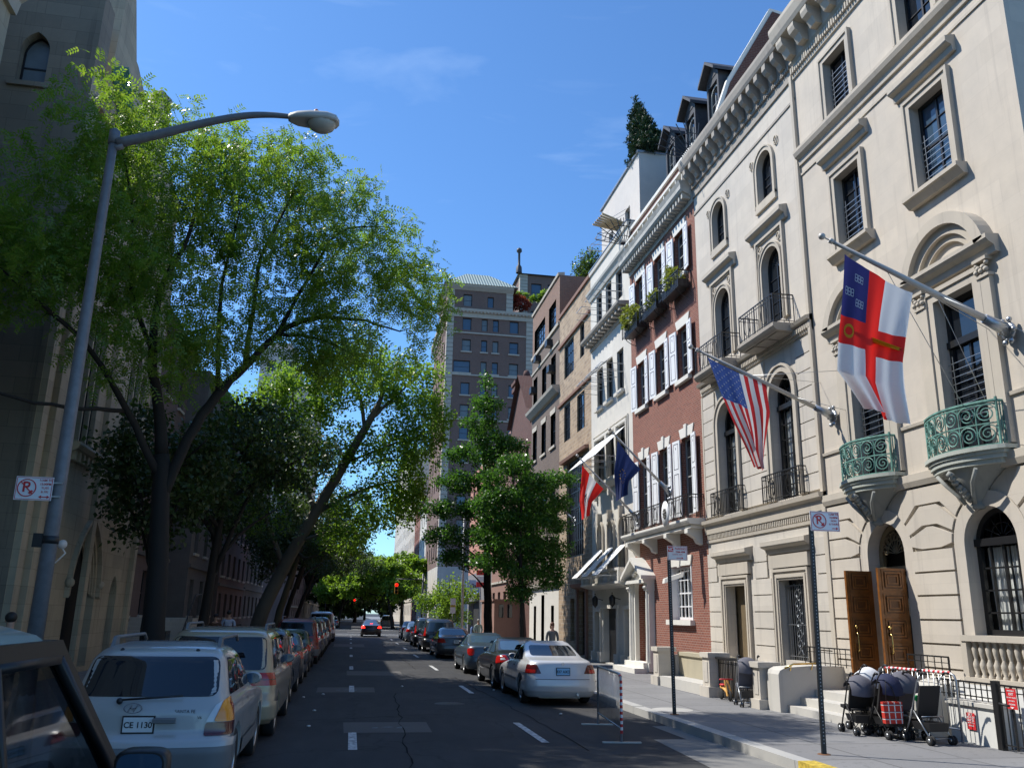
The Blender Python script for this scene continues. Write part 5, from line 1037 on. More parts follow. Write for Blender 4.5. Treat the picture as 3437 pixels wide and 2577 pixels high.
def trees():
    g_loc = leafmat('locust leaves', (.10,.18,.025), (.15,.25,.034), .58, .30); g_loc2 = leafmat('young locust leaves', (.13,.20,.03), (.19,.26,.05), .6, .34)
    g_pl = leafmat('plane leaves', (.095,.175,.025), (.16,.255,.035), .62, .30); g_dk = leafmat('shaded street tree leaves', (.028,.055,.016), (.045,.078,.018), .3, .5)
    g_gk = leafmat('ginkgo leaves', (.030,.088,.018), (.062,.145,.026), .5, .34); g_lt = leafmat('light green leaves', (.10,.18,.03), (.17,.26,.04), .58, .40); g_cy = leafmat('cypress foliage', (.012,.035,.012), (.022,.05,.018), .1, .6, 2.5)
    red = leafmat('japanese maple leaves', (.20,.03,.025), (.30,.06,.04), .4, .5)
    sun_blobs = [(-4.6,19,8.4,2.4,2.6,2.0),(-2.6,20,11.3,2.3,2.4,2.0),(-4.8,19,11.6,2.2,2.4,2.0),(-6.5,17.6,9.8,1.9,2.2,1.9),(-7.2,17,8.6,1.6,1.8,1.3),(-.6,20.4,11.0,1.9,1.9,1.8),(.9,20.6,10.2,1.2,1.6,1.3),(1.5,20.6,9.2,.6,1.0,.7),(.9,20.8,8.3,.5,.9,.7),(-1.6,21,9.0,1.7,1.9,1.2),(-5.9,18,12.4,1.4,1.6,1.3),(-3.9,19.5,12.8,1.2,1.4,.9),(-.4,20.5,8.3,1.3,1.4,.8),(-2.0,20,13.0,1.2,1.2,.8)]
    limbs = [[(-4.0,20.2,-.1,.30),(-4.1,20,1.3,.25),(-4.25,20,3.6,.21),(-4.39,20,5.4,.18)],
        [(-4.39,20,5.4,.15),(-4.6,19.8,6.6,.12),(-4.78,19.5,7.65,.10),(-4.67,19,8.9,.07),(-4.2,19,10.4,.045),(-4.1,19,12.2,.02)],
        [(-4.3,20,4.4,.13),(-3.9,20,5.8,.12),(-3.4,20.2,6.9,.11),(-2.9,20.5,7.7,.09),(-2.2,20.5,8.6,.075),(-1.5,20.7,9.1,.055),(-.4,21,9.3,.04),(.8,20.8,9.0,.018)],
        [(-2.9,20.5,7.7,.075),(-2.75,20,9.2,.055),(-2.7,20,10.4,.045),(-2.2,20,11.8,.03),(-1.9,20,13,.015)],
        [(-2.2,20.5,8.6,.06),(-1.6,20.3,10.0,.045),(-.9,20,11.2,.03),(.2,20.2,11.6,.015)],
        [(-4.78,19.5,7.65,.07),(-5.3,19,9,.05),(-5.4,18.5,10.8,.035),(-5.9,18,12.6,.015)],
        [(-4.4,20,4.9,.10),(-5.1,19.3,6.2,.08),(-5.73,18.5,7.27,.06),(-6.5,17.5,7.9,.045),(-7.4,17,8.6,.02)],
        [(-5.1,19.3,6.2,.05),(-6.0,18.3,6.0,.04),(-6.9,17.4,6.0,.03),(-7.8,17,6.4,.015)],
        [(-3.4,20.2,6.9,.06),(-3.5,20,8.4,.05),(-3.53,20,9.6,.04),(-3.3,19.8,11.4,.02)],
        [(-2.2,20.5,8.6,.05),(-1.2,21,8.7,.035),(-.3,20.6,8.2,.015)]]
    tree('locust_tree', 'largest tree, a feathery honey locust spreading over the lamp arm in front of the church', limbs, sun_blobs, 1250, 'frond', [g_loc, g_loc2], (-4,20,0), seed=3, per=7, L=.29, W=.042, spread=.38, droop=.45, twig_r=.016, hollow=.15)
    limbs = [[(-4.5,44.2,-.1,.42),(-4.3,44,1.6,.36),(-3.43,44,4.0,.32),(-2.04,43,6.67,.27),(-.74,42,9.1,.23),(.35,41,11.16,.17),(.83,41,12.5,.10),(.39,41,14.1,.06),(-.4,40.6,15.4,.02)],
        [(.1,41.3,10.8,.10),(-.3,41,12.4,.08),(-1.2,40.8,13.9,.05),(-1.9,40.5,14.9,.02)],[(.35,41,11.1,.09),(1.5,40.7,12.3,.06),(2.6,40.3,13.4,.02)],[(-2.0,43,6.7,.13),(-.4,42.6,7.6,.09),(1.6,42,8.3,.05),(3.0,42,8.4,.02)],[(-3.4,44,4.2,.14),(-4.4,43,6.5,.11),(-5.2,42,9,.08),(-5.8,41,11,.04)],[(-2.0,43,6.7,.12),(-2.9,42.3,9,.09),(-3.4,42,11.5,.06),(-3.6,42,13.4,.02)],[(-.7,42,9.1,.07),(1.2,41.3,9.9,.05),(3.2,41,10.6,.02)],[(-2.7,43.4,5.4,.08),(-.8,43.2,5.9,.05),(1.0,43,5.6,.02)]]
    blobs = [(-.5,41,13.2,2.4,2.2,1.9),(2.2,40.6,12.6,1.9,1.9,1.9),(-3.3,41.8,12.2,2.2,2.2,1.7),(-5.4,41.5,10.4,1.9,2.2,2.1),(-2.2,42,9.6,2.4,2.4,1.8),(1.8,41.4,9.4,2.2,2.2,1.8),(3.3,41,11,1.2,1.6,1.7),(.6,42.4,6.9,2.0,2.2,1.3),(2.6,42,7.2,1.1,1.6,1.2),(-4.6,43,7.4,2.0,2.2,1.8),(-.5,43,5.4,1.5,1.6,.9)]
    kk = 1.13; limbs = [[(a*kk, b*kk, 2.05+(c-2.05)*kk, d*kk) for a, b, c, d in pl] for pl in limbs]; blobs = [(a*kk, b*kk, 2.05+(c-2.05)*kk, d*kk, e*kk, f*kk) for a, b, c, d, e, f in blobs]
    tree('plane_tree', 'pale barked plane tree leaning far out over the road behind the dark trees', limbs, blobs, 1150, 'leaf', [g_pl, g_lt], (-5.05,49.9,0), seed=5, per=24, L=.165, W=.13, spread=.55, droop=.2, trunk_mat='pbark', twig_r=.02, hollow=.2)
    def simple(name, label, x, y, h, cr, mats, seed, natt=240, lean=(0,0), L=.15, W=.11, per=24, trunk='bark', tr=.2, z0=.35, kind='leaf', group=None, droop=.2):
        limbs = [[(x,y,-.1,tr),(x+lean[0]*.2,y,h*.2,tr*.85),(x+lean[0]*.6,y+lean[1]*.5,h*.45,tr*.65),(x+lean[0],y+lean[1],h*.75,tr*.3),(x+lean[0],y+lean[1],h*.95,.02)]]; r = np.random.default_rng(seed)
        cx_, cy_ = x+lean[0], y+lean[1]; blobs = [(cx_,cy_,h*.72,cr*.75,cr*.75,h*.24)]
        for k in range(7):
            a = k*2*PI/7+r.random(); zz = h*(z0+.12+.42*r.random()); rr = cr*(.55+.35*r.random()); ex, ey = cx_+rr*math.cos(a), cy_+rr*math.sin(a); limbs.append([(x+lean[0]*.5,y+lean[1]*.4,h*(.32+.04*k),tr*.45),(x+(ex-x)*.5,y+(ey-y)*.5,zz-.05*h,tr*.3),(ex,ey,zz+.04*h,.02)]); blobs.append((ex,ey,zz+.03*h,cr*.42,cr*.42,h*.13))
        return tree(name, label, limbs, blobs, natt, kind, mats, (x,y,0), seed=seed, per=per, L=L, W=W, spread=.5, trunk_mat=trunk, group=group, twig_r=.016, droop=droop)
    G = 'street trees along the shaded left kerb'
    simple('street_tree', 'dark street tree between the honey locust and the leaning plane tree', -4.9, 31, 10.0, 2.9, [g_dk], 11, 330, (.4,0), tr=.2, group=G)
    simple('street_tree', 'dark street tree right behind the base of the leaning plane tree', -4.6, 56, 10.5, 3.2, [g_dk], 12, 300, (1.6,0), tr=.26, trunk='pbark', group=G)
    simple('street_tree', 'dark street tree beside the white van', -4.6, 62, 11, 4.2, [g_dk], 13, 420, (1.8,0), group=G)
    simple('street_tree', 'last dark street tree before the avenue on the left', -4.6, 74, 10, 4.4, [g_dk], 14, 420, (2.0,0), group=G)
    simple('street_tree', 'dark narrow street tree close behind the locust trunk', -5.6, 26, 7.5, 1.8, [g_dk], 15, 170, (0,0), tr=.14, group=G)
    # ginkgos on the right pavement
    g1 = [[(6.72,43,-.1,.24),(6.7,43,2,.21),(6.5,42.6,5,.17),(6.2,42,9,.10),(6.0,41.4,12.2,.04),(6.0,41,13.6,.015)]]
    bl = [(6.0,41,13.2,.35,.5,.7),(7.3,40.5,10.0,.9,1.0,.35),(8.6,40.2,8.4,.9,1.1,.35),(6.0,41,12.2,.8,.9,.45),(5.8,41,11.2,1.0,1.1,.4),(6.3,41,10.4,1.2,1.2,.4),(5.5,41,9.6,1.5,1.4,.4),(7.2,40.6,9.0,1.2,1.3,.35),(5.0,41.2,8.3,1.6,1.5,.4),(7.3,40.4,7.8,1.7,1.5,.4),(4.6,41.5,7.0,1.5,1.5,.35),(6.4,41,6.9,1.6,1.5,.45),(8.4,40.3,6.8,1.2,1.3,.35),(4.7,41.5,5.7,1.7,1.5,.4),(7.3,40.8,5.8,1.9,1.5,.45),(5.4,41.5,4.6,1.7,1.4,.35),(7.6,41,4.5,1.3,1.3,.4)]
    for k, (dx, z) in enumerate(((-1.7,5.3),(-1.9,7.2),(1.5,6.3),(1.3,8.2),(-1.0,9.4),(.9,10.2),(1.7,4.8),(-1.3,4.2))): g1.append([(6.5-.04*z,42.5-.1*z,z-.9,.05),(6.4+dx*.5,41.8,z-.3,.035),(6.2+dx,41.2,z,.012)])
    tree('ginkgo_tree', 'upright ginkgo with a thick dark trunk beside the pavement, its tip reaching the tower', g1, bl, 760, 'leaf', [g_gk], (6.72,43,0), seed=21, per=26, L=.115, W=.105, spread=.36, droop=.3, group='ginkgo trees on the right pavement')
    g2 = [[(7.0,35.6,-.1,.11),(6.95,35.6,2.5,.09),(6.9,35.8,5,.07),(6.9,36,8,.03)]]
    bl = [(5.6,36.3,6.7,.9,1.0,.35),(5.5,36.4,5.3,.8,.9,.35),(5.6,36.4,4.2,.8,.9,.3),(6.6,36,8.5,.8,.9,.3),(5.7,36.3,7.9,.7,.9,.3),(7.7,36,7.7,1.1,1.0,.3),(8.9,36,7.9,.7,.7,.25),(6.3,36.2,7.0,1.2,1.1,.35),(8.0,36,6.8,1.3,1.1,.35),(6.0,36.2,6.0,1.1,1.0,.35),(7.7,36,5.8,1.4,1.1,.4),(6.4,36,4.9,1.2,1.1,.4),(8.1,36,4.8,1.1,1.0,.45),(7.0,36,3.8,1.1,1.0,.4),(8.3,36,3.7,.55,.7,.6),(6.9,36,3.0,.6,.7,.5)]
    for k, (dx, z) in enumerate(((1.9,7.8),(1.3,6.6),(-.7,5),(1.0,4.4),(.5,3.4),(-.6,6.8))): g2.append([(6.92,35.8,z-.8,.035),(6.9+dx*.5,36,z-.25,.025),(6.9+dx,36,z,.01)])
    tree('ginkgo_tree', 'smaller ginkgo with drooping branches in front of the brown brick house', g2, bl, 760, 'leaf', [g_gk], (7,35.6,0), seed=22, per=24, L=.10, W=.09, spread=.33, droop=.6, group='ginkgo trees on the right pavement')
    simple('street_tree', 'round bright green tree on the right pavement before the avenue', 7.4, 67, 4.9, 2.0, [g_lt], 31, 260, (0,0), L=.16, W=.13, per=14, tr=.12, z0=.2)
    simple('street_tree', 'bright sunlit tree overhanging the road just beyond the avenue', 5.6, 117, 9.6, 5.2, [g_lt], 32, 620, (-1.6,0), L=.34, W=.26, tr=.25, z0=.25)
    simple('street_tree', 'sunlit tree standing at the left corner beyond the avenue', -1.6, 122, 8.6, 4.6, [g_lt, g_pl], 33, 480, (1.0,0), L=.34, W=.26, tr=.25, z0=.25)
    simple('street_tree', 'tall tree beyond the avenue beside the apartment tower', 7.4, 130, 11.5, 3.8, [g_pl], 34, 300, (0,0), L=.34, W=.28, tr=.25, z0=.2)
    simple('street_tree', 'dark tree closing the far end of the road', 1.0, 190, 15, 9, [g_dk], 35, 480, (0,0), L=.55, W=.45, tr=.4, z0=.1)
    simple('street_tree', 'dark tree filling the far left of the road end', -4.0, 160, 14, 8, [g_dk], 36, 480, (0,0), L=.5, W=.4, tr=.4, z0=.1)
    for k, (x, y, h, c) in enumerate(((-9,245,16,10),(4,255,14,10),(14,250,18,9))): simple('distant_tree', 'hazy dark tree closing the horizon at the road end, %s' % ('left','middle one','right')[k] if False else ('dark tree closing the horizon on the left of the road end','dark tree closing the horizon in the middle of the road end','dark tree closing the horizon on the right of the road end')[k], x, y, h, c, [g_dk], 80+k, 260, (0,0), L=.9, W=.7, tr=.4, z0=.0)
    # roof planting
    simple('roof_shrub', 'round bush on the roof terrace between the tan house and its red brick wall', 13.2, 46.8, 2.6, .9, [g_dk, g_pl], 41, 150, (0,0), L=.13, W=.1, per=14, tr=.06, z0=.0)
    bpy.context.scene.view_layers[0].update()
    o = [x for x in C.objects if x.name.startswith('roof_shrub')][0]; o.location.z = 21.3; prop(o, None, 'shrub')
    cb = []; 
    for k in range(9): z = 22.5+.46*k; cb.append((12.1,33.2+.20*k,z,1.0*(1-k/9.2)+.08,1.25*(1-k/9.2)+.08,.42))
    tree('cypress', 'dark conical cypress standing on the cream penthouse roof', [[(12.1,33.2,22.2,.07),(12.1,33.9,24,.05),(12.1,34.9,26.4,.01)]], cb, 900, 'leaf', [g_cy], (12.1,33.2,22.2), seed=51, per=16, L=.14, W=.05, spread=.14, droop=-.6, twig_r=.006)
    tree('roof_maple', 'red leafed maple on the terrace beside the tower top', [[(21.2,113.5,43.5,.12),(21.2,113.5,44.6,.08),(21.0,113.5,46,.03)]], [(21.2,113.2,45.4,1.6,1.2,1.1),(20.6,113.2,46.2,.9,.9,.6)], 150, 'leaf', [red], (21.2,113.5,43.5), seed=52, per=12, L=.26, W=.16, spread=.35)
    tree('terrace_hedge', 'bright green hedge along the terrace below the blue windowed block', [[(24,113.6,46.6,.05),(26,114,47,.03)]], [(21,114.2,47.2,1.5,.6,.35),(23.4,114.2,46.8,1.8,.6,.4),(25.2,114,47.3,1.3,.8,.9)], 150, 'leaf', [g_lt], (23,114,46.6), seed=53, per=10, L=.26, W=.2, spread=.3, cat='hedge')
    # window boxes of the brick house with their plants
    for k, (c, lush) in enumerate(((26.60,1.0),(28.78,.55),(31.0,1.5))):
        nm = ('nearest the camera with yellow green bush', 'middle, with a sparse reddish plant', 'farthest, overflowing with a round yellow green bush')[k]
        w = T('window_box', 'black iron window box %s' % nm, 'planter', (10.8,c,13.0), 'window boxes on the red brick house'); m = MB()
        a0, a1, z0, z1 = c-.92, c+.92, 13.05, 13.62
        railing(m, FR, [(a0,.02),(a0,.5),(a1,.5),(a1,.02)], z0, z1, .14, .022); m.build('railing', M['iron'], w)
        t = MB(); t.fb(FR, a0+.12, a1-.12, z0+.02, z0+.30, .06, .44); t.build('trough', M['blackp'], w); b = MB()
        for u in (a0+.3, a1-.3): b.tube([FR(u,z0,.48), FR(u,z0-.12,.40), FR(u,z0-.25,.2), FR(u,z0-.3,.02)], .016, 5); b.tube([FR(u,z0-.02+.1*math.sin(q),.2+.1*math.cos(q)) for q in [x*.6 for x in range(11)]], .012, 4)
        b.build('bracket', M['iron'], w)
        bb = [(10.5,c,13.5,.22,.75,.28+.12*lush)] if k != 1 else [(10.5,c-.1,13.6,.2,.45,.35)]
        if k == 2: bb = [(10.4,c+.1,13.75,.35,.8,.5)]
        if k == 0: bb = [(10.5,c+.2,13.75,.22,.4,.5),(10.5,c,13.45,.22,.7,.2)]
        tree('box_plant', 'leafy plant growing in the window box %s' % nm, [[(10.5,c,13.3,.02),(10.5,c,13.5,.015),(10.5,c,13.8,.008)]], bb, int(45+60*lush), 'leaf', [leafmat('box plant leaves', (.12,.17,.03), (.20,.22,.04), .4, .5)] , (10.5,c,13.3), seed=60+k, per=9, L=.12, W=.055, spread=.12, droop=-.2, group='plants in the window boxes', twig_r=.004, cat='plant')
trees()
# ------------------------------------------------------------------ vehicles (local: y=0 rear bumper, +y forward, x half width)
def sm_interp(pts, sm=.012):
    z = np.array([p[0] for p in pts], float); v = np.array([p[1] for p in pts], float)
    return lambda q: float(np.mean([np.interp(q+o*sm, z, v) for o in (-1.5,-.75,0,.75,1.5)]))
class Car:
    def __init__(s, rear, front, half, rr=.16, rf=.25, bow=.10, z0=.22, ztop=1.4, wheels=(.75,3.4), wr=.31, roofr=.25):
        s.yr, s.yf, s.w = sm_interp(rear), sm_interp(front), sm_interp(half); s.rr, s.rf, s.bow, s.z0, s.zt, s.wh, s.R, s.roofr = rr, rf, bow, z0, ztop, wheels, wr, roofr
    def outline(s, z, n=1):
        w, a, b = s.w(z), s.yr(z), s.yf(z); rr = min(s.rr, w*.5, (b-a)*.3); rf = min(s.rf, w*.6, (b-a)*.35); P = []
        for k in range(7): P.append((k/7*(w-rr), a))
        for k in range(8): t = PI/2*k/7; P.append((w-rr+rr*math.sin(t), a+rr-rr*math.cos(t)))
        m = 26
        for k in range(1, m): f = k/m; y = a+rr+(b-a-rr-rf)*f; P.append((w*(1+.012*math.sin(PI*f)), y))
        for k in range(8): t = PI/2*k/7; P.append((w-rf+rf*math.cos(t), b-rf+rf*math.sin(t)))
        for k in range(1, 7): P.append(((w-rf)*(1-k/6), b))
        out = []
        for x, y in P:
            q = (x/w)**2; fr = max(0, 1-(y-a)/.8); ff = max(0, 1-(b-y)/.9); out.append((x, y+s.bow*q*fr-s.bow*1.5*q*ff))
        return out
    def levels(s):
        z = [s.z0, s.z0+.03]; q = s.z0+.06
        while q < s.zt-.10: z.append(q); q += .032
        z += [s.zt-.09, s.zt-.06, s.zt-.038, s.zt-.02, s.zt-.008, s.zt]; return z
    def body(s, mat, parent, arch=True):
        Z = s.levels(); mb = MB(); rings = []
        for z in Z:
            o = s.outline(z); ring = [(x, y, z) for x, y in o]+[(-x, y, z) for x, y in o[::-1][1:-1]]; rings.append(mb.add(ring)); n = len(ring)
        for a, b in zip(rings, rings[1:]):
            for k in range(n): mb.face((a+k, a+(k+1)%n, b+(k+1)%n, b+k), 0, True)
        mb.face([rings[0]+k for k in range(n)][::-1], 1); mb.face([rings[-1]+k for k in range(n)], 0, True)
        o = mb.build('body', [mat, M['blackp']], parent, local=True)
        if arch:
            cut = MB()
            for y in s.wh: cut.lathe([(0,-1.5),(s.R+.055,-1.5),(s.R+.055,1.5),(0,1.5)], (0,y,s.R), 36, 0, True, 'x')
            co = cut.build('cutter', M['blackp'], None); md = o.modifiers.new('b', 'BOOLEAN'); md.operation = 'DIFFERENCE'; md.solver = 'EXACT'; md.object = co
            dg = bpy.context.evaluated_depsgraph_get(); me = bpy.data.meshes.new_from_object(o.evaluated_get(dg)); o.modifiers.clear(); old = o.data; o.data = me; bpy.data.meshes.remove(old); bpy.data.objects.remove(co)
            me.materials.clear(); me.materials.append(mat); me.materials.append(M['blackp'])
            inner = MB()
            for y in s.wh: inner.box(-s.w(.4)+.16, s.w(.4)-.16, y-s.R-.08, y+s.R+.08, s.z0, s.R*2+.08)
            inner.build('wheel_well', M['blackp'], parent, local=True)
        return o
    def side(s, y, z):
        o = s.outline(z); 
        for (x0, y0), (x1, y1) in zip(o[7:], o[8:]):
            if y0 <= y <= y1+1e-9: return x0+(x1-x0)*(y-y0)/max(1e-6, y1-y0)
        return o[20][0] if y > s.yr(z) else o[8][0]
    def rear_y(s, x, z):
        o = s.outline(z)
        for (x0, y0), (x1, y1) in zip(o[:14], o[1:15]):
            if x0 <= abs(x) <= x1+1e-9: return y0+(y1-y0)*(abs(x)-x0)/max(1e-6, x1-x0)
        return o[13][1]
    def front_y(s, x, z):
        o = s.outline(z)[::-1]
        for (x0, y0), (x1, y1) in zip(o[:13], o[1:14]):
            if x0 <= abs(x) <= x1+1e-9: return y0+(y1-y0)*(abs(x)-x0)/max(1e-6, x1-x0)
        return o[12][1]
    def peri(s, d, z, side=1, off=.005):
        o = s.outline(z); L = 0
        for (x0, y0), (x1, y1) in zip(o, o[1:]):
            l = math.hypot(x1-x0, y1-y0)
            if L+l >= d: f = (d-L)/l; tx, ty = (x1-x0)/l, (y1-y0)/l; return ((x0+(x1-x0)*f+ty*off)*side, y0+(y1-y0)*f-tx*off, z)
            L += l
    def panel(s, name, mat, parent, poly, kind='side', side=1, off=.006, rows=10, cols=8, round_=.0):
        # poly in (y,z), (x,z) or (perimeter,z); convex
        if round_:
            q = []
            n = len(poly)
            for i in range(n):
                p0, p1, p2 = [np.array(poly[(i+j-1) % n], float) for j in range(3)]; a, b = p0-p1, p2-p1; r = min(round_, np.linalg.norm(a)*.45, np.linalg.norm(b)*.45); a, b = a/np.linalg.norm(a)*r, b/np.linalg.norm(b)*r
                for t in (0,.25,.5,.75,1): q.append(tuple(p1+a*(1-t)**2+b*t**2))
            poly = q
        zs = sorted({round(p[1], 4) for p in poly}); zz = []
        for a, b in zip(zs, zs[1:]):
            m = max(1, int((b-a)/max(.02, (zs[-1]-zs[0])/rows)+.5)); zz += [a+(b-a)*k/m for k in range(m)]
        zz.append(zs[-1]); mb = MB(); base = []
        for z in zz:
            xs = []
            zc = min(max(z, zs[0]+3e-4), zs[-1]-3e-4)
            for (a, za), (b, zb) in zip(poly, poly[1:]+poly[:1]):
                if (za-zc)*(zb-zc) <= 0 and abs(za-zb) > 1e-9: xs.append(a+(b-a)*(zc-za)/(zb-za))
            lo, hi = min(xs), max(xs); pts = []
            for k in range(cols+1):
                a = lo+(hi-lo)*k/cols
                if kind == 'side': pts.append(((s.side(a, z)+off)*side, a, z))
                elif kind == 'rear': pts.append((a, s.rear_y(a, z)-off, z))
                elif kind == 'front': pts.append((a, s.front_y(a, z)+off, z))
                else: pts.append(s.peri(a, z, side, off))
            base.append(mb.add(pts))
        for a, b in zip(base, base[1:]):
            for k in range(cols): mb.face((a+k, a+k+1, b+k+1, b+k), 0, True)
        return mb.build(name, mat, parent, local=True, fix=False)
def wheels(parent, ys, half, R=.31, w=.20, spokes=5, rimmat='alloy', first=None):
    for y in ys:
        for sd in (-1, 1):
            if first and first[0]: 
                t = copy_tree(first[0], parent); t.location = (sd*(half-.01), y, R); t.rotation_euler.z = 0 if sd > 0 else PI; continue
            m = MB(); m.lathe([(R*.62,-w),(R*.93,-w),(R,-w*.8),(R,-w*.2),(R*.93,0),(R*.64,-.012),(R*.62,-.03)], (0,0,0), 28, 0, True, 'x'); o = m.build('wheel', M['rubber'], parent, local=True, fix=False)
            r = MB(); r.lathe([(R*.64,-.012),(R*.60,-.02),(R*.58,-.09)], (0,0,0), 28, 0, True, 'x'); r.lathe([(0,-.015),(R*.14,-.02),(R*.16,-.06)], (0,0,0), 14, 0, True, 'x')
            for k in range(spokes):
                a = 2*PI*k/spokes; c, s_ = math.cos(a), math.sin(a); tw = .035*R/.31*5/spokes+.012
                r.hexa([(-.05,R*.1*c-tw*s_,R*.1*s_+tw*c),(-.05,R*.1*c+tw*s_,R*.1*s_-tw*c),(-.05,R*.6*c+tw*s_,R*.6*s_-tw*c),(-.05,R*.6*c-tw*s_,R*.6*s_+tw*c),(-.022,R*.1*c-tw*s_,R*.1*s_+tw*c),(-.022,R*.1*c+tw*s_,R*.1*s_-tw*c),(-.02,R*.6*c+tw*s_,R*.6*s_-tw*c),(-.02,R*.6*c-tw*s_,R*.6*s_+tw*c)])
            r.lathe([(0,-.10),(R*.6,-.10)], (0,0,0), 20, 1, False, 'x')
            r.build('rim', [M[rimmat], M['blackp']], o, local=True, fix=False); o.location = (sd*(half-.01), y, R); o.rotation_euler.z = 0 if sd > 0 else PI
            if first is not None: first[0] = o
def mirror(parent, c, y, z, mat, sides=(-1,1), sz=(.11,.075)):
    for sd in sides:
        x = sd*(c.side(y, z)+.02); m = MB(); m.ball((x+sd*(sz[0]+.02), y, z+.03), 1, 10, 0, (sz[0], .06, sz[1])); m.tube([(x-sd*.05,y+.02,z-.03),(x+sd*.08,y,z)], .02, 6); o = m.build('mirror', mat, parent, local=True)
        g = MB(); g.lathe([(0,0),(1,0)], (0,0,0), 16); g.v = [(x+sd*(sz[0]+.02)+a*sz[0]*.8, y-.058, z+.03+b*sz[1]*.8) for a, b, c_ in g.v]; g.build('mirror_glass', M['sglass'], o, local=True, fix=False)
def plate(parent, c, x, z, txt, col=(.75,.76,.74), ink='blackp', w=.155, h=.076, frame=True):
    y = min(c.rear_y(x, z-.05), c.rear_y(x, z+.05))-.02; m = MB(); m.box(x-w, x+w, y, y+.012, z-h, z+h); o = m.build('licence_plate', plain('plate face', col, .4, var=.05), parent, local=True)
    if frame: 
        f = MB(); f.box(x-w-.015, x+w+.015, y+.002, y+.03, z-h-.015, z+h+.015); f.build('plate_frame', M['blackp'], o, local=True)
    ORG[o.name] = Vector((0,0,0)); text(txt, .085, lambda u, v, w_: (x+u, y-.003-w_*.3, z+v-.005), 0, 0, 0, M[ink] if isinstance(ink, str) else ink, o, 'plate_number', bold=True); return o
def finish(root, x, y, rz=0.): root.location = (x, y, 0); root.rotation_euler.z = rz
WH = {}
def sedan(label, col, L=4.5, W=.87, H=1.42, lampmat='lred', trunk=1.0, seed=0, group=None, lit=False, platetxt='', platecol=(.75,.76,.74), ink='blackp', rear_over=1.0, coupe=False, lampkind=0, dark_glass='glass', handle=True):
    t = T('parked_car', label, 'car', (0,0,0), group); L2 = L
    rear = [(.2,.10),(.30,.03),(.45,0),(.60,.02),(.72,.06),(.95*trunk,.10),(trunk,.16),(trunk+.03,.78),(trunk+.08,.92),(H-.14,1.42),(H-.04,1.68),(H,1.95)]
    front = [(.2,L-.12),(.35,L-.02),(.5,L),(.62,L-.05),(.72,L-.2),(.82,L-.65),(.90,L-1.25),(.95,L-1.42),(H-.12,L-2.05),(H-.04,L-2.3),(H,L-2.6)]
    half = [(.2,W-.06),(.30,W-.015),(.5,W),(.75,W-.005),(.90,W-.05),(.96,W-.10),(H-.15,W-.22),(H-.05,W-.30),(H,W-.45)]
    c = Car(rear, front, half, rr=.22, rf=.38, bow=.12, z0=.20, ztop=H, wheels=(1.0,L-.88), wr=.315); pm = col if not isinstance(col, tuple) else paint('car paint', col, .2 if sum(col) > .2 else 0)
    b = c.body(pm, t); g = M[dark_glass]
    c.panel('rear_window', g, t, [(-(W-.26),trunk+.08),(W-.26,trunk+.08),(W-.33,H-.10),(-(W-.33),H-.10)], 'rear', round_=.07, cols=14)
    c.panel('windscreen', g, t, [(-(W-.20),.97),(W-.20,.97),(W-.33,H-.08),(-(W-.33),H-.08)], 'front', round_=.07, cols=14)
    for sd in (-1, 1):
        zb = .97
        c.panel('side_window', g, t, [(1.22,zb+.03),(2.02,zb),(2.02,H-.12),(1.72,H-.12)], 'side', sd, round_=.04); c.panel('side_window', g, t, [(2.09,zb),(2.85 if not coupe else 3.0,zb),(2.62,H-.12),(2.09,H-.12)], 'side', sd, round_=.04)
        for y in (2.05, 2.98): 
            if coupe and y < 2.5: continue
            c.panel('door_seam', M['blackp'], t, [(y,.32),(y+.012,.32),(y+.012,.95),(y,.95)], 'side', sd, .002, 8, 1)
        for y in ((1.75, 2.72) if not coupe else (2.1,)): c.panel('door_handle', M['blackp'] if not isinstance(col, tuple) or sum(col) > 1 else pm, t, [(y,.83),(y+.16,.83),(y+.16,.86),(y,.86)], 'side', sd, .02, 2, 3)
        c.panel('side_moulding', M['cladding'] if sum(col[:3]) > .3 else M['blackp'], t, [(1.5,.50),(3.1,.50),(3.1,.55),(1.5,.55)], 'side', sd, .012, 2, 10)
        lm = M['brake'] if lit else M[lampmat]
        if lampkind == 0: c.panel('tail_lamp', lm, t, [(.52,.73),(.98,.73),(.98,.93),(.62,.93)], 'peri', sd, .010, 8, 8, .03)
        elif lampkind == 1: c.panel('tail_lamp', lm, t, [(.50,.78),(.98,.72),(1.02,.92),(.62,.96)], 'peri', sd, .010, 8, 8, .05); c.panel('lamp_insert', M['lclear'], t, [(.62,.83),(.78,.82),(.78,.88),(.66,.89)], 'peri', sd, .014, 3, 4, .02)
        else: c.panel('tail_lamp', lm, t, [(.60,.66),(.86,.66),(.92,.90),(.60,.90)], 'peri', sd, .012, 8, 8, .11)
        c.panel('headlamp', M['lclear'], t, [(W-.42,.60),(W-.08,.60),(W-.1,.74),(W-.4,.70)] if sd > 0 else [(-(W-.42),.60),(-(W-.08),.60),(-(W-.1),.74),(-(W-.4),.70)], 'front', 1, .008, 4, 5, .03)
    c.panel('bumper', pm if sum(col[:3]) < .3 else pm, t, [(0,.34),(1.35,.34),(1.35,.56),(0,.56)], 'peri', 1, .035, 8, 16, .05); c.panel('bumper', pm, t, [(0,.34),(1.35,.34),(1.35,.56),(0,.56)], 'peri', -1, .035, 8, 16, .05)
    c.panel('boot_seam', M['blackp'], t, [(-(W-.20),.60),(W-.20,.60),(W-.20,.612),(-(W-.20),.612)], 'rear', 1, .002, 1, 14)
    mirror(t, c, L-1.62, .98, pm if sum(col[:3]) > .3 else M['blackp'])
    if platetxt: plate(t, c, 0, .78, platetxt, platecol, ink)
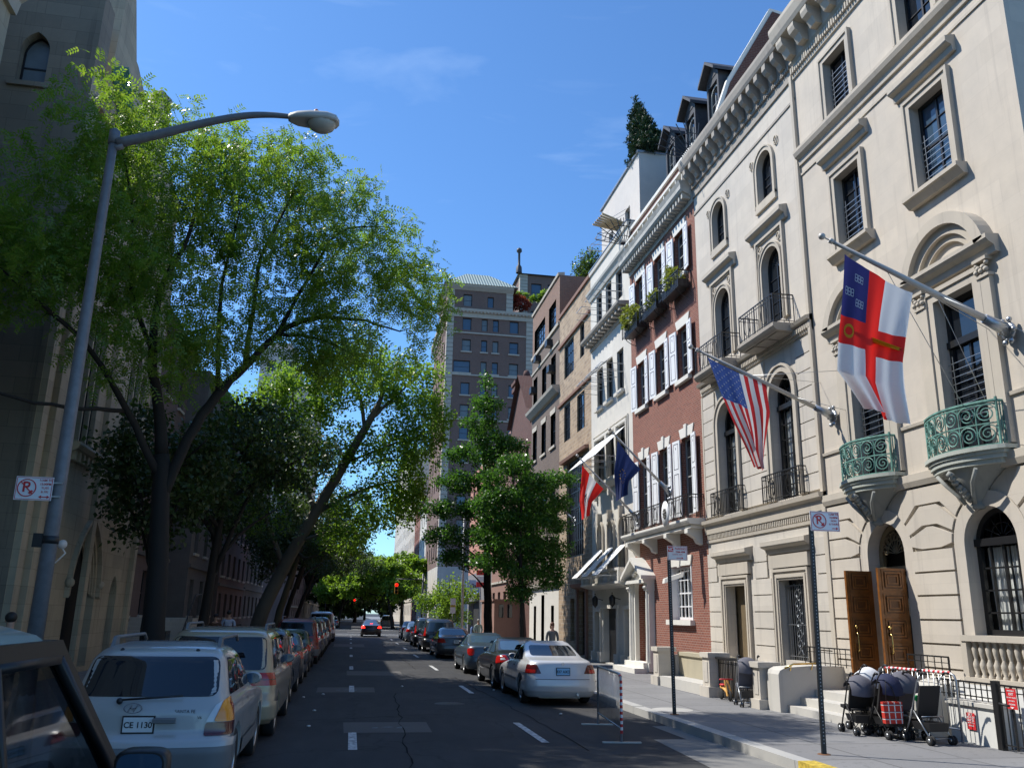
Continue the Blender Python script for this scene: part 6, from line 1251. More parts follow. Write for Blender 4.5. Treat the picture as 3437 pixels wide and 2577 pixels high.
    e = MB(); e.tube([(.35,.02,.27),(.35,.3,.27)], .035, 8); e.box(-.5,.5,.4,.7,.16,.2); e.build('exhaust', M['steel'], t, local=True)
    wheels(t, c.wh, W, .315, .20, 5 if seed % 2 else 8, first=WH.setdefault(('s', seed % 2), [None])); return t, c
def suv(label, col, L=4.55, W=.91, H=1.68, seed=0, group=None, van=False, lamps='tri', platetxt='', clad=True, rails=True, name='parked_suv', catg='car', glassm='glass', lampmat='lred'):
    t = T(name, label, catg, (0,0,0), group)
    rear = [(.25,.12),(.34,.02),(.55,0),(.66,.04),(.72,.13),(.95,.15),(1.02,.18),(H-.16,.42),(H-.07,.55),(H-.03,.75),(H,1.1)]
    if van: rear = [(.25,.12),(.34,.02),(.55,0),(.66,.03),(.72,.10),(1.0,.11),(H-.16,.28),(H-.07,.38),(H-.03,.55),(H,.9)]
    hood = 1.02; fs = 1.35 if not van else .95
    front = [(.25,L-.15),(.4,L-.02),(.6,L),(.78,L-.06),(.90,L-.25),(.98,L-.85*fs/1.35),(hood,L-fs),(1.06,L-fs-.12),(H-.12,L-fs-.95),(H-.05,L-fs-1.2),(H,L-fs-1.6)]
    half = [(.25,W-.06),(.36,W-.01),(.6,W),(.85,W-.005),(1.0,W-.04),(1.06,W-.07),(H-.18,W-.17),(H-.07,W-.25),(H-.02,W-.34),(H,W-.48)]
    c = Car(rear, front, half, rr=.20, rf=.36, bow=.10, z0=.26, ztop=H, wheels=(.95,L-.95), wr=.35 if not van else .33); pm = paint('car paint', col, .15); c.body(pm, t); g = M[glassm]
    zb = 1.10
    c.panel('rear_window', g, t, [(-(W-.17),zb),(W-.17,zb),(W-.22,H-.14),(-(W-.22),H-.14)], 'rear', round_=.10, cols=16)
    c.panel('windscreen', g, t, [(-(W-.16),1.07),(W-.16,1.07),(W-.28,H-.10),(-(W-.28),H-.10)], 'front', round_=.08, cols=14)
    for sd in (-1, 1):
        y0 = .55
        for a, b, c_, d in ((y0,1.35,1.35,y0+.22),(1.42,2.25,2.25,1.42),(2.32,L-fs-.28,L-fs-.85,2.32)): c.panel('side_window', g, t, [(a,zb),(b,zb),(c_,H-.16),(d,H-.16)], 'side', sd, round_=.05)
        for y in (1.38, 2.28, 3.15): c.panel('door_seam', M['blackp'], t, [(y,.36),(y+.012,.36),(y+.012,1.06),(y,1.06)], 'side', sd, .002, 8, 1)
        for y in (1.9, 2.85): c.panel('door_handle', pm, t, [(y,.93),(y+.18,.93),(y+.18,.965),(y,.965)], 'side', sd, .025, 2, 3)
        if lamps == 'tri':
            c.panel('tail_lamp', M['lamber'], t, [(.73,.84),(1.12,.84),(1.12,.96),(.98,1.10),(.82,1.06)], 'peri', sd, .014, 9, 7, .05); c.panel('tail_lamp_lower', M['ldark'], t, [(.64,.70),(1.12,.70),(1.12,.835),(.65,.835)], 'peri', sd, .014, 5, 7, .03); c.panel('tail_lamp_clear', M['lclear'], t, [(.65,.84),(.725,.84),(.815,1.06),(.73,1.01)], 'peri', sd, .0145, 6, 3, .01)
            c.panel('tail_lamp_red', M['lred'], t, [(.93,1.02),(1.10,.88),(1.12,.98),(.98,1.10)], 'peri', sd, .017, 6, 3, .01)
        elif lamps == 'wide': c.panel('tail_lamp', M['lred'], t, [(.50,.86),(1.06,.86),(1.06,1.06),(.50,1.06)], 'peri', sd, .012, 6, 8, .02); c.panel('lamp_divider', M['ldark'], t, [(.50,.945),(1.06,.945),(1.06,.96),(.50,.96)], 'peri', sd, .015, 1, 8)
        else: c.panel('tail_lamp', M[lampmat], t, [(.80,.86),(.98,.86),(.96,1.30),(.84,1.30)], 'peri', sd, .012, 8, 5, .03)
        c.panel('headlamp', M['lclear'], t, [(sd*(W-.46),.72),(sd*(W-.08),.72),(sd*(W-.1),.88),(sd*(W-.42),.84)], 'front', 1, .008, 4, 5, .03)
        bm_ = M['cladding'] if clad else pm
        c.panel('bumper', bm_, t, [(0,.34),(1.22,.34),(1.22,.62),(0,.62)], 'peri', sd, .045, 9, 18, .06)
        if clad:
            c.panel('sill_cladding', bm_, t, [(1.4,.34),(L-1.42,.34),(L-1.42,.52),(1.4,.52)], 'side', sd, .02, 4, 12, .02)
            c.panel('bumper_upper', pm, t, [(0,.60),(1.2,.60),(1.2,.68),(0,.68)], 'peri', sd, .05, 4, 18, .02)
        if rails:
            r = MB(); x = sd*(W-.30); r.tube([(x,.95,H-.03),(x,1.05,H+.05),(x,2.5,H+.055),(x,2.65,H-.02)], .022, 6); r.hexa([(x-.02,.88,H-.06),(x+.02,.88,H-.06),(x+.02,1.12,H-.04),(x-.02,1.12,H-.04),(x-.02,.98,H+.06),(x+.02,.98,H+.06),(x+.02,1.1,H+.065),(x-.02,1.1,H+.065)]); r.build('roof_rail', M['cladding'], t, local=True)
    wp = MB(); wp.tube([(-.28,c.rear_y(0,zb-.03)-.04,zb-.03),(.38,c.rear_y(0,zb+.0)-.05,zb+.015)], .012, 5); wp.ball((-.28,c.rear_y(0,zb-.04)-.04,zb-.04), .035, 8); wp.build('rear_wiper', M['blackp'], t, local=True)
    mirror(t, c, L-fs-.35, 1.10, M['cladding'] if not clad else pm, sz=(.13,.085))
    if platetxt: plate(t, c, -.05, .82, platetxt)
    wheels(t, c.wh, W, .35 if not van else .33, .22, 5, first=WH.setdefault(('u', van), [None])); return t, c
def near_vehicle():
    t = T('parked_van', 'pale roofed dark sided car cropped by the bottom left corner, its door mirror facing us', 'car', (-1.85,1,0))
    pm = plain('dark grey green paint', (.022,.022,.02), .45, var=.1, spec=.3); rf = paint('pale roof paint', (.55,.60,.50), .0, .4); X0, X1 = -.95, -2.75
    for X, sg, nm in ((X0, 1, 'r'), (X1, -1, 'l')):
        F = lambda u, v, w, X=X, sg=sg: (X+sg*w-sg*.10*max(0, (v-1.15))/.7*1.0, u, v)
        m = MB(); m.prism(F, [(.85,.35),(5.15,.35),(5.2,.75),(5.1,1.04),(4.70,1.12),(4.62,1.22),(.8,1.22),(.78,.8)], -.06, 0)
        m.prism(F, [(.8,1.22),(.95,1.22),(1.2,1.89),(1.08,1.89)], -.05, -.001); m.prism(F, [(2.02,1.22),(2.12,1.22),(2.12,1.89),(2.02,1.89)], -.05, -.001); m.prism(F, [(2.98,1.22),(3.12,1.22),(2.98,1.89),(2.84,1.89)], -.05, -.001); m.prism(F, [(4.50,1.22),(4.62,1.22),(3.64,1.90),(3.54,1.90)], -.06, -.001); m.prism(F, [(1.05,1.85),(3.70,1.85),(3.60,1.93),(1.1,1.93)], -.06, .0)
        bo = m.build('body_side', pm, t)
        g = MB()
        for q in ([(.96,1.22),(2.02,1.22),(2.02,1.86),(1.2,1.86)],[(2.12,1.22),(2.98,1.22),(2.86,1.86),(2.12,1.86)],[(3.12,1.22),(4.50,1.22),(3.58,1.86),(2.98,1.86)]):
            g = MB(); g.poly([F(u,v,-.035) for u, v in q]); g.build('side_window', M['carclear'] if q[0][0] > 3 else M['glass'], t, fix=False)
            s = MB()
            for (a, b) in zip(q, q[1:]+q[:1]): s.tube([F(*a,-.012), F(*b,-.012)], .022, 4)
            s.build('window_seal', M['blackp'], t)
        sm_ = MB(); sm_.fb(F, .9, 5.0, .62, .70, .0, .02); sm_.build('side_moulding', M['blackp'], t)
        for y in (1.75, 4.35):
            a = MB(); a.lathe([(.36,-.002),(.44,-.002),(.44,.03),(.36,.03)], (X,y,.36), 24, 0, False, 'x'); a.build('arch_trim', M['blackp'], t)
    c = MB(); n = 8        # roof with crown
    xs = [X0-.09-.02, X0-.16, X0-.28, X0-.5, (X0+X1)/2, X1+.5, X1+.28, X1+.16, X1+.11]; zs = [1.91,1.955,1.985,2.0,2.01,2.0,1.985,1.955,1.91]; ys = [.98,1.15,2.2,3.45,3.68]; dz = [-.05,0,.01,-.005,-.06]; base = []
    for y, d in zip(ys, dz): base.append(c.add([(x, y, z+d) for x, z in zip(xs, zs)]))
    for a, b in zip(base, base[1:]):
        for k in range(8): c.face((a+k, a+k+1, b+k+1, b+k), 0, True)
    c.build('roof', rf, t, fix=False)
    h = MB(); i = h.add([(X0-.04,4.6,1.2),(X1+.04,4.6,1.2),(X1+.05,4.75,1.12),(X0-.05,4.75,1.12),(X1+.08,5.1,1.04),(X0-.08,5.1,1.04),(X1+.06,5.2,.75),(X0-.06,5.2,.75),(X1+.06,5.15,.35),(X0-.06,5.15,.35)])
    for f in ((0,1,2,3),(3,2,4,5),(5,4,6,7),(7,6,8,9)): h.face([i+k for k in f])
    h.build('bonnet', pm, t); b = MB(); b.poly([(X0-.03,.82,.35),(X1+.03,.82,.35),(X1+.03,.82,1.22),(X0-.03,.82,1.22)]); b.box(X1+.03,X0-.03,.8,5.1,.3,.36); b.build('rear_panel', pm, t)
    w = MB(); w.poly([(X0-.06,4.58,1.21),(X1+.06,4.58,1.21),(X1+.16,3.62,1.90),(X0-.16,3.62,1.90)]); w.build('windscreen', M['carclear'], t, fix=False); w = MB(); w.poly([(X0-.04,.84,1.22),(X1+.04,.84,1.22),(X1+.14,1.06,1.89),(X0-.14,1.06,1.89)]); w.build('rear_window', M['glass'], t, fix=False)
    d = MB(); d.box(X1+.08, X0-.08, 3.95, 4.45, .9, 1.14)
    for x in (X0-.45, X1+.45):
        d.box(x-.25, x+.25, 2.1, 2.7, .6, .85); d.box(x-.25, x+.25, 2.1, 2.28, .8, 1.42); d.box(x-.13, x+.13, 2.12, 2.22, 1.42, 1.62)
    d.build('interior', M['dark'], t)
    for x in (X0, X1):
        sg = 1 if x == X0 else -1; m = MB(); m.tube([(x,3.98,1.28),(x+sg*.09,4.0,1.34)], .03, 6); cx_ = x+sg*.15; cz = 1.41
        ring = lambda k, y, g: [(cx_+.105*k*math.copysign(abs(math.cos(a))**.5, math.cos(a)), y, cz+.085*k*math.copysign(abs(math.sin(a))**.5, math.sin(a))) for a in [2*PI*q/24 for q in range(24)]]
        bs = [m.add(ring(k, y, 0)) for k, y in ((.9,3.93),(1.0,3.95),(1.0,4.03),(.8,4.09),(.4,4.12))]
        for a, b in zip(bs, bs[1:]):
            for q in range(24): m.face((a+q, a+(q+1)%24, b+(q+1)%24, b+q), 0, True)
        m.face([bs[0]+q for q in range(24)]); m.face([bs[-1]+q for q in range(24)]); o = m.build('door_mirror', M['blackp'], t); g = MB(); g.poly(ring(.84, 3.925, 0)); g.build('mirror_glass', M['sglass'], o, fix=False)
    ORG_ = ORG[t.name]; 
    for y in (1.75, 4.35):
        for sd, x in ((1, X0), (-1, X1)):
            m = MB(); m.lathe([(.2,-.2),(.34,-.2),(.36,-.16),(.36,-.04),(.34,0),(.22,-.01)], (0,0,0), 24, 0, True, 'x'); o = m.build('wheel', M['rubber'], t, local=True, fix=False); o.location = (x+sd*.005-ORG_.x, y-ORG_.y, .36); o.rotation_euler.z = 0 if sd > 0 else PI
            r = MB(); r.lathe([(0,-.04),(.10,-.03),(.22,-.015)], (0,0,0), 20, 0, True, 'x'); r.build('rim', M['alloy'], o, local=True, fix=False)
    return t
def vehicles():
    near_vehicle()
    t, c = suv('dusty white compact SUV with grey bumper, parked right behind the pale roofed car', (.44,.43,.41), 4.5, .91, 1.66, platetxt='CE 1130')  # white body paint set to a dull grey
    finish(t, -2.16, 10.4)
    e = MB(); e.lathe([(.085,0),(.10,0)], (0,0,0), 20); y = c.rear_y(0, .98)-.012; e.v = [(a*1.0-.13, y, .985+b*.55) for a, b, q in e.v]; 
    for (x0, z0, x1, z1) in ((-.05,-.035,-.01,.035),(.01,-.035,.05,.035),(-.03,0,.03,0)): e.bar((-.13+x0, y, .985+z0), (-.13+x1, y, .985+z1), .016)
    e.build('badge', M['chrome'], t, local=True)
    ORG['tmp'] = Vector((0,0,0))
    lt = bpy.data.objects.new('badge_lettering', None); bpy.data.objects.remove(lt)
    text('SANTA FE', .05, lambda u, v, w: (.42+u, c.rear_y(.42,.95)-.01, .95+v), 0, 0, 0, M['blackp'], None, 'badge_lettering').parent = t
    text('V6', .045, lambda u, v, w: (.58+u, c.rear_y(.5,.89)-.01, .885+v), 0, 0, 0, M['blackp'], None, 'badge_lettering').parent = t
    hd = MB(); hd.hexa([(.1,.08,.84),(.34,.08,.84),(.34,.08,.88),(.1,.08,.88),(.1,.13,.83),(.34,.13,.83),(.34,.13,.89),(.1,.13,.89)]); hd.build('tailgate_handle', M['cladding'], t, local=True)
    for x in (-.42, .42):
        h_ = MB(); h_.ball((x, c.rear_y(0,1.6)-.01, 1.56), 1, 8, 0, (.03,.03,.045)); h_.build('wiper_cover', M['blackp'], t, local=True)
    t, c = suv('beige minivan with wide red tail lamps behind the white SUV', (.40,.32,.21), 4.85, .96, 1.76, van=True, lamps='wide', clad=False, rails=True, name='parked_minivan'); finish(t, -2.1, 15.1)
    t, c = suv('dark grey estate car between the beige minivan and a dark saloon', (.035,.035,.04), 4.7, .91, 1.66, lamps='side', clad=False, rails=False); finish(t, -2.15, 20.7)
    t, c = sedan('dark grey saloon parked third behind the beige minivan on the left', (.05,.05,.055), 4.5, .87, 1.43); finish(t, -2.12, 26.2)
    t, c = sedan('black saloon hidden behind other cars just before the maroon SUV', (.02,.02,.022), 4.5, .87, 1.42, seed=1); finish(t, -2.15, 31.4)
    t, c = suv('maroon SUV with red painted tailgate on the left', (.22,.022,.018), 4.7, .92, 1.78, lamps='side', clad=True, rails=True); finish(t, -2.1, 36.3)
    t, c = suv('dark SUV directly beyond the maroon SUV', (.03,.03,.032), 4.6, .90, 1.72, lamps='side', rails=False); finish(t, -2.05, 41.6)
    t, c = suv('tan SUV two cars beyond the maroon SUV', (.20,.17,.12), 4.6, .90, 1.70, lamps='side', rails=False); finish(t, -2.05, 47)
    t, c = sedan('dark saloon in front of the white cargo van on the left', (.025,.025,.03), 4.5, .87, 1.42); finish(t, -2.05, 52.3)
    t, c = suv('black SUV just before the white cargo van', (.02,.02,.022), 4.6, .90, 1.7, lamps='side', rails=False); finish(t, -2.05, 57.6)
    t, c = suv('white cargo van far down the left row of parked cars', (.62,.64,.66), 5.4, .98, 2.05, van=True, lamps='side', clad=True, rails=True, name='cargo_van', catg='van', lampmat='lred'); finish(t, -2.0, 63.5)
    t, c = sedan('last dark saloon of the left row, beyond the white van', (.02,.02,.022), 4.5, .87, 1.42, seed=1); finish(t, -2.0, 70.5)
    # right row
    t, c = sedan('silver saloon with blue licence plate parked beside the steel barricade', (.56,.57,.58), 4.5, .86, 1.43, lampmat='ldark', platetxt='837 AXD', platecol=(.22,.50,.80), trunk=1.02); finish(t, 5.06, 20.6, .0)
    for sd in (-1, 1): c.panel('tail_lamp_amber', M['lred'], t, [(.66,.74),(.98,.74),(.98,.82),(.66,.82)], 'peri', sd, .013, 4, 6, .02)
    e = MB(); e.lathe([(.028,0),(.036,0)], (0,0,0), 16); y = c.rear_y(0,.94)-.015; e.v = [(a, y, .95+b) for a, b, q in e.v]
    for k in range(3): a = PI/2+k*2*PI/3; e.bar((0,y,.95), (.03*math.cos(a), y, .95+.03*math.sin(a)), .007)
    e.build('badge', M['chrome'], t, local=True)
    t, c = sedan('black coupe with bright red tail lamps parked in front of the silver saloon', (.008,.009,.012), 4.6, .88, 1.40, lampkind=1, coupe=True, seed=1, trunk=.99, dark_glass='sglass'); finish(t, 5.05, 24.8)
    t, c = sedan('slate blue coupe with round red lamp, third car from the barricade', (.04,.065,.09), 4.5, .87, 1.40, lampkind=2, coupe=True, dark_glass='sglass'); finish(t, 5.0, 31.0)
    t, c = sedan('grey brown saloon with wide dark boot, fourth car from the barricade', (.07,.065,.06), 4.9, .92, 1.40, platetxt='DLC', seed=1); finish(t, 5.1, 42.1)
    t, c = suv('black SUV in the right row beyond the grey brown saloon', (.012,.012,.015), 4.7, .93, 1.78, lamps='side', clad=False, rails=False, glassm='sglass'); finish(t, 5.0, 49.0)
    t, c = suv('second black SUV in the right row, its high lamp glowing red', (.015,.015,.018), 4.7, .93, 1.80, lamps='side', clad=False, rails=True, glassm='sglass'); finish(t, 5.0, 56.2)
    c.panel('brake_lamp', M['brake'], t, [(-.1,1.62),(.1,1.62),(.1,1.66),(-.1,1.66)], 'rear', 1, .02, 2, 2)
    t, c = sedan('blue grey saloon near the far end of the right row', (.10,.14,.19), 4.5, .87, 1.42, dark_glass='sglass'); finish(t, 5.0, 65.6)
    t, c = sedan('last dark saloon of the right row before the avenue', (.02,.02,.025), 4.5, .87, 1.42, seed=1); finish(t, 5.0, 71.6)
    t, c = sedan('dark saloon with lit brake lamps waiting in the road at the avenue', (.03,.012,.015), 4.6, .88, 1.42, lit=True, dark_glass='sglass'); finish(t, 1.89, 78.0); t.name = 'moving_car'
    c.panel('brake_lamp', M['brake'], t, [(-.12,1.10),(.12,1.10),(.12,1.14),(-.12,1.14)], 'rear', 1, .03, 2, 2)
    t, c = suv('dusty brown SUV parked beyond the avenue', (.13,.105,.085), 4.6, .92, 1.75, lamps='side', clad=True, rails=False); finish(t, 5.2, 124)
    t, c = sedan('dark saloon parked beyond the avenue on the left', (.03,.03,.035), 4.5, .87, 1.42); finish(t, -2.3, 116)
vehicles()
# ------------------------------------------------------------------ flags
def curve(pts, t):
    ts = [p[0] for p in pts]; return np.array([np.interp(t, ts, [p[1] for p in pts]), np.interp(t, ts, [p[2] for p in pts])])
def drape(Y, Lf, Rt, amp=.10, nf=2.2, ph=0., sgn=1):
    def P(s, t, off=0.):
        a, b = curve(Lf, t), curve(Rt, t); w = np.linalg.norm(b-a); w0 = np.linalg.norm(curve(Rt, 0)-curve(Lf, 0)); sag = .05*math.sin(PI*s)*(1-t)
        p = a+(b-a)*s; am = amp*(.25+.9*t)*(1.15-.6*w/w0); y = Y+am*math.sin(2*PI*nf*s+ph+1.1*t)+.4*am*math.sin(2*PI*nf*2.3*s+2*t)+off
        return (p[0]+.02*math.sin(9*t+5*s)*t, y, p[1]-sag)
    return P
def flag(name, label, cat, Y, Lf, Rt, color, mats, ns=78, nt=60, **k):
    P = drape(Y, Lf, Rt, **k); loc = P(0, 0); root = T(name, label, cat, loc, 'flags on the right hand facades'); v = []; f = []; mi = []
    for j in range(nt+1):
        for i in range(ns+1): v.append(P(i/ns, j/nt))
    for j in range(nt):
        for i in range(ns): q = j*(ns+1)+i; f.append((q, q+1, q+ns+2, q+ns+1)); mi.append(color((i+.5)/ns, (j+.5)/nt))
    mb = MB(); mb.v = v; mb.f = f; mb.m = mi; mb.sm = [True]*len(f); mb.build('cloth', mats, root, fix=False); return root, P
def cloth(name, col):
    m = N(name); m.base(col); m.set(Roughness=.75); tr = m.n('ShaderNodeBsdfTranslucent'); tr.inputs['Color'].default_value = (*col, 1); mx = m.n('ShaderNodeMixShader'); mx.inputs[0].default_value = .35; m.l(m.b.outputs[0], mx.inputs[1]); m.l(tr.outputs[0], mx.inputs[2]); m.l(mx.outputs[0], m.out.inputs[0]); m.bump(m.noise(30, 3), .15, .01); return m.m
def flat_shape(P, root, name, mat, polys, off=.004):
    mb = MB()
    for pl in polys:
        for o in (-off, off):
            n = len(pl); c = (sum(p[0] for p in pl)/n, sum(p[1] for p in pl)/n); i = mb.add([P(c[0], c[1], o)]+[P(a, b, o) for a, b in pl])
            for k in range(n): mb.face((i, i+1+k, i+1+(k+1) % n))
    return mb.build(name, mat, root, fix=False)
def star(cs, ct, r, asp, n=5, rot=0):
    return [(cs+r*(1 if k % 2 == 0 else .42)*math.cos(rot+PI*k/n), ct+r*asp*(1 if k % 2 == 0 else .42)*math.sin(rot+PI*k/n)) for k in range(2*n)]
def seg_rect(a, b, w): (x0, y0), (x1, y1) = a, b; L = math.hypot(x1-x0, y1-y0)+1e-9; nx, ny = -(y1-y0)/L*w, (x1-x0)/L*w; return [(x0+nx,y0+ny),(x1+nx,y1+ny),(x1-nx,y1-ny),(x0-nx,y0-ny)]
def flagpole(label, base, tip, r0=.05, plate=True, guys=()):
    t = T('flagpole', label, 'flagpole', base, 'flagpoles on the right hand facades'); b, e = Vector(base), Vector(tip); d = (e-b).normalized(); m = MB(); m.tube([b+d*.25, b+(e-b)*.5, e], [r0, r0*.85, r0*.5], 10); m.lathe([(0,0)], (0,0,0)); m.build('pole', M['polealu'], t)
    k = MB(); k.tube([e-d*.02, e+d*.05], [.045,.045], 8); k.tube([e, e+d*.14], .012, 5); k.ball(tuple(e+d*.19), .06, 10); k.build('finial', M['polealu'], t)
    h = MB(); h.tube([b+d*.0, b+d*.5], [r0*1.9, r0*1.3], 10); h.lathe([(0,0),(.16,0),(.17,-.03),(.12,-.06),(0,-.07)], (base[0]-.0, base[1], base[2]), 16, 0, True, 'x'); 
    for q in range(6): h.ball((base[0]-.04, base[1]+.15*math.cos(q*PI/3), base[2]+.22*math.sin(q*PI/3)), .05, 6)
    h.build('wall_bracket', M['steel'], t)
    if guys:
        g = MB()
        for p in guys: g.tube([tuple(b+(e-b)*p[0]), p[1]], .006, 4)
        g.build('guy_wire', M['steel'], t)
    return t
def flags():
    red, wh, bl = cloth('flag red', (.56,.03,.035)), cloth('flag white', (.80,.80,.80)), cloth('flag blue', (.05,.10,.33)); nav = cloth('flag navy', (.03,.03,.15)); eu = cloth('flag deep blue', (.015,.03,.12)); yel = cloth('flag yellow', (.75,.42,.02)); isl = cloth('flag island blue', (.04,.12,.33)); blk = M['blackp']; scar = cloth('flag scarlet', (.80,.02,.012))
    # stars and stripes
    Lf = [(0,7.67,7.83),(.35,7.95,7.05),(.7,8.38,6.10),(1,8.72,5.36)]; Rt = [(0,9.07,7.32),(.35,9.12,6.62),(.7,9.0,5.95),(1,8.86,5.28)]
    def c(s, t): return 2 if (s < 7/13 and t < .40) else (0 if int(s*13) % 2 == 0 else 1)
    r, P = flag('national_flag', 'stars and stripes flag hanging from the pole on the limestone facade', 'flag', 17.5, Lf, Rt, c, [red, wh, bl], nt=60, nf=2.0, amp=.09)
    ST = []
    for j in range(11):
        for i in range(9):
            if (i+j) % 2 == 0: ST.append(star((i+.8)/9.6*7/13, (j+.9)/11.8*.40, .019, .62, rot=i))
    flat_shape(P, r, 'stars', wh, ST)
    flagpole('grey flagpole carrying the stars and stripes', (10.72,17.5,6.62), (7.45,17.5,7.98), .055, guys=((.62,(10.8,18.1,7.6)),(.62,(10.8,16.6,7.5)),(.3,(10.8,16.9,6.6))))
    # red cross school flag
    Lf = [(0,7.74,7.97),(.42,7.60,6.90),(.75,7.46,5.95),(1,7.9,5.35)]; Rt = [(0,8.91,7.37),(.42,8.66,6.55),(.58,8.56,6.12),(1,8.54,5.06)]
    def c(s, t):
        if s < .36 and t < .42: return 2
        if .36 <= s < .60 or .42 <= t < .585: return 0
        return 1
    r, P = flag('cross_flag', 'large white flag with scarlet cross and navy canton at the near mansion', 'flag', 11.9, Lf, Rt, c, [scar, wh, nav], nt=60, nf=1.6, amp=.10, ph=.6)
    pc = [(.05+.055*math.cos(a)+.08, .50+.035*math.sin(a)) for a in [2*PI*k/14 for k in range(14)]]; seg = [seg_rect(a, b, .009) for a, b in zip(pc, pc[1:]+pc[:1])]+[seg_rect((.18,.50+.0),(1.0,.505),.009)]
    flat_shape(P, r, 'crozier', yel, seg)
    bk = []
    for (cs, ct) in ((.22,.12),(.10,.24),(.25,.30)):
        for q in range(3):
            s0, t0 = cs-.055+.04*q, ct-.03
            for a, b in (((s0,t0),(s0+.03,t0)),((s0+.03,t0),(s0+.03,t0+.05)),((s0+.03,t0+.05),(s0,t0+.05)),((s0,t0+.05),(s0,t0)),((s0,t0+.025),(s0+.03,t0+.025))): bk.append(seg_rect(a, b, .0028))
    flat_shape(P, r, 'emblem', wh, bk)
    flagpole('thick grey flagpole nearest the camera carrying the red cross flag', (10.72,11.95,6.86), (7.55,11.95,8.20), .062, guys=((.7,(10.8,12.4,7.0)),(.42,(10.8,12.7,5.6)),(.42,(10.8,10.9,6.2)),(.7,(10.8,13.0,5.2))))
    # European flag
    Lf = [(0,8.48,7.80),(.5,8.38,6.75),(1,8.42,5.75)]; Rt = [(0,9.27,6.85),(.5,8.84,6.42),(1,8.78,5.98)]
    r, P = flag('european_flag', 'dark blue flag with a ring of gold stars on the brick house balcony pole', 'flag', 27.0, Lf, Rt, lambda s, t: 0, [eu], 50, 50, nf=1.7, amp=.10)
    flat_shape(P, r, 'stars', yel, [star(.5+.20*math.cos(a), .5+.15*math.sin(a), .030, .7) for a in [PI*k/6 for k in range(12)]])
    flagpole('grey flagpole carrying the dark blue starred flag', (10.3,27.0,6.1), (8.35,27.0,8.02), .05)
    Lf = [(0,8.49,7.72),(.6,8.40,6.35),(1,8.48,5.62)]; Rt = [(0,9.33,6.83),(.5,8.86,6.30),(1,8.74,5.78)]
    r, P = flag('austrian_flag', 'red white red flag with a black eagle hanging before the white house', 'flag', 31.6, Lf, Rt, lambda s, t: 1 if .333 < s < .667 else 0, [scar, wh], 60, 50, nf=1.6, amp=.09, ph=1.2)
    eg = [star(.42,.55,.09,.8,4,.4), star(.36,.48,.06,1.0,5), star(.48,.48,.06,1.0,5), [(.39,.56),(.45,.56),(.44,.68),(.40,.68)], [(.40,.40),(.44,.40),(.45,.46),(.39,.46)], star(.42,.66,.05,.9,5,.3)]
    flat_shape(P, r, 'eagle', blk, eg); flagpole('grey flagpole carrying the red white red flag', (10.72,31.6,5.72), (8.42,31.6,7.95), .05)
    Lf = [(0,8.45,8.45),(.5,8.38,7.4),(1,8.45,6.4)]; Rt = [(0,9.35,7.65),(.5,8.95,7.0),(1,8.8,6.5)]
    r, P = flag('icelandic_flag', 'blue flag with a red and white cross half hidden by the ginkgo', 'flag', 41.4, Lf, Rt, lambda s, t: 2 if (.45 < s < .55 or .30 < t < .36) else (1 if (.39 < s < .61 or .265 < t < .395) else 0), [isl, wh, red], 54, 60, nf=1.5, amp=.08)
    flagpole('grey flagpole carrying the blue flag beside the tall shaded bay window', (10.75,41.4,6.6), (8.45,41.4,8.62), .05)
